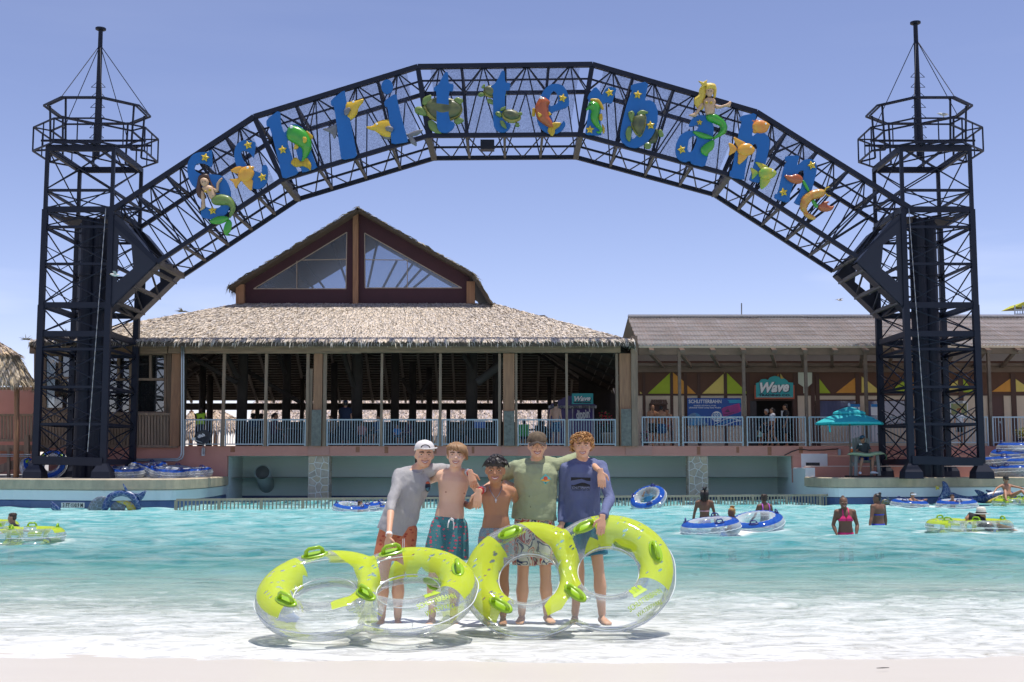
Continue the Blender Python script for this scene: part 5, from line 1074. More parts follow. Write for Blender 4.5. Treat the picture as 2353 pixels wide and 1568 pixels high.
# ---- antenna, wall hatch, cable, lockers, posters
t = thing('roof_antenna', P(1704, 728, 49.5), 'thin antenna rod standing on the corrugated roof ridge', 'antenna'); bar('rod', P(1704, 729, 49.5), P(1704, 697, 49.5), .05, M('grey rod', (.2, .2, .2), .5), t, 'cyl'); bar('foot', P(1704, 730, 49.5), P(1704, 724, 49.5), .12, m_alu, t)
t = thing('wall_cable', P(1800, 1040, 45.9), 'sagging black cable on the pink wall by the hatch', 'cable')
MB().tube([P(*D_(-130, 1300), 45.93), P(*D_(-60, 1265), 45.93), P(*D_(0, 1248), 45.93), P(*D_(80, 1258), 45.93), P(*D_(200, 1256), 45.93), P(*D_(320, 1245), 45.93)], .02, 6).build('cable', m_dark, t); rect('cable_box', *D_(320, 1250), *D_(340, 1300), 45.9, .06, m_alu, t)
m_lock = M('white locker', (.68, .66, .68), .5)
for i, (x0, x1) in enumerate(((422, 510), (605, 700))):
    t = thing('locker_bank', P(*D_((x0 + x1) / 2, 1190), 49), 'white ticket locker bank %s the parasol pole' % ('behind' if i == 0 else 'well right of'), 'lockers', 'white lockers')
    rect('cabinet', *D_(x0, 1040), *D_(x1, 1195), 48.9, .4, m_lock, t)
    for j in range(4): rect('locker_door', *D_(x0 + (x1 - x0) * (j + .06) / 4, 1045), *D_(x0 + (x1 - x0) * (j + .94) / 4, 1185), 48.87, .025, m_lock, t)
    for j in range(3): rect('lock', *D_(x0 + (x1 - x0) * (j + .7) / 4, 1056 + 60 * (j % 2)), *D_(x0 + (x1 - x0) * (j + .95) / 4, 1066 + 60 * (j % 2)), 48.86, .01, m_dark, t)
    rect('sign_panel', *D_(x0 - 10, 872), *D_(x1 - 10, 965), 49.2, .03, m_wh, t); rect('sign_header', *D_(x0 - 10, 872), *D_(x1 - 10, 895), 49.18, .02, M('blue print', (.02, .2, .5), .6), t)
    MB().prism(PV([D_(x1 - 34, 898), D_(x1 - 26, 898), D_(x1 - 26, 915), D_(x1 - 20, 915), D_(x1 - 30, 930), D_(x1 - 40, 915), D_(x1 - 34, 915)], 49.18), (0, .01, 0)).build('arrow', M('blue print', (.02, .2, .5), .6), t)
    bar('sign_post', P(*D_((x0 + x1) / 2, 960), 49.2), P(*D_((x0 + x1) / 2, 1195), 49.2), .05, m_alu, t)
t = thing('map_poster', P(*D_(1330, 980), 49.9), 'park map and guide poster behind the right tower', 'poster')
rect('sheet', *D_(1258, 845), *D_(1402, 985), 49.88, .02, m_wh, t); rect('map_print', *D_(1266, 866), *D_(1394, 965), 49.872, .006, M('map print', (.12, .3, .12), .6, var=1, vs=6, col2=(.5, .35, .15)), t)
put_text('poster_title', 'MAP AND GUIDE', P(*D_(1315, 855), 49.87), .1, M('navy lettering', (.015, .03, .06), .5), t, 90 * .2748 * 49.9 / F, .002, .002)
# yellow green slide tower far behind on the right
t = thing('slide_tower', P(2345, 728, 70), 'yellow canopy and railing of a slide tower above the roof at the right edge', 'tower')
y_ = 70; MB().prism(PV([(2331, 706), (2353, 694), (2400, 690), (2400, 704)], y_), (0, 2, 0)).build('canopy', M('lime canopy', (.52, .52, .04), .6), t)
for u in (2332, 2350, 2368): bar('post', P(u, 1000, y_), P(u, 702, y_), .08, m_alu, t, 'cyl')
for v in (712, 722): bar('rail', P(2331, v, y_), P(2400, v - 1, y_), .05, m_alu, t)
for i in range(9): bar('baluster', P(2332 + i * 6, 712, y_), P(2332 + i * 6, 722, y_), .03, m_alu, t)
MB().prism(PV([(2326, 724), (2400, 722), (2400, 730), (2326, 730)], y_), (0, 2.2, 0)).build('platform', M('purple platform', (.10, .06, .12), .7), t)
# ---- left: palm hut and wooden stair by the picture edge
t = thing('palm_hut', P(38, 1100, 44), 'thatched palm hut on a round post at the left edge', 'hut')
c = P(-30, 772, 44.5); ze = PZ(880, 44.5); r = 105 * 44.5 / F; n_ = 16
ring = [Vector((c.x + r * math.cos(a), 44.5 + r * math.sin(a), ze)) for a in np.linspace(0, 2 * math.pi, n_, endpoint=False)]
mid = [Vector((c.x + r * .62 * math.cos(a), 44.5 + r * .62 * math.sin(a), ze + (c.z - ze) * .62)) for a in np.linspace(0, 2 * math.pi, n_, endpoint=False)]
MB().add(ring + mid + [c], [(i, (i + 1) % n_, n_ + (i + 1) % n_, n_ + i) for i in range(n_)] + [(n_ + i, n_ + (i + 1) % n_, 2 * n_) for i in range(n_)]).build('roof', m_under, t)
for i in range(n_):
    if math.sin((i + .5) / n_ * 2 * math.pi) > .45: continue
    j = (i + 1) % n_; thatch('thatch', t, ring[i], ring[j], mid[j], mid[i], 9, 40, .42, .06, (.62, .52, .40), .2, seed=90 + i, dark=.4); thatch('thatch', t, mid[i], mid[j], c, c, 14, 34, .4, .06, (.55, .44, .34), .2, seed=120 + i, hang=False, dark=.4)
MB().tube([P(37, 1104, 44), P(38, 1000, 44), P(39, 862, 44)], [.1, .095, .09], 12).build('post', m_wood, t, True); bar('knee_brace', P(38, 890, 44), P(22, 865, 44), .1, m_wood, t, 'cyl'); bar('knee_brace', P(39, 890, 44), P(55, 862, 44.4), .1, m_wood, t, 'cyl'); bar('ring_beam', P(-60, 893, 44), P(75, 893, 44), .1, m_wood, t)
t = thing('wooden_stair', P(30, 1060, 45.5), 'wooden stair and board railing left of the left tower', 'stair')
for i in range(13): bar('board', P(-18 + i * 7.5, 1012, 45.6), P(-18 + i * 7.5, 954, 45.6), .085, m_woodg, t, 'box', .03)
for v, w in ((954, .08), (1012, .1), (1030, .22)): bar('rail', P(-30, v, 45.5), P(78, v, 45.5), .06, m_woodg, t, 'box', w, up=(0, 0, 1))
bar('stringer', P(-40, 1092, 45.3), P(60, 1058, 45.3), .07, m_woodg, t, 'box', .3, up=(0, 0, 1)); bar('stair_post', P(20, 1100, 45.2), P(20, 1030, 45.2), .1, m_woodg, t); bar('stair_post', P(62, 1100, 45.2), P(62, 1000, 45.2), .16, m_woodg, t)
for v in (1044, 1048): bar('hand_pipe', P(-40, v, 45), P(72, v + 1, 45), .035, m_cond, t, 'cyl')
MB().bx(P(-60, 1000, 47).x, P(78, 1000, 47).x, 47.5, 47.6, 1, PZ(893, 47)).build('rear_wall', m_pink, t)

# ================================================================== PEOPLE
def skin(name, c, c2=None): return M(name, c, .5, var=.35, vs=7, spec=.35, sss=.12, col2=c2 or (c[0] * .82, c[1] * .68, c[2] * .62))
SK_FAIR = skin('fair skin', (.69, .405, .265)); SK_PALE = skin('pale skin', (.76, .50, .36)); SK_TAN = skin('tan skin', (.42, .21, .115)); SK_BROWN = skin('brown skin', (.19, .095, .058)); SK_DARK = skin('deep brown skin', (.105, .052, .033)); SK_MID = skin('medium skin', (.44, .23, .14))
m_teeth = M('teeth', (.8, .77, .7), .3); m_lip = M('lips', (.42, .13, .11), .5); m_mouth = M('open mouth', (.12, .03, .03), .6); m_brow = M('brow hair', (.10, .06, .035), .8); m_eye = M('eye', (.02, .015, .01), .2); m_sclera = M('eye white', (.75, .72, .70), .3)
def frame_of(yaw=0, pitch=0, roll=0): return Matrix.Rotation(yaw, 3, 'Z') @ Matrix.Rotation(roll, 3, 'Y') @ Matrix.Rotation(pitch, 3, 'X')
HX = 1.15
HEADS = [(-.118, .014, -.074, -.035), (-.110, .032, -.086, -.005), (-.09, .047, -.090, .03), (-.06, .058, -.088, .06), (-.025, .067, -.087, .082), (.012, .072, -.089, .094), (.05, .074, -.087, .097), (.082, .067, -.076, .088), (.103, .05, -.054, .068), (.116, .022, -.02, .03)]
def head_shape(b, c, R, s, n=16):
    rg = []
    for z, rx, yf, yb in HEADS:
        cy, ry = (yf + yb) / 2, (yb - yf) / 2; rg.append([c + R @ (Vector((rx * HX * math.sin(a), cy - ry * math.cos(a), z)) * s) for a in np.linspace(0, 2 * math.pi, n, endpoint=False)])
    b.rings(rg)
    e = lambda x, y, z, r, q=None: b.ell(c + R @ (Vector((x * HX, y, z)) * s), tuple(k * s for k in r), 10, 6, R if q is None else R @ q)
    e(0, -.092, -.012, (.012, .014, .024), Matrix.Rotation(-.35, 3, 'X')); e(0, -.102, -.026, (.016, .014, .011)); e(.0, -.083, .026, (.05, .012, .011))
    for k in (-1, 1): e(k * .036, -.068, -.03, (.026, .022, .022)); e(k * .075, .008, -.005, (.010, .02, .032), Matrix.Rotation(k * .3, 3, 'Z'))
    e(0, -.084, -.062, (.03, .012, .016)); e(0, -.082, -.1, (.02, .012, .014))
def hand(b, w, d, nrm, s, curl=.35, thumb=1, spread=.1):
    """palm and five fingers from wrist w along d; nrm points out of the back of the hand"""
    d = Vector(d).normalized(); nrm = Vector(nrm); nrm = (nrm - d * nrm.dot(d)).normalized(); x = d.cross(nrm) * thumb
    ring = lambda c, rx, rn: [c + x * rx * math.cos(a) + nrm * rn * math.sin(a) for a in np.linspace(0, 2 * math.pi, 12, endpoint=False)]
    rs = [ring(w - d * .03 * s, .027 * s, .022 * s), ring(w + d * .01 * s, .029 * s, .018 * s), ring(w + d * .045 * s, .04 * s, .015 * s), ring(w + d * .085 * s, .041 * s, .013 * s), ring(w + d * .095 * s, .034 * s, .008 * s)]
    b.rings(rs if thumb < 0 else [r[::-1] for r in rs][::1])
    for i, (off, L) in enumerate(((.031, .072), (.0105, .083), (-.0105, .077), (-.031, .06))):
        p = w + d * .085 * s + x * off * s; dd = (d + x * off * spread * 30 * .1).normalized(); pts = [p - dd * .02 * s, p]; a = curl * .7
        for k, q in enumerate((.42, .32, .26)):
            v = dd * math.cos(a) - nrm * math.sin(a); p = p + v * L * q * s; pts.append(p); a += curl
        b.tube(pts, [.0095 * s, .0095 * s, .009 * s, .0085 * s, .006 * s], 8)
    p = w + d * .025 * s + x * .03 * s; t = (d * .6 + x * .8 - nrm * .15).normalized(); t2 = (d * .9 + x * .35 - nrm * .3).normalized()
    b.tube([p - t * .02 * s, p + t * .03 * s, p + t * .03 * s + t2 * .03 * s, p + t * .03 * s + t2 * .055 * s], [.014 * s, .0125 * s, .0105 * s, .007 * s], 8)
def torso_rings(J, k, n=20, grow=0, lo=-.1, hi=1.02, straight=0, wmul=1.0):
    pel, nk, sa, sb, ha, hb = (J[q] for q in ('pel', 'neck', 'sa', 'sb', 'ha', 'hb')); sp = nk - pel; ax = sp.normalized(); out = []
    prof = [(-.14, .085, .085), (-.06, .145, .105), (.06, .158, .112), (.2, .150, .105), (.36, .134, .094), (.52, .142, .098), (.68, .160, .108), (.8, .170, .110), (.9, .150, .095), (.97, .105, .075), (1.03, .062, .06)]
    for t, rx, ry in prof:
        if t < lo or t > hi: continue
        if straight: rx = rx + (max(rx, .165 if t < .85 else rx) - rx) * straight; ry = ry + (max(ry, .112 if t < .85 else ry) - ry) * straight
        xd = (hb - ha).normalized().lerp((sb - sa).normalized(), max(0, min(1, t))); xd = (xd - ax * xd.dot(ax)).normalized(); yd = ax.cross(xd); c = pel.lerp(nk, t) if t >= 0 else pel + sp * t
        c = c + yd * J.get('belly', 0) * math.sin(max(0, min(1, t)) * math.pi)
        a_, b_ = (rx * wmul + grow) * k, (ry * (.5 + .5 * wmul) + grow) * k; ring = []
        for a in np.linspace(0, 2 * math.pi, n, endpoint=False):
            ca, sn = math.cos(a), math.sin(a); e = .86; ring.append(c + xd * a_ * math.copysign(abs(ca) ** e, ca) + yd * b_ * math.copysign(abs(sn) ** e, sn))
        out.append(ring)
    return out
def limb_pts(a, b, c, ra, rb, rc, bulge1=1.0, bulge2=1.04):
    a, b, c = Vector(a), Vector(b), Vector(c)
    return [a, a.lerp(b, .35), a.lerp(b, .75), b, b.lerp(c, .3), b.lerp(c, .7), c], [ra, (ra * .65 + rb * .35) * bulge1, rb * 1.08, rb, rb * 1.02 * bulge2, (rb * .4 + rc * .6), rc]
def body_mesh(J, k, vox, feet=True, hands=True, legs=True, wmul=1.0, fat=1.0, armfat=1.0, bust=0):
    b = MB(); b.rings(torso_rings(J, k, wmul=wmul)); R = J['R']; hs = J.get('hs', k)
    head_shape(b, J['head'], R, hs); base = J['head'] + R @ (Vector((0, .025, -.075)) * hs)
    b.tube([base + (base - J['neck']).normalized() * .03, base.lerp(J['neck'], .5), J['neck'], J['neck'] + (J['pel'] - J['neck']).normalized() * .05 * k], [.056 * k, .058 * k, .068 * k, .08 * k], 12)
    mid = J['neck'] + (J['pel'] - J['neck']).normalized() * .035 * k
    if bust:
        ax = (J['neck'] - J['pel']).normalized(); xd = (J['sb'] - J['sa']).normalized(); fw = xd.cross(ax); fw = fw if fw.dot(R @ Vector((0, -1, 0))) > 0 else -fw
        for q in (-1, 1): b.ell(J['neck'].lerp(J['pel'], .33) + xd * q * .075 * k + fw * .085 * k, .06 * k * bust, 10, 8)
    for s_, e_, w_ in (('sa', 'ea', 'wa'), ('sb', 'eb', 'wb')):
        b.tube([mid, mid.lerp(J[s_], .6) + Vector((0, 0, .012 * k)), J[s_]], [.072 * k, .062 * k, .055 * k], 10); b.ell(J[s_], .056 * k * armfat, 10, 8)
        p, r = limb_pts(J[s_], J[e_], J[w_], .05 * k * armfat, .036 * k * armfat, .025 * k); b.tube(p, r, 12); b.ell(J[e_], .037 * k * armfat, 8, 6)
    if legs:
        for h_, q_, a_ in (('ha', 'ka', 'fa'), ('hb', 'kb', 'fb')):
            p, r = limb_pts(J[h_], J[q_], J[a_], .086 * k * fat, .053 * k, .036 * k, 1.02, 1.16); b.tube(p, r, 14); b.ell(J[h_], .085 * k * fat, 10, 8); b.ell(J[q_], .054 * k, 8, 6)
            if feet:
                t = Vector(J.get('toe' + a_[1], (0, -1, 0))).normalized(); f = J[a_]; z = Vector((0, 0, 1))
                b.tube([f + t * -.05 * k - z * .045 * k, f - z * .04 * k, f + t * .08 * k - z * .048 * k, f + t * .15 * k - z * .055 * k, f + t * .185 * k - z * .06 * k], [(.026 * k, .03 * k), (.045 * k, .034 * k), (.028 * k, .04 * k), (.018 * k, .046 * k), (.01 * k, .036 * k)], 10, up=(0, 0, 1))
    me = fuse(b, vox, 5)
    hb_ = MB()
    if hands:
        for w_, e_, key in (('wa', 'ea', 'hda'), ('wb', 'eb', 'hdb')):
            if key in J and J[key] is None: continue
            d, nrm, curl, th = J.get(key, ((J[w_] - J[e_]), (0, -1, .2), .35, 1)); hand(hb_, J[w_], d, nrm, k, curl, th)
        hm = fuse(hb_, .0042 if vox < .012 else .009, 2); me = join_meshes([me, hm])
    return me
def join_meshes(ms):
    bm = bmesh.new()
    for m in ms: bm.from_mesh(m)
    r = bpy.data.meshes.new('body'); bm.to_mesh(r); bm.free(); r.polygons.foreach_set('use_smooth', [True] * len(r.polygons)); return r
def face(t, J, k, smile=1, brow=m_brow, squint=.5, open_=True):
    c, R, s = J['head'], J['R'], J.get('hs', k); p = lambda x, y, z: c + R @ (Vector((x * HX, y, z)) * s)
    for q in (-1, 1):
        o = MB().ell(p(q * .031, -.0825, .006), (.0165 * s, .008 * s, .0048 * s), 10, 6, R).build('eye', m_sclera, t, True)
        MB().ell(p(q * .031, -.0888, .006), (.0095 * s, .003 * s, .0046 * s), 8, 6, R).build('iris', m_eye, o, True)
        MB().tube([p(q * .013, -.0895, .0115), p(q * .03, -.0915, .0135), p(q * .048, -.080, .0095)], [.004 * s, .005 * s, .0035 * s], 6).build('eyelid', J.get('lid', SK_FAIR), t, True)
        MB().tube([p(q * .012, -.096, .0255), p(q * .03, -.0965, .031), p(q * .05, -.081, .026)], [(.006 * s, .003 * s), (.0065 * s, .003 * s), (.004 * s, .002 * s)], 6).build('eyebrow', brow, t, True)
        MB().ell(p(q * .0075, -.112, -.0335), (.0035 * s, .003 * s, .002 * s), 6, 4, R).build('nostril', m_mouth, t)
    w = .026 + .004 * smile; xs_ = np.linspace(-w, w, 7); zz = lambda x: -.0655 + .012 * smile * (x / w) ** 2
    y_ = lambda x: -.0975 + 7 * x * x
    if open_: MB().prism([p(x, y_(x) - .001, zz(x) + .003) for x in xs_] + [p(x, y_(x) - .001, zz(x) - .010 * (1 - (x / w) ** 2)) for x in xs_[::-1]], R @ Vector((0, .004, 0))).build('teeth', m_teeth, t)
    MB().tube([p(x, y_(x) - .001, zz(x) + .0045) for x in xs_], [(.0022 + .0015 * (1 - (x / w) ** 2)) * s for x in xs_], 6).build('lip', m_lip, t, True)
    MB().tube([p(x, y_(x) - .0015, zz(x) - .012 * (1 - (x / w) ** 2)) for x in xs_], [(.002 + .0025 * (1 - (x / w) ** 2)) * s for x in xs_], 6).build('lip', m_lip, t, True)
def hair(t, J, k, mat, style='short', seed=1, name='hair'):
    c, R, s = J['head'], J['R'], J.get('hs', k); g = random.Random(seed); b = MB(); p = lambda x, y, z: c + R @ (Vector((x * HX, y, z)) * s)
    e = lambda x, y, z, r: b.ell(p(x, y, z), tuple(q * s for q in r), 10, 7, R)
    if style in ('short', 'shaggy', 'curly', 'crop', 'back', 'bun', 'pony', 'dreads', 'braids', 'mop'):
        e(0, .016, .052, (.091, .098, .076)); e(0, .045, .0, (.089, .066, .075))
    if style in ('short', 'crop'):
        for i in range(60):
            a = g.uniform(-.2, 2 * math.pi); u = g.uniform(.0, .8); x, y = .075 * math.sin(a) * (1 - .5 * u), .02 - .095 * math.cos(a) * (1 - .5 * u); z = .055 + .068 * u
            if math.cos(a) > .2: z = max(z, .068)
            L = .022; d = Vector((math.sin(a) * .6 + g.uniform(-.3, .3), -math.cos(a) * .8, .35 + g.uniform(-.3, .3))).normalized()
            b.tube([p(x * .9, y * .9, z), p(x + d.x * L, y + d.y * L, z + d.z * L * .7)], [.013 * s, .003 * s], 6)
    if style == 'mop':
        e(0, .012, .062, (.098, .108, .080)); e(0, .05, .01, (.09, .07, .075))
        for i in range(120):
            a = g.uniform(-math.pi, math.pi); fx, fy = math.sin(a), -math.cos(a); u = g.uniform(.15, 1); z0 = .148 - .075 * u * u; tip = (.066 + g.uniform(-.012, .02)) if fy < -.35 else .0
            q0 = p(fx * .075 * u, .01 + fy * .095 * u, z0); b.tube([q0, p(fx * (.082 * u + .01) + .008, .008 + fy * (.105 * u + .012), z0 - .004), p(fx * (.088 * u + .012) + g.uniform(-.01, .02), .008 + fy * (.112 * u + .012), max(tip, z0 - .045))], [.013 * s, .011 * s, .002 * s], 5)
    if style == 'shaggy':   # straight fringe swept to one side, covering the ears
        for i in range(110):
            a = g.uniform(-math.pi, math.pi); fx = math.sin(a); fy = -math.cos(a); r0 = g.uniform(.1, .6); tip = .02 if fy < -.5 else -.035 - .02 * max(0, fy)
            if fy < -.5: tip = .042 - .05 * max(0, fx * .6 + .1) + g.uniform(-.012, .006)
            pts = [p(fx * .076 * r0, .012 + fy * .09 * r0, .128 - .025 * r0), p(fx * .078, .012 + fy * .098, .085), p(fx * .084 + .012, .008 + fy * (.104 if fy < 0 else .1), .5 * (.085 + tip)), p(fx * .083 + .018, .008 + fy * .102, tip)]
            b.tube(pts, [.012 * s, .013 * s, .010 * s, .002 * s], 5)
    if style == 'curly':
        for i in range(330):
            a = g.uniform(-math.pi, math.pi); u = g.uniform(0, 1); fx, fy = math.sin(a), -math.cos(a); zb = .045 if fy < -.45 else (-.02 if fy < .2 else -.05)
            z = zb + (.14 - zb) * u; rr = math.sqrt(max(.05, 1 - (max(0, z - .05) / .095) ** 2)); q = p(fx * .088 * rr, .012 + fy * .106 * rr, z); b.ell(q, g.uniform(.007, .013) * s, 6, 4)
            d = R @ Vector((fx + g.uniform(-.5, .5), fy, g.uniform(-.2, .9))); b.tube([q, q + d.normalized() * .014 * s, q + (d + R @ Vector((g.uniform(-.9, .9), 0, -.6))).normalized() * .03 * s], [.006 * s, .005 * s, .0015 * s], 5)
    if style == 'bun': e(0, .075, .12, (.042, .04, .04))
    if style == 'pony': b.tube([p(0, .09, .06), p(0, .14, .03), p(0, .13, -.08), p(0, .12, -.17)], [.025 * s, .032 * s, .028 * s, .008 * s], 8)
    if style == 'dreads':
        for i in range(26): a = g.uniform(0, 6.28); r = g.uniform(.1, 1); q = p(math.sin(a) * .05 * r, .03 + math.cos(a) * .05 * r, .11); d = R @ Vector((math.sin(a) * .6 * r, math.cos(a) * .5 * r, .9)); b.tube([q, q + d * .05 * s, q + d * .075 * s + Vector((0, 0, -.02 * s)) * r], [.009 * s, .009 * s, .006 * s], 6)
    if style == 'braids':
        e(0, .07, .135, (.05, .05, .04))
        for i in range(22): a = g.uniform(-1.5, 1.5); q = p(math.sin(a) * .07, .03 + math.cos(a) * .075, .1); b.tube([q, p(math.sin(a) * .085, .05 + math.cos(a) * .09, 0), p(math.sin(a) * .07, .06 + math.cos(a) * .06, -.13 - g.uniform(0, .06))], [.009 * s, .011 * s, .005 * s], 6)
        for i in range(10): a = g.uniform(0, 6.28); q = p(math.sin(a) * .035, .07 + math.cos(a) * .035, .15); b.tube([q, q + R @ Vector((math.sin(a) * .03, math.cos(a) * .03, .03 * s))], [.009 * s, .003], 6)
    if style == 'long':
        e(0, .016, .052, (.091, .098, .076)); b.tube([p(0, .06, .06), p(0, .085, -.05), p(0, .09, -.2), p(0, .08, -.28)], [(.06 * s, .08 * s), (.05 * s, .09 * s), (.03 * s, .075 * s), (.01 * s, .05 * s)], 10)
    return b.build(name, mat, t, True)
def cap(t, J, k, mat, back=False, name='cap', brim=None):
    c, R, s = J['head'], J['R'], J.get('hs', k); p = lambda x, y, z: c + R @ (Vector((x * HX, y, z)) * s); rg = []
    for u, z in ((1.0, .048), (1.0, .06), (.97, .085), (.86, .112), (.64, .134), (.3, .146), (.06, .149)): rg.append([p(.086 * u * math.sin(a), .008 - .106 * u * math.cos(a) - (.006 if back else 0), z + (.012 * -math.cos(a) * (-1 if back else 1)) * (1 if z < .1 else .3)) for a in np.linspace(0, 2 * math.pi, 24, endpoint=False)])
    o = MB().rings(rg).build(name, mat, t, True); f = 1 if back else -1; n_ = 9; top_, bot_ = [], []
    for i in range(n_):
        a = (i / (n_ - 1) - .5) * 2.0; x = .088 * math.sin(a); top_.append((x * 1.0, f * .1 * math.cos(a) + .008, .052 - abs(x) * .25)); bot_.append((x * .92, f * (.1 * math.cos(a) + .07 * math.cos(a * .8)) + .008, (.036 if not back else -.03) - abs(x) * .5))
    b = MB(); vs = [p(*q) for q in top_ + bot_]; fs = [(i, i + 1, n_ + i + 1, n_ + i) for i in range(n_ - 1)]; dz = R @ Vector((0, 0, -.005 * s)); b.add(vs + [v + dz for v in vs], fs + [tuple(2 * n_ + i for i in q[::-1]) for q in fs] + [(n_ + i, n_ + i + 1, 3 * n_ + i + 1, 3 * n_ + i) for i in range(n_ - 1)])
    b.build('brim', brim or mat, o, True); return o
def crinkle(me, amp, sc, seed=0, zs=1.0):
    n_ = len(me.vertices); co = np.empty(n_ * 3, 'f'); no = np.empty(n_ * 3, 'f'); me.vertices.foreach_get('co', co); me.vertices.foreach_get('normal', no); co = co.reshape(-1, 3); no = no.reshape(-1, 3)
    h = np.array([mnoise.noise(Vector((p[0] * sc + seed, p[1] * sc, p[2] * sc * zs))) + .5 * mnoise.noise(Vector((p[0] * sc * 2.3 + seed, p[1] * sc * 2, p[2] * sc * 2.6 * zs))) for p in co]); co += no * (h * amp)[:, None]
    me.vertices.foreach_set('co', co.ravel()); me.update(); return me
def shirt(t, J, k, mat, sleeve=.5, hem=-.05, grow=.022, vox=.011, wmul=1.0, name='shirt', fold=.006, drape=.0):
    """sleeve: 0..1 upper arm, 1..2 forearm"""
    b = MB(); rg = torso_rings(J, k, grow=grow, lo=hem, hi=.98, straight=.85, wmul=wmul)
    if drape: # hem flares
        rg[0] = [p + (p - sum(rg[0], Vector()) / len(rg[0])) * drape for p in rg[0]]
    b.rings(rg); mid = J['neck'] + (J['pel'] - J['neck']).normalized() * .03 * k
    for s_, e_, w_ in (('sa', 'ea', 'wa'), ('sb', 'eb', 'wb')):
        b.tube([mid, mid.lerp(J[s_], .6) + Vector((0, 0, .008)), J[s_]], [.078 * k, .070 * k, .066 * k], 10); b.ell(J[s_], .068 * k, 10, 8)
        S_, E_, W_ = J[s_], J[e_], J[w_]
        if sleeve <= 1: q = S_.lerp(E_, sleeve); b.tube([S_, S_.lerp(q, .5), q], [.066 * k, .065 * k, .067 * k], 12)
        else: q = E_.lerp(W_, sleeve - 1); b.tube([S_, S_.lerp(E_, .5), E_, E_.lerp(q, .5), q], [.066 * k, .058 * k, .05 * k, .046 * k, .04 * k], 12)
    me = fuse(b, vox, 3); crinkle(me, fold, 9, random.uniform(0, 50), .6); return link(name, me, mat, t)
def collar(t, J, k, mat, name='collar'):
    c = J['neck']; xd = (J['sb'] - J['sa']).normalized(); f = Vector((0, -1, 0)); MB().tube([c + xd * .088 * k * math.cos(a) + f * (.075 * k * math.sin(a) + .012 * k) + Vector((0, 0, .02 - .045 * max(0, math.sin(a)) - .012)) * k for a in np.linspace(0, 2 * math.pi, 28, endpoint=False)], .011 * k, 8, closed=True).build(name, mat, t, True)
def shorts(t, J, k, mat, length=.75, top=.12, vox=.011, grow=.006, flare=1.12, name='swim_shorts', wmul=1.0, fold=.006):
    b = MB(); pel, nk = J['pel'], J['neck']; rg = torso_rings(J, k, grow=grow, lo=-.15, hi=top + .02, wmul=wmul); b.rings(rg)
    for h_, q_ in (('ha', 'ka'), ('hb', 'kb')):
        H, K = J[h_], J[q_]; e = H.lerp(K, length); b.tube([H + (H - K) * .05, H.lerp(e, .4), e], [.098 * k, .103 * k * (flare + 1) / 2, .1 * k * flare], 14); b.ell(H, .098 * k, 10, 8)
    me = fuse(b, vox, 3); crinkle(me, fold, 8, random.uniform(0, 50), .5); return link(name, me, mat, t)
def band(t, name, J, e_, w_, f, r, mat, w=.02):
    E_, W_ = J[e_], J[w_]; p = E_.lerp(W_, f); d = (W_ - E_).normalized() * w / 2; MB().tube([p - d, p - d * .9, p + d * .9, p + d], [r * .94, r, r, r * .94], 16).build(name, mat, t, True)
def ground_person(t, J): t.location = (J['pel'].x, J['pel'].y, min(J['fa'].z, J['fb'].z) - .06)

from mathutils.bvhtree import BVHTree
def bvh(ob): me = ob.data; return BVHTree.FromPolygons([v.co for v in me.vertices], [p.vertices[:] for p in me.polygons])
def decal(name, ob, polys, mat, off=.004, part=None):
    """print on cloth: outlines in photograph pixels laid on the surface they cover"""
    tree = bvh(ob); bm = bmesh.new()
    for poly in polys:
        vs = [bm.verts.new(P(u, v, 11.0)) for u, v in poly]
        f = bm.faces.new(vs)
    bmesh.ops.triangulate(bm, faces=bm.faces[:])
    for _ in range(3):
        es = [e for e in bm.edges if e.calc_length() > .02]
        if es: bmesh.ops.subdivide_edges(bm, edges=es, cuts=1); bmesh.ops.triangulate(bm, faces=[f for f in bm.faces if len(f.verts) > 3])
    for v in bm.verts:
        d = (v.co - CAM).normalized(); h = tree.ray_cast(CAM, d)
        if h[0]: v.co = h[0] - d * off
    me = bpy.data.meshes.new(name); bm.to_mesh(me); bm.free(); return link(name, me, mat, part or ob)
def decal_text(name, ob, txt, u, v, w, h, mat, off=.005, rot=0):
    tree = bvh(ob); me = text_mesh(txt, 1, .01); co = np.empty(len(me.vertices) * 3, 'f'); me.vertices.foreach_get('co', co); co = co.reshape(-1, 3)
    mn, mx_ = co.min(0), co.max(0); q = []
    for c in co:
        a = (c[0] - (mn[0] + mx_[0]) / 2) / (mx_[0] - mn[0]) * w; b_ = (c[1] - (mn[1] + mx_[1]) / 2) / (mx_[1] - mn[1]) * h; a, b_ = a * math.cos(rot) + b_ * math.sin(rot), b_ * math.cos(rot) - a * math.sin(rot)
        p = P(u + a, v - b_, 11.0); d = (p - CAM).normalized(); hh = tree.ray_cast(CAM, d); q.append((hh[0] - d * off) if hh[0] else p)
    me.vertices.foreach_set('co', np.array([tuple(p) for p in q], 'f').ravel()); me.update(); me.materials.clear(); return link(name, me, mat, ob)
def ell2(u, v, a, b, n_=16): return [(u + a * math.cos(t), v + b * math.sin(t)) for t in np.linspace(0, 2 * math.pi, n_, endpoint=False)]
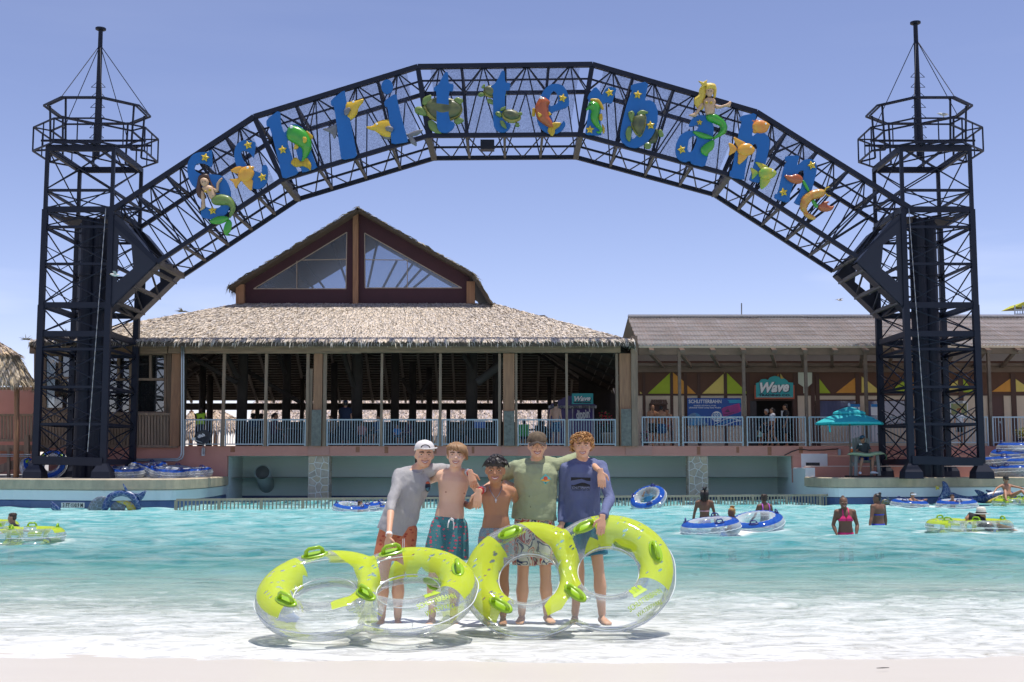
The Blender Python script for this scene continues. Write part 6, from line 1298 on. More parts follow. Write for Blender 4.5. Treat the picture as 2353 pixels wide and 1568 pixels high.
def pattern(name, base, spots, scale=30, thr=.3, base2=None, rough=.8, kind='spots'):
    """swim shorts cloth: repeated motifs on a speckled ground, or marbled swirls"""
    m = bpy.data.materials.new(name); m.use_nodes = True; n, l, b = nodes(m); b.inputs['Roughness'].default_value = rough; MATS[name] = m
    g = n.new('ShaderNodeNewGeometry'); src = g.outputs[0]
    if kind == 'spots':
        v = n.new('ShaderNodeTexVoronoi'); v.inputs['Scale'].default_value = scale; v.inputs['Randomness'].default_value = .55; mp = n.new('ShaderNodeMapping'); mp.inputs[3].default_value = (.75, .6, 1.25); l.new(src, mp.inputs[0]); w = n.new('ShaderNodeTexNoise'); w.inputs['Scale'].default_value = 60; ad = n.new('ShaderNodeMix'); ad.data_type = 'VECTOR'; ad.inputs[0].default_value = .025; l.new(mp.outputs[0], ad.inputs[4]); l.new(w.outputs['Color'], ad.inputs[5]); l.new(src, w.inputs[0]); l.new(ad.outputs[1], v.inputs['Vector'])
        r = n.new('ShaderNodeMapRange'); r.inputs[1].default_value = thr; r.inputs[2].default_value = thr + .06; r.inputs[3].default_value = 1; r.inputs[4].default_value = 0; l.new(v.outputs['Distance'], r.inputs[0])
        nn = n.new('ShaderNodeTexNoise'); nn.inputs['Scale'].default_value = 220; l.new(src, nn.inputs[0]); cr = n.new('ShaderNodeValToRGB'); cr.color_ramp.elements[0].position = .4; cr.color_ramp.elements[1].position = .62; cr.color_ramp.elements[0].color = (*base, 1); cr.color_ramp.elements[1].color = (*(base2 or base), 1); l.new(nn.outputs[0], cr.inputs[0])
        mx_ = n.new('ShaderNodeMix'); mx_.data_type = 'RGBA'; l.new(r.outputs[0], mx_.inputs[0]); l.new(cr.outputs[0], mx_.inputs[6]); mx_.inputs[7].default_value = (*spots, 1); l.new(mx_.outputs[2], b.inputs['Base Color'])
    else:
        nn = n.new('ShaderNodeTexNoise'); nn.inputs['Scale'].default_value = scale; nn.inputs['Detail'].default_value = 1.5; nn.inputs['Distortion'].default_value = 1.4; l.new(src, nn.inputs[0]); cr = n.new('ShaderNodeValToRGB'); cr.color_ramp.interpolation = 'CONSTANT'; cr.color_ramp.elements[0].color = (*base, 1)
        for i, (p, c) in enumerate(spots): e = cr.color_ramp.elements.new(p); e.color = (*c, 1)
        l.new(nn.outputs[0], cr.inputs[0]); l.new(cr.outputs[0], b.inputs['Base Color'])
    return m
def boy(name_lab, px_, k, sk, wmul=.9, extra=None, legs_fat=.92, armfat=.95, yaw=0, pitch=0, roll=0, hs=None):
    J = {q: P(*a) for q, a in px_.items()}; J['R'] = frame_of(yaw, pitch, roll); J['hs'] = hs or k; J['lid'] = sk
    if extra: J.update(extra)
    t = thing('person', (0, 0, 0), name_lab, 'person', 'boys posing in the shallow water'); ground_person(t, J)
    me = body_mesh(J, k, .0085, wmul=wmul, fat=legs_fat, armfat=armfat); link('body', me, sk, t)
    return t, J
B1 = dict(head=(975, 1047, 11.38), neck=(958, 1080, 11.42), pel=(912, 1208, 11.42), sa=(919, 1091, 11.4), sb=(991, 1080, 11.44), ea=(899, 1160, 11.2), wa=(893.5, 1234, 10.86), eb=(1042, 1080, 11.66), wb=(1081, 1087, 11.27), ha=(894, 1220, 11.42), hb=(936, 1217, 11.42), ka=(880, 1335, 11.36), kb=(915, 1333, 11.38), fa=(877, 1421, 11.4), fb=(914, 1421, 11.42))
t1_, J1 = boy('boy in grey shirt and backward white cap holding the left tube handle', B1, .97, SK_FAIR, .92, dict(hda=((-.08, -.15, -1), (-.5, -1, 0), .95, -1), hdb=((.3, -.12, -1), (.25, -1, .2), .4, -1), toea=(-.1, -1, 0), toeb=(.2, -1, 0)), yaw=.16, pitch=-.03, roll=.03, hs=.965)
m_grey_sh = M('grey rash shirt', (.40, .385, .39), .8, var=.4, vs=5, bump=.9, bs=11, stretch=(1, 1, .55), col2=(.28, .285, .27)); s1 = shirt(t1_, J1, .97, m_grey_sh, 1.25, -.15, .022, wmul=.92, drape=.06, fold=.013)
m_sh1 = pattern('orange shark shorts', (.62, .20, .09), (.40, .05, .03), 24, .27, (.55, .17, .08)); q1 = shorts(t1_, J1, .97, m_sh1, .58, .1, wmul=.92, flare=1.15)
face(t1_, J1, .97, 1.2); hair(t1_, J1, .97, M('dark brown hair', (.055, .03, .018), .6, var=.5, vs=60), 'crop', 3); collar(s1, J1, .97, m_grey_sh); cp = cap(t1_, J1, .97, M('white cap cloth', (.72, .69, .66), .8, var=.15, vs=10), True, brim=M('dark under brim', (.10, .09, .09), .8))
hp = lambda x, y, z: J1['head'] + J1['R'] @ (Vector((x * HX, y, z)) * .965)
MB().prism([hp(.042 * math.cos(a), -.1075 + .012 * abs(math.cos(a)), .066 + .036 * math.sin(a)) for a in np.linspace(0, math.pi, 12)], J1['R'] @ Vector((0, .012, 0))).build('cap_opening', M('dark brown hair', (.055, .03, .018), .6), cp); MB().tube([hp(-.05, -.102, .062), hp(0, -.114, .058), hp(.05, -.102, .062), hp(.085, -.06, .07), hp(.10, -.052, .075)], .007, 8).build('cap_strap', M('white cap cloth', (.72, .69, .66), .8), cp, True)
m_wb = M('white wristband', (.8, .8, .8), .5); m_rb = M('red wristband', (.55, .02, .03), .45); m_sil = M('silver watch', (.45, .47, .5), .3, .8)
band(t1_, 'wristband', J1, 'ea', 'wa', .93, .030, m_wb, .03); band(t1_, 'wristband', J1, 'eb', 'wb', .97, .031, m_rb, .022); band(t1_, 'watch', J1, 'eb', 'wb', .86, .034, m_sil, .03)
decal('logo_patch', s1, [ell2(983, 1118.5, 6, 12.5)], M('dark patch', (.03, .05, .08), .7)); decal('logo_patch', s1, [[(978, 1112), (979, 1108.5), (983, 1106.5), (987, 1108.5), (988.3, 1112)]], M('coral patch', (.6, .12, .05), .7), .006); decal('logo_patch', s1, [[(978, 1122), (988, 1119.5), (987.5, 1125), (984, 1129), (980, 1127)]], M('pale blue patch', (.2, .45, .6), .7), .006)
for u in (925, 928.5): decal('drawstring', q1, [[(u, 1238), (u + 1.3, 1238), (u + 1, 1264), (u - .4, 1264)]], m_wb, .008)

B2 = dict(head=(1048, 1047, 11.38), neck=(1045, 1085, 11.44), pel=(1032, 1196, 11.42), sa=(1010, 1094, 11.44), sb=(1078, 1096, 11.44), ea=(968, 1112, 11.68), wa=(929, 1080, 11.47), eb=(1112, 1150, 11.72), wb=(1163, 1108, 11.52), ha=(1013, 1206, 11.42), hb=(1051, 1208, 11.42), ka=(996, 1326, 11.38), kb=(1046, 1328, 11.38), fa=(993, 1418, 11.42), fb=(1042, 1419, 11.42))
t2_, J2 = boy('shirtless blond boy in teal flamingo shorts', B2, .95, SK_PALE, .92, dict(hda=((-.5, -.85, -.12), (-.2, -.2, 1), .55, 1), hdb=((.35, -.8, -.25), (.1, -.2, 1), .6, -1), toea=(-.15, -1, 0), toeb=(.15, -1, 0)), yaw=.02, roll=.02, hs=.95)
m_fl = pattern('teal flamingo shorts', (.035, .17, .20), (.75, .06, .12), 26, .25, (.09, .27, .28)); q2 = shorts(t2_, J2, .95, m_fl, .66, .17, wmul=.92, flare=1.3)
face(t2_, J2, .95, .8); hair(t2_, J2, .95, M('sandy blond hair', (.36, .21, .10), .55, var=.6, vs=50, stretch=(1, 1, .3), col2=(.16, .085, .035)), 'shaggy', 5)
b = MB(); b.tube([P(1033, 1195, 11.18), P(1030, 1203, 11.16), P(1029, 1213, 11.17)], .006, 6).tube([P(1035, 1195, 11.18), P(1041, 1196, 11.15), P(1043, 1206, 11.16), P(1042, 1217, 11.17)], .006, 6).tube([P(1033, 1195, 11.18), P(1037, 1191, 11.155), P(1043, 1195, 11.15)], .006, 6); b.build('drawstring', m_wb, t2_, True)
for u, v in ((1024.5, 1131), (1067, 1134)): decal('nipple', bpy.data.objects[[c.name for c in t2_.children if c.name.startswith('body')][0]], [ell2(u, v, 2.2, 1.7, 10)], M('areola', (.42, .18, .14), .6), .002, t2_)

B3 = dict(head=(1138, 1082, 11.1), neck=(1140, 1120, 11.2), pel=(1140, 1218, 11.2), sa=(1106, 1131, 11.2), sb=(1176, 1130, 11.22), ea=(1080, 1164, 11.42), wa=(1052, 1150, 11.66), eb=(1196, 1172, 11.55), wb=(1218, 1160, 11.72), ha=(1123, 1228, 11.2), hb=(1158, 1228, 11.2), ka=(1120, 1332, 11.2), kb=(1157, 1332, 11.2), fa=(1118, 1416, 11.25), fb=(1156, 1416, 11.25))
t3_, J3 = boy('shirtless short dark haired boy with a cross necklace', B3, .9, SK_TAN, .92, dict(hda=None, hdb=None), roll=.02, pitch=.03, hs=.98)
m_s3 = pattern('floral blue shorts', (.10, .20, .26), (.45, .22, .18), 26, .33, (.35, .42, .42)); shorts(t3_, J3, .9, m_s3, .62, .07, wmul=.92)
face(t3_, J3, .9, 1.0, m_brow); hair(t3_, J3, .9, M('black hair', (.018, .013, .012), .45, var=.4, vs=60), 'mop', 8)
bod3 = [c for c in t3_.children if c.name.startswith('body')][0]; tr3 = bvh(bod3)
def on_skin(tree, u, v, off=.004): d = (P(u, v, 11) - CAM).normalized(); h = tree.ray_cast(CAM, d); return (h[0] - d * off) if h[0] else P(u, v, 11.05)
MB().tube([on_skin(tr3, u, v) for u, v in ((1124, 1118), (1127, 1128), (1132, 1137), (1139, 1147), (1146, 1138), (1151, 1128), (1153, 1118))], .0028, 5).build('necklace', m_sil, t3_, True)
c = on_skin(tr3, 1139.5, 1151, .006); MB().box(c, (.008, .004, .034)).box(c + Vector((0, -.001, .006)), (.022, .004, .008)).build('cross_pendant', m_sil, t3_)
decal('navel', bod3, [ell2(1140.5, 1218, 1.6, 2.0, 8)], M('navel shade', (.10, .04, .02), .8), .002, t3_)

B4 = dict(head=(1234.5, 1026, 11.36), neck=(1233, 1062, 11.42), pel=(1227, 1186, 11.42), sa=(1187, 1074, 11.44), sb=(1279, 1067, 11.44), ea=(1150, 1100, 11.64), wa=(1099, 1131, 11.02), eb=(1344, 1053, 11.66), wb=(1380, 1084, 11.16), ha=(1206, 1198, 11.42), hb=(1250, 1198, 11.42), ka=(1201, 1336, 11.38), kb=(1254, 1334, 11.38), fa=(1199, 1412, 11.42), fb=(1257, 1410, 11.42))
t4_, J4 = boy('boy in sage green tee and camouflage cap in the middle right', B4, .98, SK_FAIR, 1.12, dict(hda=((-.08, -.12, -1), (-.1, -1, .1), .3, 1), hdb=((.1, -.16, -1), (.1, -1, .2), .3, -1), toea=(-.15, -1, 0), toeb=(.25, -1, 0)), legs_fat=1.0, hs=.94)
m_sage = M('sage green cloth', (.34, .38, .225), .85, var=.3, vs=5, bump=.9, bs=11, stretch=(.7, 1, 1), col2=(.26, .30, .18)); s4 = shirt(t4_, J4, .98, m_sage, .8, -.1, .024, wmul=1.12, drape=.04, fold=.013)
m_sw = pattern('marbled shorts', (.62, .62, .52), [(.40, (.03, .05, .13)), (.44, (.62, .60, .50)), (.50, (.50, .08, .05)), (.55, (.62, .58, .48)), (.60, (.22, .05, .08)), (.64, (.30, .38, .32))], 6, kind='swirl'); shorts(t4_, J4, .98, m_sw, .74, .06, wmul=1.08, flare=1.12)
collar(s4, J4, .98, m_sage); face(t4_, J4, .98, 1.3, M('light brow hair', (.25, .14, .07), .8)); hair(t4_, J4, .98, M('light brown hair', (.22, .11, .05), .6), 'crop', 12); m_camo = M('camouflage cloth', (.17, .12, .07), .8, var=1, vs=22, col2=(.05, .035, .02)); cap(t4_, J4, .98, m_camo, False, brim=M('dark brim cloth', (.06, .045, .035), .8))
band(t4_, 'wristband', J4, 'ea', 'wa', .90, .034, m_rb, .022); band(t4_, 'bracelet', J4, 'ea', 'wa', .82, .035, M('bead bracelet', (.5, .5, .55), .5, var=1, vs=90, col2=(.3, .05, .05)), .025)
dm = lambda r: [(1253.7, 1101.5 - r), (1253.7 + r, 1101.5), (1253.7, 1101.5 + r), (1253.7 - r, 1101.5)]
decal('diamond_print', s4, [dm(12.5)], M('teal print', (.12, .48, .45), .7)); decal('sun_print', s4, [ell2(1253.7, 1099.5, 5, 4.5)], M('coral print', (.65, .10, .05), .7), .006); decal('wave_print', s4, [[(1243, 1103), (1248, 1101), (1253, 1105), (1259, 1102), (1264.5, 1102.5), (1262, 1106), (1254, 1107.5), (1246, 1106)]], M('amber print', (.75, .36, .05), .7), .0075); decal('boat_print', s4, [[(1252, 1111), (1254, 1107.8), (1256, 1111)]], M('navy lettering', (.015, .03, .06), .5), .009)
for u, v in ((1216, 1141), (1219, 1165)): decal('stain', s4, [ell2(u, v, .7, 2.2, 7)], M('dark stain', (.08, .09, .05), .9), .005)

B5 = dict(head=(1337.5, 1026, 11.36), neck=(1338, 1062, 11.42), pel=(1337, 1184, 11.42), sa=(1301, 1078, 11.42), sb=(1381, 1074, 11.42), ea=(1294, 1152, 11.44), wa=(1290, 1206, 11.34), eb=(1401, 1146, 11.2), wb=(1384, 1190, 10.77), ha=(1317, 1194, 11.42), hb=(1361, 1194, 11.42), ka=(1331, 1312, 11.42), kb=(1377, 1320, 11.34), fa=(1321, 1412, 11.48), fb=(1383.5, 1414, 11.36))
t5_, J5 = boy('curly blond boy in long sleeved blue shirt leaning on the right tube', B5, .97, SK_FAIR, .97, dict(hda=((-.45, -.2, -.85), (-.5, -1, 0), .5, -1), hdb=((-.14, -.2, -1), (.1, -1, .2), .1, 1), toea=(-.1, -1, 0), toeb=(.3, -1, 0)), roll=-.02, hs=.93)
m_blu = M('slate blue cloth', (.115, .14, .27), .8, var=.35, vs=5, bump=.9, bs=11, stretch=(1, 1, .5), col2=(.08, .09, .17)); s5 = shirt(t5_, J5, .97, m_blu, 1.93, -.15, .022, wmul=.97, drape=.03, fold=.013)
shorts(t5_, J5, .97, M('blue teal shorts', (.02, .10, .22), .8, var=.8, vs=14, col2=(.02, .22, .24)), .66, .05, wmul=.95)
collar(s5, J5, .97, m_blu); face(t5_, J5, .97, .7, M('fair brow hair', (.16, .085, .04), .8)); hair(t5_, J5, .97, M('golden curly hair', (.48, .25, .08), .5, var=.6, vs=60, col2=(.2, .085, .025)), 'curly', 21)
m_blk = M('black print', (.012, .012, .016), .7)
wv_ = lambda u0, u1, v0, v1, ph: [(u0 + (u1 - u0) * t, v0 + (v1 - v0) * (.5 + .45 * math.sin(ph + t * 6.2))) for t in np.linspace(0, 1, 14)]
top_e = wv_(1312, 1357, 1099.5, 1106, 2.2); decal('wave_print', s5, [[(1312, 1097), (1357, 1098)] + top_e[::-1]], m_blk); low_e = wv_(1313, 1356, 1109, 1115.5, 1.0); decal('wave_print', s5, [low_e + [(1356, 1117), (1313, 1117)]], m_blk)
decal('text_bar', s5, [[(1313, 1117.4), (1356, 1117.4), (1356, 1124.5), (1313, 1124.5)]], m_blk); decal_text('shirt_lettering', s5, 'SCHLITTERBAHN', 1334.5, 1121, 41, 5.2, M('pale blue print', (.3, .34, .52), .7), .007); decal_text('shirt_lettering', s5, 'WATERPARKS - EST. 1979', 1334.5, 1127, 41, 2.6, m_blk, .006)

# ================================================================== RIDE TUBES
m_vinyl = clear_mat('clear vinyl', (.95, .97, .97), .5, .10, .06)
def vinyl_print(name, col, trans=.12, milk=(.34, .05)):
    """print on clear vinyl; the 'mask' attribute says where the ink lies"""
    m = bpy.data.materials.new(name); m.use_nodes = True; n = m.node_tree.nodes; l = m.node_tree.links; n.clear()
    o = n.new('ShaderNodeOutputMaterial'); t = n.new('ShaderNodeBsdfTransparent'); t.inputs[0].default_value = (.95, .97, .97, 1)
    mil = n.new('ShaderNodeBsdfDiffuse'); mil.inputs[0].default_value = (.8, .84, .85, 1); lw = n.new('ShaderNodeLayerWeight'); lw.inputs[0].default_value = .3
    mm = n.new('ShaderNodeMath'); mm.operation = 'MULTIPLY_ADD'; mm.inputs[1].default_value = milk[0]; mm.inputs[2].default_value = milk[1]; l.new(lw.outputs['Facing'], mm.inputs[0])
    cl = n.new('ShaderNodeMixShader'); l.new(mm.outputs[0], cl.inputs[0]); l.new(t.outputs[0], cl.inputs[1]); l.new(mil.outputs[0], cl.inputs[2])
    d = n.new('ShaderNodeBsdfDiffuse'); d.inputs[0].default_value = (*col, 1); tl = n.new('ShaderNodeBsdfTranslucent'); tl.inputs[0].default_value = (*col, 1); ink = n.new('ShaderNodeMixShader'); ink.inputs[0].default_value = .45; l.new(d.outputs[0], ink.inputs[1]); l.new(tl.outputs[0], ink.inputs[2])
    it = n.new('ShaderNodeMixShader'); it.inputs[0].default_value = trans; l.new(ink.outputs[0], it.inputs[1]); l.new(t.outputs[0], it.inputs[2])
    a = n.new('ShaderNodeAttribute'); a.attribute_name = 'mask'; r = n.new('ShaderNodeMapRange'); r.inputs[1].default_value = -.003; r.inputs[2].default_value = .003; l.new(a.outputs['Fac'], r.inputs[0])
    mx = n.new('ShaderNodeMixShader'); l.new(r.outputs[0], mx.inputs[0]); l.new(cl.outputs[0], mx.inputs[1]); l.new(it.outputs[0], mx.inputs[2])
    g = n.new('ShaderNodeBsdfGlossy'); g.inputs['Roughness'].default_value = .07; fr = n.new('ShaderNodeFresnel'); fr.inputs[0].default_value = 1.42; fg = n.new('ShaderNodeMath'); fg.operation = 'MULTIPLY'; fg.inputs[1].default_value = .6; l.new(fr.outputs[0], fg.inputs[0])
    geo = n.new('ShaderNodeNewGeometry'); no = n.new('ShaderNodeTexNoise'); no.inputs['Scale'].default_value = 9; l.new(geo.outputs[0], no.inputs[0]); bp = n.new('ShaderNodeBump'); bp.inputs['Strength'].default_value = .12; bp.inputs['Distance'].default_value = .03; l.new(no.outputs[0], bp.inputs['Height']); l.new(bp.outputs[0], g.inputs['Normal'])
    m2 = n.new('ShaderNodeMixShader'); l.new(fg.outputs[0], m2.inputs[0]); l.new(mx.outputs[0], m2.inputs[1]); l.new(g.outputs[0], m2.inputs[2]); l.new(m2.outputs[0], o.inputs[0]); return m
m_limep = vinyl_print('lime printed vinyl', (.74, .88, .05), .14, (.24, .04)); m_bluep = vinyl_print('blue printed vinyl', (.02, .12, .62), .12, (.45, .2))
m_limeh = M('lime handle', (.30, .52, .01), .3, coat=.4); m_limet = M('lime print', (.42, .58, .03), .5); m_blueh = M('navy handle', (.02, .03, .18), .3, coat=.4); m_seam = M('seam', (.72, .76, .77), .5)
def mk_frame(c, xa, tilt_n):
    x = Vector(xa).normalized(); z = Vector(tilt_n); z = (z - x * z.dot(x)).normalized(); y = z.cross(x); m = Matrix((x, y, z)).transposed().to_4x4(); m.translation = Vector(c); return m
def handle(parent, fr, p, d, nrm, mat, L=.15, name='handle'):
    """a moulded grip on an oval base at local point p, along d"""
    p = Vector(p); d = Vector(d).normalized(); nrm = Vector(nrm).normalized(); d = (d - nrm * d.dot(nrm)).normalized(); s_ = nrm.cross(d); W_ = lambda q: fr @ q
    b = MB(); rg = lambda k, h: [W_(p + d * (L * .78 * k) * math.cos(a) + s_ * (.052 * k) * math.sin(a) + nrm * h) for a in np.linspace(0, 2 * math.pi, 20, endpoint=False)]
    b.rings([rg(1, -.012), rg(1, .004), rg(.88, .010)]); o = b.build(name + '_base', mat, parent, True)
    g = MB(); pts = [p - d * L * .5, p - d * L * .45 + nrm * .045, p - d * L * .3 + nrm * .065, p + d * L * .3 + nrm * .065, p + d * L * .45 + nrm * .045, p + d * L * .5]; g.tube([W_(q) for q in pts], [(.02, .02), (.016, .018), (.014, .018), (.014, .018), (.016, .018), (.02, .02)], 10); g.build(name + '_grip', mat, o, True)
def poly_sd(px_, poly):
    """signed distance of points to an outline, positive inside"""
    q = np.array(poly, float); r = np.roll(q, -1, 0); d = r - q; best = np.full(len(px_), 1e9); ins = np.zeros(len(px_), bool)
    for a, b_, e in zip(q, r, d):
        t = np.clip(((px_ - a) @ e) / (e @ e), 0, 1); best = np.minimum(best, np.hypot(*(px_ - a - t[:, None] * e).T)); c = ((a[1] > px_[:, 1]) != (b_[1] > px_[:, 1])); xi = a[0] + (px_[:, 1] - a[1]) / (b_[1] - a[1] + 1e-12) * e[0]; ins ^= c & (px_[:, 0] < xi)
    return np.where(ins, best, -best)
DR, Dr, DS = .42, .155, .3425
def f8_prof(a):
    """inner and outer radius and half height of one ring at angle a from the side that meets its twin"""
    c = math.cos(a); o_ = DR + Dr
    if c > .3: o_ = min(o_, (DS + .035) / c)
    i_ = DR - Dr; h_ = Dr * (.55 + .45 * min(1, (o_ - i_) / (2 * Dr))); return i_, o_, h_
def fig8(vox=.014):
    b = MB()
    for s_ in (-1, 1):
        pts, rr = [], []
        for a in np.linspace(0, 2 * math.pi, 96, endpoint=False):
            i_, o_, h_ = f8_prof(a); q = (i_ + o_) / 2; pts.append((s_ * (DS - q * math.cos(a)), q * math.sin(a), 0)); rr.append((h_, (o_ - i_) / 2))
        b.tube(pts, rr, 28, closed=True, up=(0, 0, 1))
    return fuse(b, vox, 12)
FIG8 = None
def f8_height(x, y):
    h = 0
    for s_ in (-1, 1):
        dx = -(x - s_ * DS) * s_; i_, o_, h_ = f8_prof(math.atan2(y, dx)); q = abs(math.hypot(dx, y) - (i_ + o_) / 2) / ((o_ - i_) / 2)
        if q < 1: h = max(h, h_ * math.sqrt(1 - q * q))
    return h
ringp = lambda s_, a, r: (s_ * DS + r * math.cos(rad(a)), r * math.sin(rad(a)))
def sector(s_, a0, a1, r0, r1, n_=12, jag=0):
    g = random.Random(int(a0 * 7 + a1)); A = np.linspace(a0, a1, n_)
    return [ringp(s_, a, r0 + (g.uniform(-jag, jag))) for a in A] + [ringp(s_, a, r1) for a in A[::-1]]
PRINT8 = [sector(-1, 128, 236, .27, .555, 14, .02), sector(1, 100, -32, .27, .555, 14, .012), [(-.42, .56), (-.33, .585), (-.16, .56), (-.02, .50), (.06, .30), (.11, .12), (.10, -.02), (.09, -.16), (-.10, -.42), (-.22, -.47), (-.24, -.38), (-.10, -.15), (-.08, .10), (-.13, .24), (-.24, .34)], [(.10, .12), (.22, .30), (.30, .28), (.16, .05)]]
def double_tube(fr, lab, hand_at, text=True, group='lime green double ride tubes'):
    global FIG8
    if FIG8 is None: FIG8 = fig8()
    me = FIG8.copy(); n_ = len(me.vertices); co = np.empty(n_ * 3, 'f'); me.vertices.foreach_get('co', co); co = co.reshape(-1, 3)
    sd = np.full(n_, -1.0)
    for pl in PRINT8: sd = np.maximum(sd, poly_sd(co[:, :2].astype(float), pl))
    g = np.random.default_rng(5)
    for _ in range(46):   # splash-shaped gaps in the ink
        c = np.array(random.choice([ringp(-1, g.uniform(140, 230), g.uniform(.33, .5)), ringp(1, g.uniform(-25, 95), g.uniform(.33, .5)), (g.uniform(-.1, .08), g.uniform(.0, .45))])); d = (co[:, :2] - c) @ np.array([[.8, -.6], [.6, .8]]); sd = np.minimum(sd, np.hypot(d[:, 0] / 2.2, d[:, 1]) - g.uniform(.006, .011))
    sd = np.minimum(sd, co[:, 2] + .03 + .0)
    at_ = me.attributes.new('mask', 'FLOAT', 'POINT'); at_.data.foreach_set('value', sd.astype('f'))
    me.transform(fr); t = thing('double_ride_tube', fr.translation, lab, 'inner tube', group); link('tube_body', me, m_limep, t)
    hn = [(-1, 108, 1), (1, 112, 1), (-1, 232, 1), (1, 222, 1), (1, 8, 1), (1, 62, -1)]
    for s_, a, up in hn:
        x, y = ringp(s_, a, DR); z = Dr * .97 * up; tan = Vector((-math.sin(rad(a)), math.cos(rad(a)), 0)); handle(t, fr, (x, y, z), tan, (0, 0, up), m_limeh)
    for s_ in (-1, 1):   # outer seam
        A = np.linspace(55, 305, 60) if s_ < 0 else np.linspace(-125, 125, 60); MB().tube([fr @ Vector((*ringp(s_, a, DR + Dr + .004 + .004 * math.sin(a * 1.3)), 0)) for a in A], .0045, 6).build('seam', m_seam, t, True)
        A = np.linspace(0, 360, 60, endpoint=False); MB().tube([fr @ Vector((*ringp(s_, a, DR - Dr - .002), 0)) for a in A], .005, 6, closed=True).build('seam', m_seam, t, True)
    if text:
        for txt, (cx, cy), w, h, ro in (('Right-Derecha-Droite', (-.47, .33), .30, .035, .45), ('Right-Derecha-Droite', (.17, .345), .30, .035, .42), ('SCHLITTERBAHN', (.60, -.40), .34, .042, .52), ('WATERPARKS', (.63, -.455), .26, .024, .52)):
            me = text_mesh(txt, 1, .01); c = np.empty(len(me.vertices) * 3, 'f'); me.vertices.foreach_get('co', c); c = c.reshape(-1, 3); mn, mx_ = c.min(0), c.max(0); q = []
            for p in c:
                a = (p[0] - (mn[0] + mx_[0]) / 2) / (mx_[0] - mn[0]) * w; b_ = (p[1] - (mn[1] + mx_[1]) / 2) / (mx_[1] - mn[1]) * h; x = cx + a * math.cos(ro) - b_ * math.sin(ro); y = cy + a * math.sin(ro) + b_ * math.cos(ro); q.append(tuple(fr @ Vector((x, y, f8_height(x, y) + .004))))
            me.vertices.foreach_set('co', np.array(q, 'f').ravel()); me.update(); me.materials.clear(); link('lettering', me, m_limet, t)
        b = MB()   # castle emblem over the name
        for pts in ([(-.07, 0), (.07, 0), (.06, .03), (-.06, .03)], [(-.055, .03), (-.02, .03), (-.02, .09), (-.037, .115), (-.055, .09)], [(-.015, .03), (.02, .03), (.02, .11), (.0, .135), (-.015, .11)], [(.025, .03), (.055, .03), (.055, .08), (.04, .10), (.025, .08)]):
            ro = .52; b.prism([fr @ Vector((.57 + x * math.cos(ro) - y * math.sin(ro), -.355 + x * math.sin(ro) + y * math.cos(ro), f8_height(.57 + x * math.cos(ro) - y * math.sin(ro), -.355 + x * math.sin(ro) + y * math.cos(ro)) + .004)) for x, y in pts], fr.to_3x3() @ Vector((0, 0, .002)))
        b.build('emblem', m_limet, t)
    return t
def tilt_frame(u, v, y, roll, th, yaw=0):
    c = P(u, v, y); x = Vector((math.cos(roll) * math.cos(yaw), math.sin(yaw), math.sin(roll))); n_ = Vector((0, -math.sin(th), math.cos(th))); return mk_frame(c, x, n_)
double_tube(tilt_frame(843, 1362, 10.22, rad(2.4), rad(25)), 'lime and clear double tube tilted low, held by the boy in grey', None)
double_tube(tilt_frame(1307, 1323, 10.66, rad(5.2), rad(50)), 'lime and clear double tube standing steeply before the boys in green and blue', None)
# ---- single blue tubes
def ring_tube(R_, r_, seed=0, nu=90, nv=26):
    v, f, m = [], [], []; g = random.Random(seed); ph = g.uniform(0, 6)
    for i in range(nu):
        a = 2 * math.pi * i / nu
        for j in range(nv):
            c = 2 * math.pi * j / nv; rr = R_ + r_ * math.cos(c); v.append((rr * math.cos(a), rr * math.sin(a), r_ * math.sin(c)))
            ang = math.degrees(c) % 360; w_ = (a * 22 / (2 * math.pi) + ph) % 1; edge = 88 + 18 * (w_ if w_ < .7 else (1 - w_) * 2.33); m.append(min(edge - ang, ang - 36) * .004 if ang < 200 else -.2)
    for i in range(nu):
        for j in range(nv): f.append((i * nv + j, ((i + 1) % nu) * nv + j, ((i + 1) % nu) * nv + (j + 1) % nv, i * nv + (j + 1) % nv))
    me = bpy.data.meshes.new('ring'); me.from_pydata(v, [], f); me.polygons.foreach_set('use_smooth', [True] * len(f)); me.attributes.new('mask', 'FLOAT', 'POINT').data.foreach_set('value', np.array(m, 'f')); return me
RING = ring_tube(.44, .17, 1); RING.materials.append(m_bluep)
_sm = MB().tube([((.44 + .173) * math.cos(a), (.44 + .173) * math.sin(a), .006 * math.sin(a * 30)) for a in np.linspace(0, 2 * math.pi, 90, endpoint=False)], .006, 5, closed=True).mesh('seam', True); _sm.materials.append(m_seam)
_h = {}
def handle_mesh(mat):
    if mat.name not in _h:
        b = MB(); L = .14; b.rings([[(.05 * k * math.cos(a), L * .78 * k * math.sin(a), h) for a in np.linspace(0, 2 * math.pi, 16, endpoint=False)] for k, h in ((1, -.012), (1, .004), (.85, .012))]); b.tube([(0, -L * .5, 0), (0, -L * .45, .045), (0, -L * .3, .065), (0, L * .3, .065), (0, L * .45, .045), (0, L * .5, 0)], .014, 8); me = b.mesh('handle', True); me.materials.append(mat); _h[mat.name] = me
    return _h[mat.name]
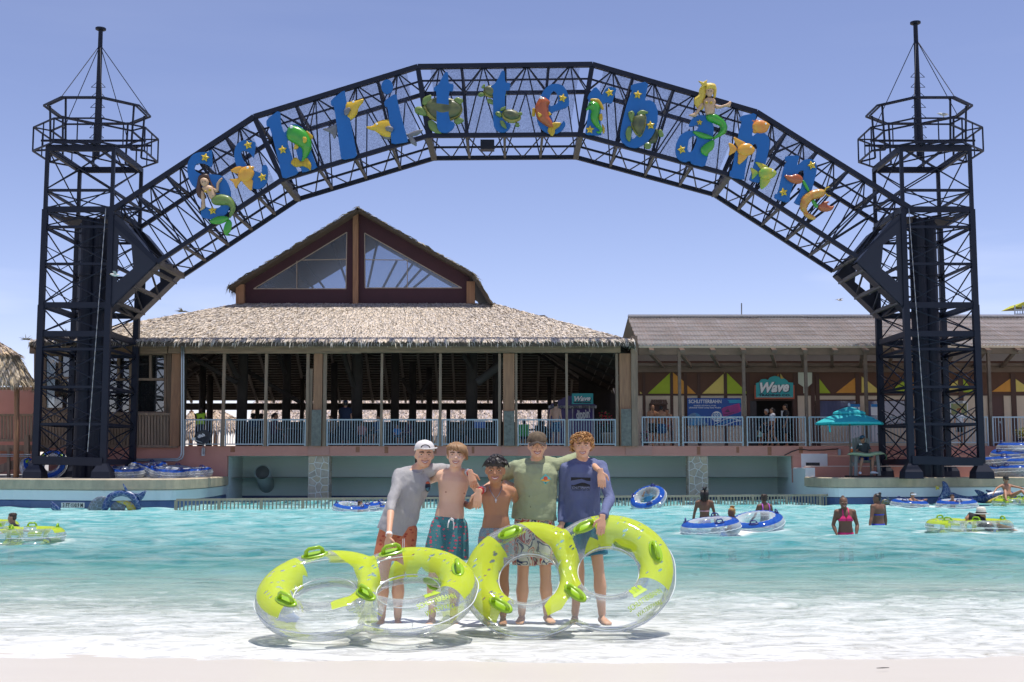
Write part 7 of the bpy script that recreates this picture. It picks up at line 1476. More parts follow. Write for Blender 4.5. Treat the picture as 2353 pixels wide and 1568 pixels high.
def single_tube(fr, lab, group, s_=1.0, hmat=None):
    t = thing('ride_tube', fr.translation, lab, 'inner tube', group); t.matrix_basis = fr @ Matrix.Scale(s_, 4)
    def sub(nm, me, m): o = bpy.data.objects.new(nm, me); COL.objects.link(o); o.parent = t; o.matrix_basis = m; return o
    sub('tube_body', RING, Matrix()); sub('seam', _sm, Matrix())
    for a in (40, 140, 255):
        c = rad(75); p = Vector(((.44 + .17 * math.cos(c)) * math.cos(rad(a)), (.44 + .17 * math.cos(c)) * math.sin(rad(a)), .17 * math.sin(c))); sub('handle', handle_mesh(hmat or m_blueh), Matrix.Translation(p) @ Matrix.Rotation(rad(a), 4, 'Z'))
    return t
def flat_frame(c, spin=0, tx=0, ty=0): m = Matrix.Rotation(tx, 4, 'X') @ Matrix.Rotation(ty, 4, 'Y') @ Matrix.Rotation(spin, 4, 'Z'); m.translation = Vector(c); return m
# stacked on the left deck, below the tower and along the pink wall
GL = 'blue ride tubes piled on the left deck'; zk = ZW - .03
for u, v, y, tx, ty, lab in ((448, 1088, 44.2, .06, -.05, 'clear and blue tube at the right end of the left pile'), (385, 1093, 43.6, .1, .1, 'blue tube lying flat in the middle of the left pile'), (333, 1088, 44.4, -.3, .35, 'blue tube leaning steeply in the left pile behind the tower leg'), (345, 1078, 45.0, .2, -.15, 'blue tube topmost of the left pile'), (290, 1092, 43.4, .1, 0, 'blue tube just right of the tower foot in the left pile'), (410, 1085, 45.2, .15, .1, 'blue tube tucked against the pink wall in the left pile'), (258, 1093, 44.4, .15, -.1, 'blue tube half hidden between the left tower legs')):
    c = P(u, v, y); c.z = max(c.z, zk + .17); single_tube(flat_frame(c, random.uniform(0, 6), tx, ty), lab, GL, 1.05)
c = P(120, 1072, 45.2); single_tube(flat_frame(c, 1, .95, .1), 'blue tube leaning on the pink wall behind the left tower', GL, 1.05); c = P(78, 1086, 44.4); single_tube(flat_frame(c, 1, .3, .9), 'blue tube on edge at the outer foot of the left tower', GL, 1.0, m_limeh)
c = P(118, 1088, 44.6); c.z = zk + .45; single_tube(mk_frame(c, (1, 0, 0), (0, -.9, .43)), 'tube standing upright between the left tower legs', GL, .95, m_limeh)
GR = 'blue ride tubes stacked on the right deck'
for i, (u, v, y, lab) in enumerate(((2290, 1084, 45, 'blue tube at the bottom left of the right stack'), (2338, 1086, 44.4, 'blue tube at the bottom front of the right stack'), (2300, 1064, 45, 'blue tube left in the second layer of the right stack'), (2350, 1068, 44.5, 'blue tube front in the second layer of the right stack'), (2325, 1049, 45, 'blue tube in the third layer of the right stack'), (2340, 1034, 45, 'blue tube topmost of the right stack'), (2390, 1075, 44.8, 'blue tube cut by the right picture edge'))):
    single_tube(flat_frame(P(u, v - 3, y), random.uniform(0, 6), random.uniform(-.05, .12), random.uniform(-.1, .1)), lab, GR, 1.25)

# ================================================================== SWIMMERS, VISITORS, LIFEGUARD
STAND = dict(head=(0, -.02, 1.625), neck=(0, .01, 1.475), sa=(-.178, .01, 1.42), sb=(.178, .01, 1.42), pel=(0, 0, .95), ha=(-.09, 0, .91), hb=(.09, 0, .91), ka=(-.1, -.02, .49), kb=(.1, -.02, .49), fa=(-.1, .02, .085), fb=(.1, .02, .085), ea=(-.235, .04, 1.14), eb=(.235, .04, 1.14), wa=(-.245, -.05, .89), wb=(.245, -.05, .89))
SIT = dict(STAND, ka=(-.12, -.42, .93), kb=(.12, -.42, .93), fa=(-.12, -.45, .53), fb=(.12, -.45, .53))
def pose(base, yaw=0, k=1.0, tpl=STAND, mirror=False, lean=0, **ov):
    J = {}; R = Matrix.Rotation(yaw, 3, 'Z'); B = Vector(base); L = Matrix.Rotation(lean, 3, 'X')
    for q, p in {**tpl, **ov}.items():
        if q[:2] in ('hd', 'to', 'be', 'pi', 'ro', 'hy'): continue
        v = Vector(p) * k; pv = Vector((0, 0, .93 * k))
        if lean and q not in ('ka', 'kb', 'fa', 'fb', 'ha', 'hb', 'pel'): v = pv + L @ (v - pv)
        J[q] = B + R @ v
    J['R'] = R @ frame_of(ov.get('hyaw', 0), ov.get('pitch', 0) + lean, ov.get('roll', 0)); J['hs'] = k
    J['toea'] = J['toeb'] = R @ Vector((0, -1, 0))
    f = R @ Vector((0, -1, 0))
    for w_, e_, h_ in (('wa', 'ea', 'hda'), ('wb', 'eb', 'hdb')): J[h_] = ((J[w_] - J[e_]), R @ Vector((-1 if w_ == 'wa' else 1, -.2, .1)), .35, 1)
    return J
def topped(u, v_top, y, k): p = P(u, v_top, y); return Vector((p.x, y, p.z - 1.755 * k))
def person(lab, J, k, sk, group, hairmat, style, vox=.016, wmul=.95, fat=1, bust=0, hands=True, feet=True, legs=True, facial=False, shirt_=None, shorts_=None, seed=1, armfat=1):
    t = thing('person', (0, 0, 0), lab, 'person', group); ground_person(t, J)
    link('body', body_mesh(J, k, vox, feet, hands, legs, wmul, fat, armfat, bust), sk, t)
    if style: hair(t, J, k, hairmat, style, seed)
    if facial: face(t, J, k, .9)
    if shirt_: m_, sl_, hm_ = shirt_; shirt(t, J, k, m_, sl_, hm_, .02, vox, wmul=wmul, fold=.005)
    if shorts_: m_, ln_ = shorts_; shorts(t, J, k, m_, ln_, .1, vox, wmul=wmul, fold=.004)
    return t
def strap(t, name, pts, r, mat): MB().tube(pts, r, 8).build(name, mat, t, True)
def torso_band(t, J, k, t0, t1, mat, name, wmul=.95, grow=.008):
    a = torso_rings(J, k, 24, grow, -9, 9, wmul=wmul); 
    def at(tt):
        prof = [-.14, -.06, .06, .2, .36, .52, .68, .8, .9, .97, 1.03]
        for i in range(10):
            if prof[i] <= tt <= prof[i + 1]: f = (tt - prof[i]) / (prof[i + 1] - prof[i]); return [p.lerp(q, f) for p, q in zip(a[i], a[i + 1])]
    return MB().rings([at(t0), at((t0 + t1) / 2), at(t1)]).build(name, mat, t, True)
H_BLACK = M('black hair', (.018, .013, .012), .45); H_BROWN = M('dark brown hair', (.055, .03, .018), .6); H_GOLD = M('golden dreadlocks', (.42, .22, .07), .7)
GSW = 'people bathing in the pool'
m_pinkb = M('hot pink swimwear', (.80, .02, .16), .6); m_royal = M('royal blue swimwear', (.02, .04, .42), .6); m_lilac = M('lilac swimwear', (.55, .10, .62), .6); m_bcloth = M('black cloth', (.014, .014, .016), .85); m_navyc = M('navy cloth', (.012, .02, .05), .85, var=.3, vs=6)
# braided woman, back to us, resting on a tube
k = .9; J = pose(topped(1618, 1124, 27.0, k), math.pi, k, ea=(-.25, -.02, 1.14), eb=(.25, -.02, 1.14), wa=(-.27, -.12, .92), wb=(.27, -.12, .92))
t = person('woman with piled black braids seen from behind at the blue tube', J, k, SK_BROWN, GSW, H_BLACK, 'braids', wmul=.85, seed=3)
torso_band(t, J, k, .50, .54, M('white pink strap', (.75, .4, .45), .6), 'bikini_band', .85); torso_band(t, J, k, -.1, .1, m_royal, 'bikini_bottom', .88)
# girl with golden dreadlocks, profile
k = .82; J = pose(topped(1682, 1166, 26.0, k), -1.2, k, eb=(.2, -.25, 1.2), wb=(.1, -.5, 1.2), ea=(-.22, -.2, 1.2), wa=(-.15, -.45, 1.18)); person('girl with golden dreadlocks in profile leaning on a blue tube', J, k, SK_BROWN, GSW, H_GOLD, 'dreads', wmul=.85, seed=4, shirt_=(m_bcloth, .1, .3))
# girl in lilac top, back to us
k = .84; J = pose(topped(1756, 1135, 28.0, k), math.pi + .25, k, ea=(-.27, -.05, 1.15), eb=(.27, -.05, 1.15), wa=(-.38, -.18, .95), wb=(.38, -.18, .95))
t = person('girl in a lilac bikini top seen from behind', J, k, SK_BROWN, GSW, H_BROWN, 'crop', wmul=.84, seed=5); torso_band(t, J, k, .60, .66, m_lilac, 'bikini_band', .84)
Rb = Matrix.Rotation(math.pi + .25, 3, 'Z')
for x in (-.1, .1): bs = topped(1756, 1135, 28.0, k); strap(t, 'bikini_strap', [bs + Rb @ (Vector(q) * k) for q in ((x, .105, 1.28), (x, .112, 1.38), (x * .95, .075, 1.47), (x * .9, .0, 1.495))], .012, m_lilac)
# woman in pink bikini facing us
k = .93; bs = topped(1941, 1142, 25.2, k); J = pose(bs, -.1, k, ea=(-.26, .03, 1.14), eb=(.26, .03, 1.14), wa=(-.2, -.14, .9), wb=(.2, -.14, .9)); J['head'] += Vector((-.03, 0, 0))
t = person('smiling woman in hot pink bikini standing waist deep', J, k, SK_BROWN, GSW, M('brown bun hair', (.12, .065, .035), .6), 'bun', .013, 1.05, 1.1, .95, facial=True, seed=6, armfat=1.2); Rb = Matrix.Rotation(-.1, 3, 'Z')
for x in (-1, 1):
    c = bs + Rb @ (Vector((x * .08, -.142, 1.285)) * k); MB().prism([c + Rb @ (Vector(q) * k) for q in ((-.07, 0, -.055), (.07, 0, -.055), (.075 if x < 0 else .05, -.0, .0), (.02 * -x, .03, .09), (-.05 if x < 0 else -.075, 0, 0))], Rb @ Vector((0, .06, 0))).build('bikini_cup', m_pinkb, t); strap(t, 'bikini_strap', [c + Rb @ (Vector((-.015 * x, .03, .08)) * k), c + Rb @ (Vector((-.02 * x, .085, .17)) * k), c + Rb @ (Vector((-.025 * x, .15, .23)) * k)], .012, m_pinkb)
torso_band(t, J, k, .55, .60, m_pinkb, 'bikini_band', 1.05); torso_band(t, J, k, -.12, .05, m_pinkb, 'bikini_bottom', 1.08)
# woman in blue, turned away to the left
k = .94; J = pose(topped(2016, 1134, 29.0, k), -2.65, k, hyaw=1.0, ea=(-.27, -.02, 1.13), eb=(.27, .05, 1.15), wa=(-.36, -.1, .92), wb=(.4, .1, .93)); t = person('woman in royal blue bikini with a bun turned away from us', J, k, SK_BROWN, GSW, H_BLACK, 'bun', .013, 1.1, 1.15, .9, seed=7, armfat=1.25)
torso_band(t, J, k, .50, .55, m_royal, 'bikini_band', 1.1); torso_band(t, J, k, -.13, .1, m_royal, 'bikini_bottom', 1.14)
GT = 'blue ride tubes floating on the pool'
fl = lambda u, v, y, tx=0, ty=0, dz=.08: flat_frame(Vector((P(u, v, y).x, y, dz)), random.uniform(0, 6), tx, ty)
single_tube(flat_frame(Vector((P(1633, 1210, 25.4).x, 25.4, .11)), .5, .08, -.10), 'blue tube floating in front of the braided woman', GT, 1.03); single_tube(flat_frame(Vector((P(1738, 1205, 26.6).x, 26.6, .13)), 2, .22, -.16), 'blue tube floating in front of the lilac top girl', GT, 1.0)
single_tube(fl(2090, 1150, 39.8, .06, .05), 'blue tube with a goggled child inside, near the right wall', GT); single_tube(fl(2198, 1150, 39.4, .06, -.04), 'blue tube with a child peeking over it by the blue sculpture', GT, 1.08)
single_tube(fl(806, 1160, 36.6, .15, .1), 'blue tube under the swimming child left of the boys', GT, .9); single_tube(fl(842, 1162, 37.2, .05, -.1), 'blue tube right of the swimming child', GT, .85); single_tube(fl(884, 1160, 37.4, .1, .1), 'blue tube half hidden behind the boy in grey', GT, .85)
single_tube(mk_frame(P(1490, 1147, 37.8), (1, .1, .5), (-.45, -.52, .72)), 'blue tube lifted on edge by a child near the cave rail', GT, .95)
def kid(lab, u, v, y, yaw, sk, hm, st, k=.75, **kw): J = pose(topped(u, v, y, k), yaw, k, **{q: w for q, w in kw.items() if q not in ('shirt_', 'shorts_', 'wm')}); return person(lab, J, k, sk, GSW, hm, st, .02, kw.get('wm', .85), shirt_=kw.get('shirt_'), shorts_=kw.get('shorts_'))
t = kid('child with white goggles on the head riding a blue tube', 2096, 1131.5, 39.8, .5, SK_MID, H_BROWN, 'crop', .72, eb=(.3, -.1, 1.36), wb=(.52, -.2, 1.4), ea=(-.1, -.25, 1.25), wa=(.12, -.45, 1.18))
c = P(2098, 1136.5, 39.7); MB().tube([c + Vector((-.08, -.03, 0)), c + Vector((0, -.08, .0)), c + Vector((.09, -.03, .0))], .022, 8).build('goggles', M('white goggles', (.8, .82, .85), .3), t, True)
kid('child peeking over a blue tube with an arm hooked round it', 2188, 1136, 39.4, -.2, SK_MID, H_BROWN, 'crop', .72, ea=(-.3, -.2, 1.36), wa=(-.62, -.3, 1.22), eb=(.15, -.2, 1.35), wb=(-.05, -.35, 1.36))
kid('child swimming between two blue tubes left of the boys', 827, 1151, 36.8, 1.1, SK_MID, H_BROWN, 'crop', .75, ea=(-.1, -.3, 1.32), wa=(.05, -.55, 1.25), eb=(.2, -.25, 1.3), wb=(.1, -.5, 1.22))
kid('child in blue shirt lifting a tube overhead near the rail', 1489, 1119, 38.2, .5, SK_MID, H_BROWN, 'crop', .8, ea=(-.35, -.15, 1.4), wa=(-.42, -.3, 1.5), eb=(.25, -.2, 1.5), wb=(.2, -.35, 1.72), shirt_=(M('sky blue shirt', (.10, .32, .55), .8), .5, -.1))
kid('swimming child in a dark shirt at the left picture edge', 30, 1178, 25.0, -1.3, SK_MID, H_BROWN, 'crop', .82, ea=(-.2, .25, 1.3), wa=(-.2, .55, 1.22), eb=(.2, -.2, 1.25), wb=(.2, -.45, 1.2), shirt_=(m_bcloth, .4, .2))
# lime double tubes afloat
lay = lambda u, y, roll=0, yaw=0: mk_frame(Vector((P(u, 1200, y).x, y, .10)), (math.cos(yaw), math.sin(yaw), roll), (0, -.02, 1))
double_tube(lay(2227, 26.2, .0, .05), 'lime double tube afloat with a person in a white hat inside', None, False); double_tube(lay(35, 22.9, 0, .06), 'lime double tube afloat at the left edge, nearer the camera', None, False); double_tube(lay(-62, 25.6, 0, .3), 'lime double tube at the left edge, behind the dark haired child', None, False); double_tube(lay(2345, 41.3, 0, .1), 'lime double tube with a sunglassed rider at the right wall', None, False)
k = .95; b0 = Vector((P(2232, 1200, 26.3).x, 26.45, -.62)); J = pose(b0, 1.3, k, SIT, head=(0, .32, 1.36), neck=(0, .25, 1.2), sa=(-.17, .22, 1.15), sb=(.17, .22, 1.15), ka=(-.1, -.5, .8), kb=(.1, -.5, .8), fa=(-.1, -.9, .72), fb=(.1, -.9, .72), ea=(-.3, .1, .95), eb=(.3, .1, .95), wa=(-.3, -.1, .9), wb=(.3, -.1, .9)); dl = P(2255, 1186, 26.4) - J['head']
for q in ('head', 'neck', 'sa', 'sb', 'ea', 'eb', 'wa', 'wb'): J[q] = J[q] + dl
t = person('rider in a white straw hat lying in the lime double tube', J, k, SK_MID, GSW, H_BROWN, 'crop', .02, shirt_=(m_bcloth, .6, -.1))
c = J['head'] + Vector((0, 0, .06)); MB().rings([[c + Vector((r * math.cos(a), r * math.sin(a) * 1.1, z)) for a in np.linspace(0, 2 * math.pi, 22, endpoint=False)] for r, z in ((.17, -.02), (.175, -.01), (.1, .0), (.1, .045), (.092, .11), (.06, .135), (.01, .125))]).build('straw_hat', M('white straw', (.74, .70, .60), .8, var=.3, vs=40), t, True); MB().tube([c + Vector((.102 * math.cos(a), .112 * math.sin(a), .015)) for a in np.linspace(0, 2 * math.pi, 20, endpoint=False)], .012, 6, closed=True).build('hat_band', m_bcloth, t)
k = .95; J = pose(Vector((P(2322, 1150, 41.2).x, 41.4, -.55)), .05, k, SIT, head=(0, .1, 1.5), neck=(0, .12, 1.33), sa=(-.18, .12, 1.28), sb=(.18, .12, 1.28), ea=(-.42, -.05, 1.2), eb=(.42, -.05, 1.22), wa=(-.62, -.25, 1.05), wb=(.6, -.2, 1.15), ka=(-.3, -.45, 1.12), kb=(.3, -.45, 1.12), fa=(-.42, -.75, .85), fb=(.42, -.75, .85)); t = person('rider with dark visor and sunglasses lounging in a lime tube', J, k, SK_MID, GSW, H_BROWN, 'crop', .02); cap(t, J, k, m_bcloth); c = J['head'] + Vector((0, -.1 * k, .01)); MB().box(c, (.14, .02, .03)).build('sunglasses', m_eye, t)
# ---- visitors on the deck
GD = 'visitors on the pavilion and shop deck'
def visitor(lab, u, vt, y, yaw, sk, hm, st, shirt_=None, shorts_=None, k=None, tpl=STAND, wm=.95, **kw):
    p = P(u, vt, y); k = k or (p.z - ZD) / 1.755; J = pose(Vector((p.x, y, ZD if tpl is STAND else p.z - 1.755 * k)), yaw, k, tpl, **kw); return person(lab, J, k, sk, GD, hm, st, .022, wm, shirt_=shirt_, shorts_=shorts_), J, k
WALK = dict(ka=(-.1, -.14, .5), fa=(-.1, -.2, .09), kb=(.1, -.02, .5), fb=(.1, .24, .11))
m_hv = M('lime safety vest', (.45, .70, .03), .6); m_dk = M('charcoal cloth', (.03, .032, .036), .85); m_tk = pattern('blue print trunks', (.03, .10, .22), (.10, .38, .55), 14, .3, (.02, .05, .12)); m_wt = M('white cloth', (.7, .7, .72), .8)
t, J, k = visitor('person in a lime safety vest behind the satellite dish', 461, 936, 47.0, .3, SK_DARK, H_BLACK, 'crop', (m_dk, .6, -.1), (m_dk, 1.0), ea=(-.2, -.1, 1.16), wa=(-.05, -.25, 1.22)); shirt(t, J, k, m_hv, .12, .0, .034, .02, name='safety_vest')
visitor('broad man in navy shirt and cap seen from behind in the pavilion', 794, 921, 47.2, math.pi, SK_MID, H_BLACK, 'crop', (m_navyc, .6, -.12), (m_navyc, 1.6), wm=1.25); o = [c for c in COL.objects if c.name.startswith('person') and c.get('label', '').startswith('broad man')][0]
J = pose(Vector((P(794, 921, 47.2).x, 47.2, ZD)), math.pi, (P(794, 921, 47.2).z - ZD) / 1.755); cap(o, J, J['hs'], m_navyc)
visitor('shirtless man in blue patterned trunks at the purple kiosk', 1277, 923, 48.6, 2.7, SK_PALE, H_BROWN, 'crop', None, (m_tk, .8), wm=1.05)
visitor('shirtless man in dark shorts, leftmost of the bathers by the notice board', 1499, 930, 47.6, .3, SK_TAN, H_BLACK, None, None, (m_bcloth, .8), wm=1.0, **WALK); visitor('shirtless man in blue printed trunks between two bathers', 1519, 932, 47.4, math.pi - .3, SK_TAN, H_BLACK, 'crop', None, (m_tk, .85), wm=.95)
t, J, k = visitor('woman in a red bikini beside the two bathers', 1533, 939, 47.7, -.4, SK_TAN, H_BROWN, 'pony', wm=.9, ea=(-.22, 0, 1.15), wb=(.3, -.1, .85), **WALK); torso_band(t, J, k, .62, .74, M('red swimwear', (.5, .03, .05), .6), 'bikini_band', .9); torso_band(t, J, k, -.12, .06, M('red swimwear', (.5, .03, .05), .6), 'bikini_bottom', .92)
visitor('girl in white top and dark shorts walking past the shop door', 1774, 937, 47.6, -1.4, SK_TAN, H_BLACK, 'pony', (m_wt, .2, .25), (m_navyc, .4), **WALK); visitor('woman with pale headscarf in dark clothes by the shop door', 1761, 940, 48.1, -1.2, SK_TAN, M('pale scarf', (.55, .52, .48), .8), 'crop', (m_dk, .5, -.05), (m_bcloth, .7), **WALK); visitor('tall man dressed in black at the shop door', 1805, 928, 47.9, -1.7, SK_TAN, H_BLACK, 'crop', (m_bcloth, .6, -.1), (m_bcloth, .9), wm=1.0)
visitor('child in pale shorts bending down by the shop door', 1745, 962, 47.5, .9, SK_TAN, H_BLACK, 'crop', (m_bcloth, .4, -.05), (M('mint shorts', (.35, .6, .5), .8), .8), lean=.6); visitor('orange haired visitor seen through the right tower legs', 2204, 938, 48.2, .2, SK_FAIR, M('ginger hair', (.4, .14, .04), .6), 'short', (m_wt, .5, -.05), (m_bcloth, .6))
# diners sitting in the shade of the pavilion
m_plas = M('green plastic chair', (.03, .35, .04), .4); m_dch = M('dark chair', (.03, .03, .035), .6); m_tab = M('dark table', (.07, .06, .055), .6)
def chair(c, yaw, mat, lab):
    t = thing('chair', c, lab, 'chair', 'chairs in the pavilion'); R = Matrix.Rotation(yaw, 3, 'Z'); W_ = lambda x, y, z: Vector(c) + R @ Vector((x, y, z))
    MB().box(W_(0, 0, .44), (.44, .42, .04), R).build('seat', mat, t); MB().box(W_(0, .2, .68), (.42, .035, .42), R).build('backrest', mat, t)
    for x in (-.19, .19):
        for y in (-.17, .19): bar('leg', W_(x, y, 0), W_(x, y, .43), .035, mat, t)
def diner(lab, u, v, y, yaw, sk, hm, st, cloth, ch=m_dch, k=.95):
    p = P(u, v, y); k = max(.6, (p.z - ZD) / 1.29); J = pose(Vector((p.x, y, ZD - .455 * k)), yaw, k, SIT, ea=(-.24, -.1, 1.15), eb=(.24, -.1, 1.15), wa=(-.15, -.35, 1.1), wb=(.15, -.35, 1.1)); person(lab, J, k, sk, GD, hm, st, .028, 1.0, hands=False, shirt_=(cloth, .6, -.1), shorts_=(m_dk, .8)); R = Matrix.Rotation(yaw, 3, 'Z'); chair(tuple(Vector((p.x, y, ZD - .01)) + R @ Vector((0, .06, 0))), yaw, ch, 'chair under the ' + lab)
m_plum = M('plum cloth', (.10, .03, .08), .85); m_den = M('denim blue cloth', (.03, .07, .2), .85); m_khk = M('khaki cloth', (.2, .16, .1), .85); m_rose = M('rose cloth', (.45, .2, .18), .85)
for a in (('diner in dark blue, left of two silhouettes at the back rail', 582, 950, 52, 2.6, SK_MID, H_BLACK, 'crop', m_den), ('diner in black, right of two silhouettes at the back rail', 600, 951, 52, 3.0, SK_MID, H_BLACK, 'crop', m_bcloth), ('diner with a ponytail near the third railing panel', 632, 949, 50.5, 1.6, SK_MID, H_BROWN, 'pony', m_plum), ('diner in khaki just right of the wide timber column', 762, 955, 48.3, -.5, SK_MID, H_BROWN, 'crop', m_khk), ('diner in rose top carrying a bag before the navy man', 832, 968, 47.8, .3, SK_MID, H_BROWN, 'long', m_rose), ('diner in denim blue beside the thin post', 870, 954, 48.5, -.6, SK_MID, H_BROWN, 'pony', m_den), ('child diner in bright blue right of the thin post', 912, 975, 48.0, .5, SK_MID, H_BROWN, 'crop', M('bright blue cloth', (.03, .2, .5), .8)), ('diner in plum at a rear table', 940, 962, 51, -.8, SK_MID, H_BLACK, 'crop', m_plum), ('diner in khaki at the table with the cooler', 1062, 962, 50, .8, SK_MID, H_BLACK, 'crop', m_khk)): diner(*a)
diner('diner in black on a green chair behind the camouflage cap', 1204, 966, 48.6, math.pi, SK_MID, H_BLACK, 'crop', m_bcloth, m_plas); diner('diner in black right of the green chair', 1248, 968, 49.8, 2.4, SK_MID, H_BLACK, 'crop', m_bcloth)
for i, (u, y, w) in enumerate(((615, 51.2, 1.4), (800, 49.6, 1.3), (890, 49.5, 1.3), (1085, 49.2, 1.6), (1230, 50.6, 1.3), (680, 49, 1.0))):
    c = P(u, 1000, y); t = thing('picnic_table', (c.x, y, ZD), 'dark dining table %s' % ('near the third railing panel', 'by the man in navy', 'beside the thin post with diners', 'carrying a blue cooler', 'behind the green chair', 'by the wide timber column')[i], 'table', 'tables in the pavilion'); MB().bx(c.x - w / 2, c.x + w / 2, y - .4, y + .4, ZD + .70, ZD + .75).build('tabletop', m_tab, t)
    for dx in (-w / 2 + .15, w / 2 - .15): bar('trestle', (c.x + dx, y, ZD - .012), (c.x + dx, y, ZD + .7), .1, m_tab, t, 'box', .5)
c = P(1102, 1000, 49.1); t = thing('cooler', (c.x, 49.1, ZD + .75), 'blue cooler with white lid on a dining table', 'cooler'); MB().bx(c.x - .22, c.x + .22, 48.95, 49.25, ZD + .752, ZD + 1.0).build('cooler_body', M('cooler blue', (.02, .1, .4), .4), t); MB().bx(c.x - .23, c.x + .23, 48.94, 49.26, ZD + 1.0, ZD + 1.07).build('lid', M('cooler lid', (.7, .7, .72), .4), t)
# dark counter added to block the bright background behind the pavilion
t = thing('added_counter', (0, 60.5, ZD), 'dark serving counter along the back of the pavilion', 'counter')
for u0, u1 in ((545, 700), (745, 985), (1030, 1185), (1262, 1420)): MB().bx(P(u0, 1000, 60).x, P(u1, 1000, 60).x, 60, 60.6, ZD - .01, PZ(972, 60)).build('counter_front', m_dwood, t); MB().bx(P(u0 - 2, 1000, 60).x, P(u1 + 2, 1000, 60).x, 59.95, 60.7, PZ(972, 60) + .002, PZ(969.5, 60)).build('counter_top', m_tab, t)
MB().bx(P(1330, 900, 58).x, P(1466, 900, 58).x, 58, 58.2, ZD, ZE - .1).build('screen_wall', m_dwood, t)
# ice cream kiosk
K_ = lambda x, y: (1091.6 + .16485 * x, 804.3 + .16485 * y)
m_kp = M('kiosk purple', (.10, .07, .22), .5); m_kw = M('kiosk pale trim', (.55, .52, .55), .5); yk = 51.0
t = thing('ice_cream_kiosk', P(1316, 1025, yk), 'purple ice cream kiosk with gabled roof in the pavilion', 'kiosk')
rect('cabin', *K_(1035, 815), *K_(1660, 1330), yk, 1.6, m_kp, t); MB().prism(PV([K_(1025, 780), K_(1290, 640), K_(1420, 640), K_(1695, 775)], yk - .25), (0, 2.1, 0)).build('gable', m_kp, t); rect('name_band', *K_(1025, 778), *K_(1695, 812), yk - .28, .2, m_kw, t)
put_text('kiosk_lettering', 'dippin dots - Ice Cream - dippin dots', P(*K_(1360, 797), yk - .29), .2, M('navy lettering', (.015, .03, .06), .5), t, 620 * .16485 * yk / F, .004, .003); rect('menu_board', *K_(1385, 830), *K_(1640, 1000), yk - .06, .05, M('kiosk violet', (.07, .04, .2), .5), t); put_text('kiosk_lettering', "dippin'", P(*K_(1510, 910), yk - .07), .5, m_wh, t, 200 * .16485 * yk / F, .02, .003, 0, .12)
for x in (1180, 1360, 1650): rect('corner_trim', *K_(x - 6, 815), *K_(x + 6, 1330), yk - .03, .025, m_kw, t)
wave_sign((1338.5, 916.5), 49, 24.5, 49.6, 'teal wave sign hanging above the ice cream kiosk', False)
t = thing('planter', P(1397, 1022, 47), 'pale round planter with a red flowering plant beside the kiosk', 'planter'); c = P(1397, 1022, 47); MB().rings([[Vector((c.x + r * math.cos(a), 47 + r * math.sin(a), ZD + z)) for a in np.linspace(0, 2 * math.pi, 20, endpoint=False)] for r, z in ((.2, 0), (.25, .45), (.27, .46), (.27, .52), (.22, .52), (.2, .45))]).build('pot', M('tan pot', (.45, .36, .27), .8), t, True)
def blossom(t, c, r, n_, cols, seed):
    g = random.Random(seed)
    for i, (m_, f) in enumerate(cols):
        b = MB()
        for _ in range(int(n_ * f)):
            d = Vector((g.gauss(0, 1), g.gauss(0, 1), g.gauss(0, 1))).normalized() * r * g.uniform(.3, 1); q = Vector(c) + d; s_ = .045; a = Vector((g.gauss(0, 1), g.gauss(0, 1), g.gauss(0, 1))).normalized(); e = a.orthogonal().normalized(); b.add([q - e * s_, q + a.cross(e) * s_ * .6, q + e * s_, q - a.cross(e) * s_ * .6], [(0, 1, 2, 3)])
        b.build(('leaves', 'flowers')[i], m_, t)
m_leaf = M('leaf green', (.05, .12, .03), .7); m_redf = M('red blossom', (.45, .02, .04), .7)
blossom(t, c + Vector((-.12, 0, 1.0)), .3, 160, ((m_leaf, .4), (m_redf, .6)), 3); bar('stem', (c.x, 47, ZD + .45), (c.x - .1, 47, ZD + .95), .04, m_leaf, t, 'cyl')
t = thing('flower_tub', P(1480, 1022, 46.4), 'low tub of purple flowers at the foot of the corner post', 'planter'); c = P(1482, 1006, 46.4); MB().tube([(c.x, c.y, ZD - .01), (c.x, c.y, ZD + .2)], [.12, .15], 12).build('pot', m_dwood, t); blossom(t, (c.x, c.y, ZD + .38), .22, 120, ((m_leaf, .4), (M('purple blossom', (.25, .03, .14), .7), .6)), 4)
t = thing('hanging_plant', P(2345, 1000, 46.6), 'pot of yellow green flowers at the right picture edge', 'planter'); c = P(2347, 995, 46.6); MB().tube([(c.x, c.y, ZD - .01), (c.x, c.y, ZD + .3)], [.14, .2], 12).build('pot', m_dwood, t); blossom(t, (c.x, c.y, ZD + .5), .24, 140, ((M('lime leaf', (.25, .32, .03), .7), .6), (M('yellow blossom', (.6, .45, .03), .7), .4)), 5)
# ---- lifeguard under a turquoise parasol
Lg = lambda x, y: (1867 + .12824 * x, 919.2 + .12824 * y); YU = 43.4
m_tq = M('turquoise canvas', (.02, .42, .45), .7, var=.1, vs=3); t = thing('parasol', P(1952, 1098, YU), 'turquoise parasol with two tiers over the lifeguard', 'parasol'); pc = P(*Lg(665, 430), YU); zr, zt_, zc = PZ(972, YU), PZ(935, YU), PZ(951, YU); rr = 78.5 * YU / F; b = MB(); r2 = 37 * YU / F
def octr(r, z, n_=8, sag=0):
    out = []
    for i in range(n_ * 2): a = i * math.pi / n_; q = r if i % 2 == 0 else r * math.cos(math.pi / n_) * (1 - sag); out.append(Vector((pc.x + q * math.cos(a), YU + q * math.sin(a), z - (0 if i % 2 == 0 else -.0))))
    return out
b.rings([octr(rr, zr), octr(rr * .66, zr + (zc - zr) * .62, sag=.01), octr(r2 * .9, zc - .02)], False); o = b.build('canopy', m_tq, t); o.data.materials[0].use_backface_culling = False
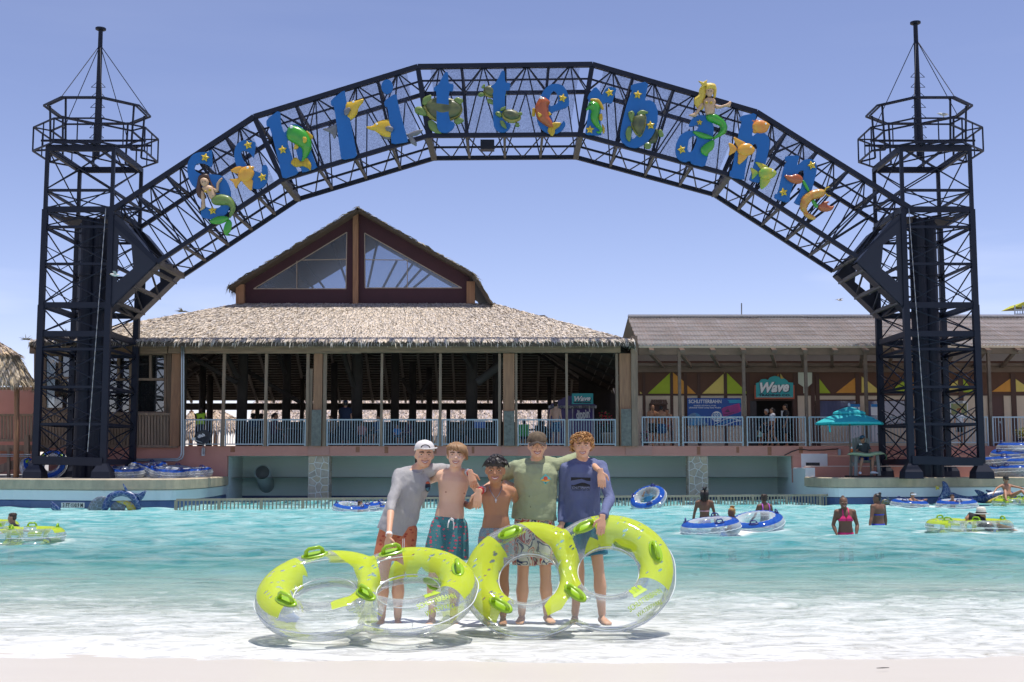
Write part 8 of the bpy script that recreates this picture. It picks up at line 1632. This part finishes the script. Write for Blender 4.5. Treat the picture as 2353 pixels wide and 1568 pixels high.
b = MB(); b.rings([octr(r2 * 1.04, zc - .02), octr(r2, zc + .05), octr(r2 * .45, zc + (zt_ - zc) * .75), octr(.03, zt_)], False); b.build('vent_canopy', m_tq, t); MB().rings([octr(rr, zr), octr(rr * .995, zr - .07)], False).build('valance', m_tq, t)
bar('pole', (pc.x, YU, ZW - .05), (pc.x, YU, zt_), .055, M('bronze pole', (.12, .10, .08), .4, .6), t, 'cyl'); MB().ell((pc.x, YU, zt_ + .06), (.05, .05, .08), 10, 6).build('finial', m_alu, t, True)
for i in range(8): a = i * math.pi / 4; bar('rib', (pc.x, YU, zt_ - .25), (pc.x + rr * .97 * math.cos(a), YU + rr * .97 * math.sin(a), zr + .01), .025, m_alu, t, 'cyl'); bar('stretcher', (pc.x, YU, zr - .05), (pc.x + rr * .5 * math.cos(a), YU + rr * .5 * math.sin(a), zr + (zt_ - zr) * .42), .02, m_alu, t, 'cyl')
strap(t, 'tie_strap', [P(*Lg(300, 450), YU - .7), P(*Lg(308, 520), YU - .7), P(*Lg(315, 580), YU - .7)], .03, m_tq)
m_poly = M('grey recycled board', (.30, .31, .29), .7, var=.2, vs=5); YL_ = 43.7; cc = P(1986, 1060, YL_); zs = PZ(1062, YL_)
t = thing('lifeguard_chair', (cc.x, YL_, ZW), 'grey slatted lifeguard armchair under the parasol', 'chair'); w = .62
for i in range(5): bar('seat_slat', (cc.x - w / 2, YL_ - .28 + i * .12, zs + .04 - i * .015), (cc.x + w / 2, YL_ - .28 + i * .12, zs + .04 - i * .015), .1, m_poly, t, 'box', .025, up=(0, 0, 1))
for i in range(6): x = cc.x - w / 2 + .05 + i * .105; bar('back_slat', (x, YL_ + .28, zs), (x, YL_ + .42, zs + .85 + .05 * math.sin(i * .63)), .09, m_poly, t, 'box', .02)
for s_ in (-1, 1):
    x = cc.x + s_ * (w / 2 + .06); bar('front_leg', (x + s_ * .05, YL_ - .35, ZW - .03), (x, YL_ - .3, zs + .32), .11, m_poly, t, 'box', .06); bar('rear_leg', (x, YL_ + .45, ZW - .03), (x, YL_ + .3, zs + .32), .1, m_poly, t, 'box', .05); bar('armrest', (x, YL_ - .42, zs + .335), (x, YL_ + .4, zs + .335), .14, m_poly, t, 'box', .03, up=(0, 0, 1)); bar('side_rail', (x, YL_ - .35, zs - .02), (x, YL_ + .42, zs - .1), .04, m_poly, t, 'box', .12, up=(0, 0, 1))
MB().bx(cc.x - .55, cc.x + .55, YL_ - .6, YL_ + .6, ZW - .028, ZW + .05).build('base_board', m_dwood, t)
k = .93; hd = P(*Lg(893, 700), YL_ - .05); pelz = zs + .14; J = dict(head=hd, neck=P(*Lg(905, 775), YL_ + .03), sa=P(*Lg(835, 825), YL_), sb=P(*Lg(985, 810), YL_ + .03), pel=Vector((P(*Lg(930, 1060), YL_).x, YL_ + .02, pelz)), ha=Vector((cc.x - .1, YL_ - .04, pelz - .02)), hb=Vector((cc.x + .1, YL_ - .04, pelz - .02)), ka=P(*Lg(890, 1055), YL_ - .46), kb=P(*Lg(1080, 1050), YL_ - .46), fa=P(*Lg(850, 1290), YL_ - .5), fb=P(*Lg(1075, 1285), YL_ - .5), ea=P(*Lg(790, 915), YL_ - .22), eb=P(*Lg(1045, 925), YL_ - .2), wa=P(*Lg(910, 955), YL_ - .42), wb=P(*Lg(985, 975), YL_ - .45), R=frame_of(-.8, .1), hs=.92, toea=(-.2, -1, 0), toeb=(.8, -.6, 0))
J['hda'] = (Vector((1, -.2, -.3)), Vector((0, -1, .5)), .3, 1); J['hdb'] = (Vector((-1, -.2, -.3)), Vector((0, -1, .5)), .3, -1)
t = person('lifeguard in grey tee and cap seated under the turquoise parasol', J, k, SK_MID, None, H_BROWN, 'crop', .016, .95, facial=False, shirt_=(M('dark grey tee', (.06, .07, .075), .85), .75, .02), shorts_=(M('royal shorts', (.01, .035, .2), .8), .55)); cap(t, J, k, M('blue cap', (.04, .10, .18), .8), False, brim=m_dk)
m_shoe = M('white clogs', (.78, .78, .8), .5)
for q, d in (('fa', J['toea']), ('fb', J['toeb'])): d = Vector(d).normalized(); f = J[q]; MB().tube([f - d * .07 - Vector((0, 0, .05)), f + d * .0 - Vector((0, 0, .035)), f + d * .1 - Vector((0, 0, .04)), f + d * .2 - Vector((0, 0, .055))], [(.04, .04), (.055, .05), (.045, .055), (.02, .04)], 12, up=(0, 0, 1)).build('clog', m_shoe, t, True)
MB().box(J['head'] + J['R'] @ Vector((0, -.098, .008)), (.13, .03, .03), J['R']).build('sunglasses', m_eye, t); MB().box(P(*Lg(862, 797), YL_ - .13), (.1, .02, .05)).build('radio', m_wt, t)
t = thing('rescue_tube', P(1990, 1048, 43.1), 'pale green foam rescue tube lying across the chair arms', 'rescue tube'); pts = [P(*Lg(x, y), 43.15) for x, y in ((620, 977), (700, 965), (820, 968), (930, 985), (1020, 985), (1120, 960), (1220, 955), (1288, 965))]; MB().tube(pts, [(.01, .03), (.05, .1), (.065, .11), (.065, .11), (.065, .11), (.065, .11), (.06, .1), (.015, .04)], 12, up=(0, 0, 1)).build('foam', M('pale green foam', (.34, .42, .26), .6), t, True); strap(t, 'tow_strap', [pts[-1], pts[-1] + Vector((.07, 0, -.08)), pts[-1] + Vector((.06, 0, -.22))], .018, M('strap green', (.12, .2, .1), .8))
c = P(1957.4, 1041, 43.3); t = thing('drink_bottle', c, 'orange sports bottle with white cap on the chair arm', 'bottle'); MB().tube([(c.x, c.y, c.z - .01), (c.x, c.y, c.z + .13), (c.x, c.y, c.z + .15)], [.045, .045, .03], 12).build('flask', M('orange plastic', (.75, .14, .01), .4), t, True); MB().tube([(c.x, c.y, c.z + .15), (c.x, c.y, c.z + .18), (c.x, c.y, c.z + .22)], [.035, .03, .012], 10).build('bottle_cap', m_wt, t)
# ---- mosaics on the pool walls, depth marker
E2 = lambda x, y: (.2442 * x, 1005.4 + .2442 * y); F2 = lambda x, y: (1867 + .2066 * x, 1091.6 + .2066 * y)
def tiled(name, c, c2):
    m = M(name, c, .35, var=.5, vs=3, col2=c2); n, l, b = nodes(m); g = n.new('ShaderNodeNewGeometry'); v = n.new('ShaderNodeTexVoronoi'); v.feature = 'DISTANCE_TO_EDGE'; v.inputs['Scale'].default_value = 9; l.new(g.outputs[0], v.inputs['Vector']); r = n.new('ShaderNodeMapRange'); r.inputs[1].default_value = .02; r.inputs[2].default_value = .05; l.new(v.outputs['Distance'], r.inputs[0]); mx = n.new('ShaderNodeMix'); mx.data_type = 'RGBA'; old = b.inputs['Base Color'].links[0].from_socket; l.new(r.outputs[0], mx.inputs[0]); mx.inputs[6].default_value = (.25, .3, .4, 1); l.new(old, mx.inputs[7]); l.new(mx.outputs[2], b.inputs['Base Color']); return m
m_mb = tiled('blue mosaic', (.012, .03, .13), (.02, .10, .28)); m_my = tiled('yellow mosaic', (.45, .33, .02), (.6, .45, .05)); m_mg = tiled('grey mosaic', (.10, .12, .14), (.18, .2, .2)); m_mk = M('black mosaic', (.01, .012, .02), .5)
ym = 37.35
t = thing('marlin_mosaic', P(*E2(1140, 680), ym), 'blue tiled marlin arching out of the water on the left wall', 'mosaic'); rl = lambda nm, pts, d, m_, y: relief(nm, [P(*p, y) for p in pts], d, m_, t, y, .02)
rl('body', [E2(*p) for p in ((955,690),(975,600),(1020,535),(1090,502),(1180,498),(1250,515),(1300,560),(1325,620),(1322,690),(1285,690),(1270,630),(1220,570),(1150,550),(1080,565),(1035,610),(1015,690))], .10, m_mb, ym); rl('tail_fin', [E2(*p) for p in ((1260,525),(1310,528),(1382,492),(1350,570),(1320,600),(1300,560))], .04, m_mb, ym); rl('dorsal_fin', [E2(*p) for p in ((1153,428),(1175,455),(1205,505),(1180,510))], .04, m_mb, ym); rl('belly', [E2(*p) for p in ((1085,600),(1180,590),(1245,620),(1290,690),(1200,690),(1190,640),(1120,615))], .05, m_my, ym + .03)
t = thing('wave_mosaic', P(*E2(900, 680), ym), 'grey tiled hump behind the marlin on the left wall', 'mosaic'); rl = lambda nm, pts, d, m_, y: relief(nm, [P(*p, y) for p in pts], d, m_, t, y, .02); rl('hump', [E2(*p) for p in ((815,690),(850,610),(910,560),(980,552),(1000,575),(965,690))], .05, m_mg, ym + .06); rl('hump', [E2(*p) for p in ((1030,690),(1060,620),(1120,600),(1170,640),(1180,690))], .04, m_mg, ym + .06)
t = thing('fin_mosaic', P(*E2(520, 680), ym + .1), 'dark blue tiled shark fin left of the depth marker', 'mosaic'); relief('fin', [P(*E2(*p), ym + .1) for p in ((476,592),(500,612),(540,645),(582,685),(478,685))], .04, m_mb, t, ym + .1, .02)
t = thing('depth_marker', P(*E2(680, 665), ym + .05), 'white depth marker tile reading 3 FT 0.9 M', 'sign'); q = [P(*E2(*p), ym + .15) for p in ((575, 615), (788, 615), (788, 663), (575, 663))]; MB().prism(q, (0, .06, 0)).build('tile', M('marker white', (.62, .62, .58), .5), t); cm = P(*E2(682, 639), ym + .145); put_text('marker_lettering', '3 FT', P(*E2(624, 639), ym + .145), .17, m_mk, t, 68 * .2442 * ym / F, .004, .003); put_text('marker_lettering', '0.9 M', P(*E2(742, 639), ym + .145), .17, m_mk, t, 76 * .2442 * ym / F, .004, .003)
a_ = np.linspace(0, 2 * math.pi, 24, endpoint=False); c = P(*E2(683, 639), ym + .14); MB().prism([c + Vector((.058 * math.cos(a), 0, .058 * math.sin(a))) for a in a_], (0, .004, 0), [[c + Vector((.046 * math.cos(a), 0, .046 * math.sin(a))) for a in a_]]).build('no_diving_ring', m_mk, t); bar('no_diving_bar', c + Vector((-.035, 0, .035)), c + Vector((.035, 0, -.035)), .01, m_mk, t)
yd = 42.25
t = thing('dolphin_mosaic', P(*F2(1800, 310), yd), 'blue tiled dolphin with yellow belly on the right wall', 'mosaic'); rl = lambda nm, pts, d, m_, y: relief(nm, [P(*p, y) for p in pts], d, m_, t, y, .02)
rl('body', [F2(*p) for p in ((1500,195),(1560,195),(1620,220),(1720,240),(1830,232),(1930,205),(2020,182),(2110,168),(2200,175),(2240,200),(2200,260),(2100,310),(1900,320),(1780,300),(1640,275),(1540,245))], .12, m_mb, yd); rl('tail_fin', [F2(*p) for p in ((1443,65),(1490,85),(1530,160),(1540,220),(1510,240),(1430,285),(1372,280),(1415,235),(1440,190),(1450,130))], .06, m_mb, yd); rl('dorsal_fin', [F2(*p) for p in ((1800,165),(1850,168),(1925,205),(1850,235),(1825,200))], .05, m_mb, yd); rl('dorsal_fin', [F2(*p) for p in ((1925,165),(1990,172),(2010,190),(1945,195))], .04, m_mb, yd + .03); rl('belly', [F2(*p) for p in ((1905,312),(1990,270),(2080,228),(2135,215),(2150,270),(2100,312))], .06, m_my, yd - .12)
t = thing('fish_mosaic', P(*F2(1390, 165), yd), 'small yellow tiled fish above the dolphin tail', 'mosaic'); relief('fish', [P(*F2(*p), yd - .1) for p in ((1365,130),(1372,118),(1390,125),(1412,120),(1405,145),(1412,165),(1392,158),(1372,172),(1375,148))], .03, m_my, t, yd - .1, .02, 0)
t = thing('turtle_mosaic', P(*F2(810, 320), yd), 'brown tiled turtle half hidden by the woman in blue', 'mosaic'); relief('shell', [P(*F2(*p), yd - .35) for p in ((760,310),(790,270),(840,270),(870,310),(860,330),(770,330))], .05, tiled('brown mosaic', (.16, .14, .07), (.3, .26, .12)), t, yd - .35, .02); relief('head', [P(*F2(*p), yd - .35) for p in ((818,238),(840,240),(858,275),(835,280))], .03, m_mg, t, yd - .35, .02)
# ---- birds, stick on the beach
def gull(c, s_, yaw, lab, fly=True):
    t = thing('seagull', c, lab, 'bird', 'gulls in the air' if fly else None); R = Matrix.Rotation(yaw, 3, 'Z'); W_ = lambda x, y, z: Vector(c) + R @ (Vector((x, y, z)) * s_); m_g = M('gull white', (.68, .67, .65), .7); m_gw = M('gull grey wing', (.42, .42, .43), .7)
    MB().tube([W_(-.2, 0, .0), W_(-.12, 0, .0), W_(0, 0, -.01), W_(.12, 0, .01), W_(.18, 0, .03), W_(.22, 0, .03)], [.012 * s_, .045 * s_, .06 * s_, .05 * s_, .035 * s_, .02 * s_], 10).build('body', m_g, t, True); MB().tube([W_(.21, 0, .03), W_(.26, 0, .02)], [.012 * s_, .003 * s_], 6).build('beak', m_yel, t)
    for q in (-1, 1):
        if fly: pts = [W_(.06, 0, .03), W_(.09, q * .22, .13), W_(.02, q * .42, .10), W_(-.08, q * .55, .06), W_(-.06, q * .38, .06), W_(-.06, q * .18, .08), W_(-.06, 0, .03)]
        else: pts = [W_(.08, q * .055, .03), W_(0, q * .07, .035), W_(-.2, q * .03, .0), W_(-.1, q * .06, -.03), W_(.05, q * .065, -.03)]
        MB().prism(pts, R @ Vector((0, 0, .012 * s_)) if fly else R @ Vector((0, q * .012 * s_, 0))).build('wing', m_gw, t)
    if not fly:
        for q in (-.02, .02): bar('leg', W_(0, q, -.05), W_(0, q, -.16), .012, m_yel, t, 'cyl')
gull(P(265, 632, 33), .62, math.pi + .2, 'white gull flying in front of the left tower'); gull(P(1930, 690, 60), .75, .3, 'small gull in the sky under the right arch end'); gull(P(2168, 263, 42.6), .9, math.pi, 'gull perched on the top ring of the right tower', False)
t = thing('driftwood_stick', onwater(2028, 1535, .03), 'thin dark stick lying on the wet beach', 'stick'); MB().tube([onwater(2014, 1535.5, .04), onwater(2028, 1535, .042), onwater(2043, 1534.6, .04)], [.002, .004, .002], 6).build('twig', m_dark, t)
bpy.data.scenes.remove(TMP)
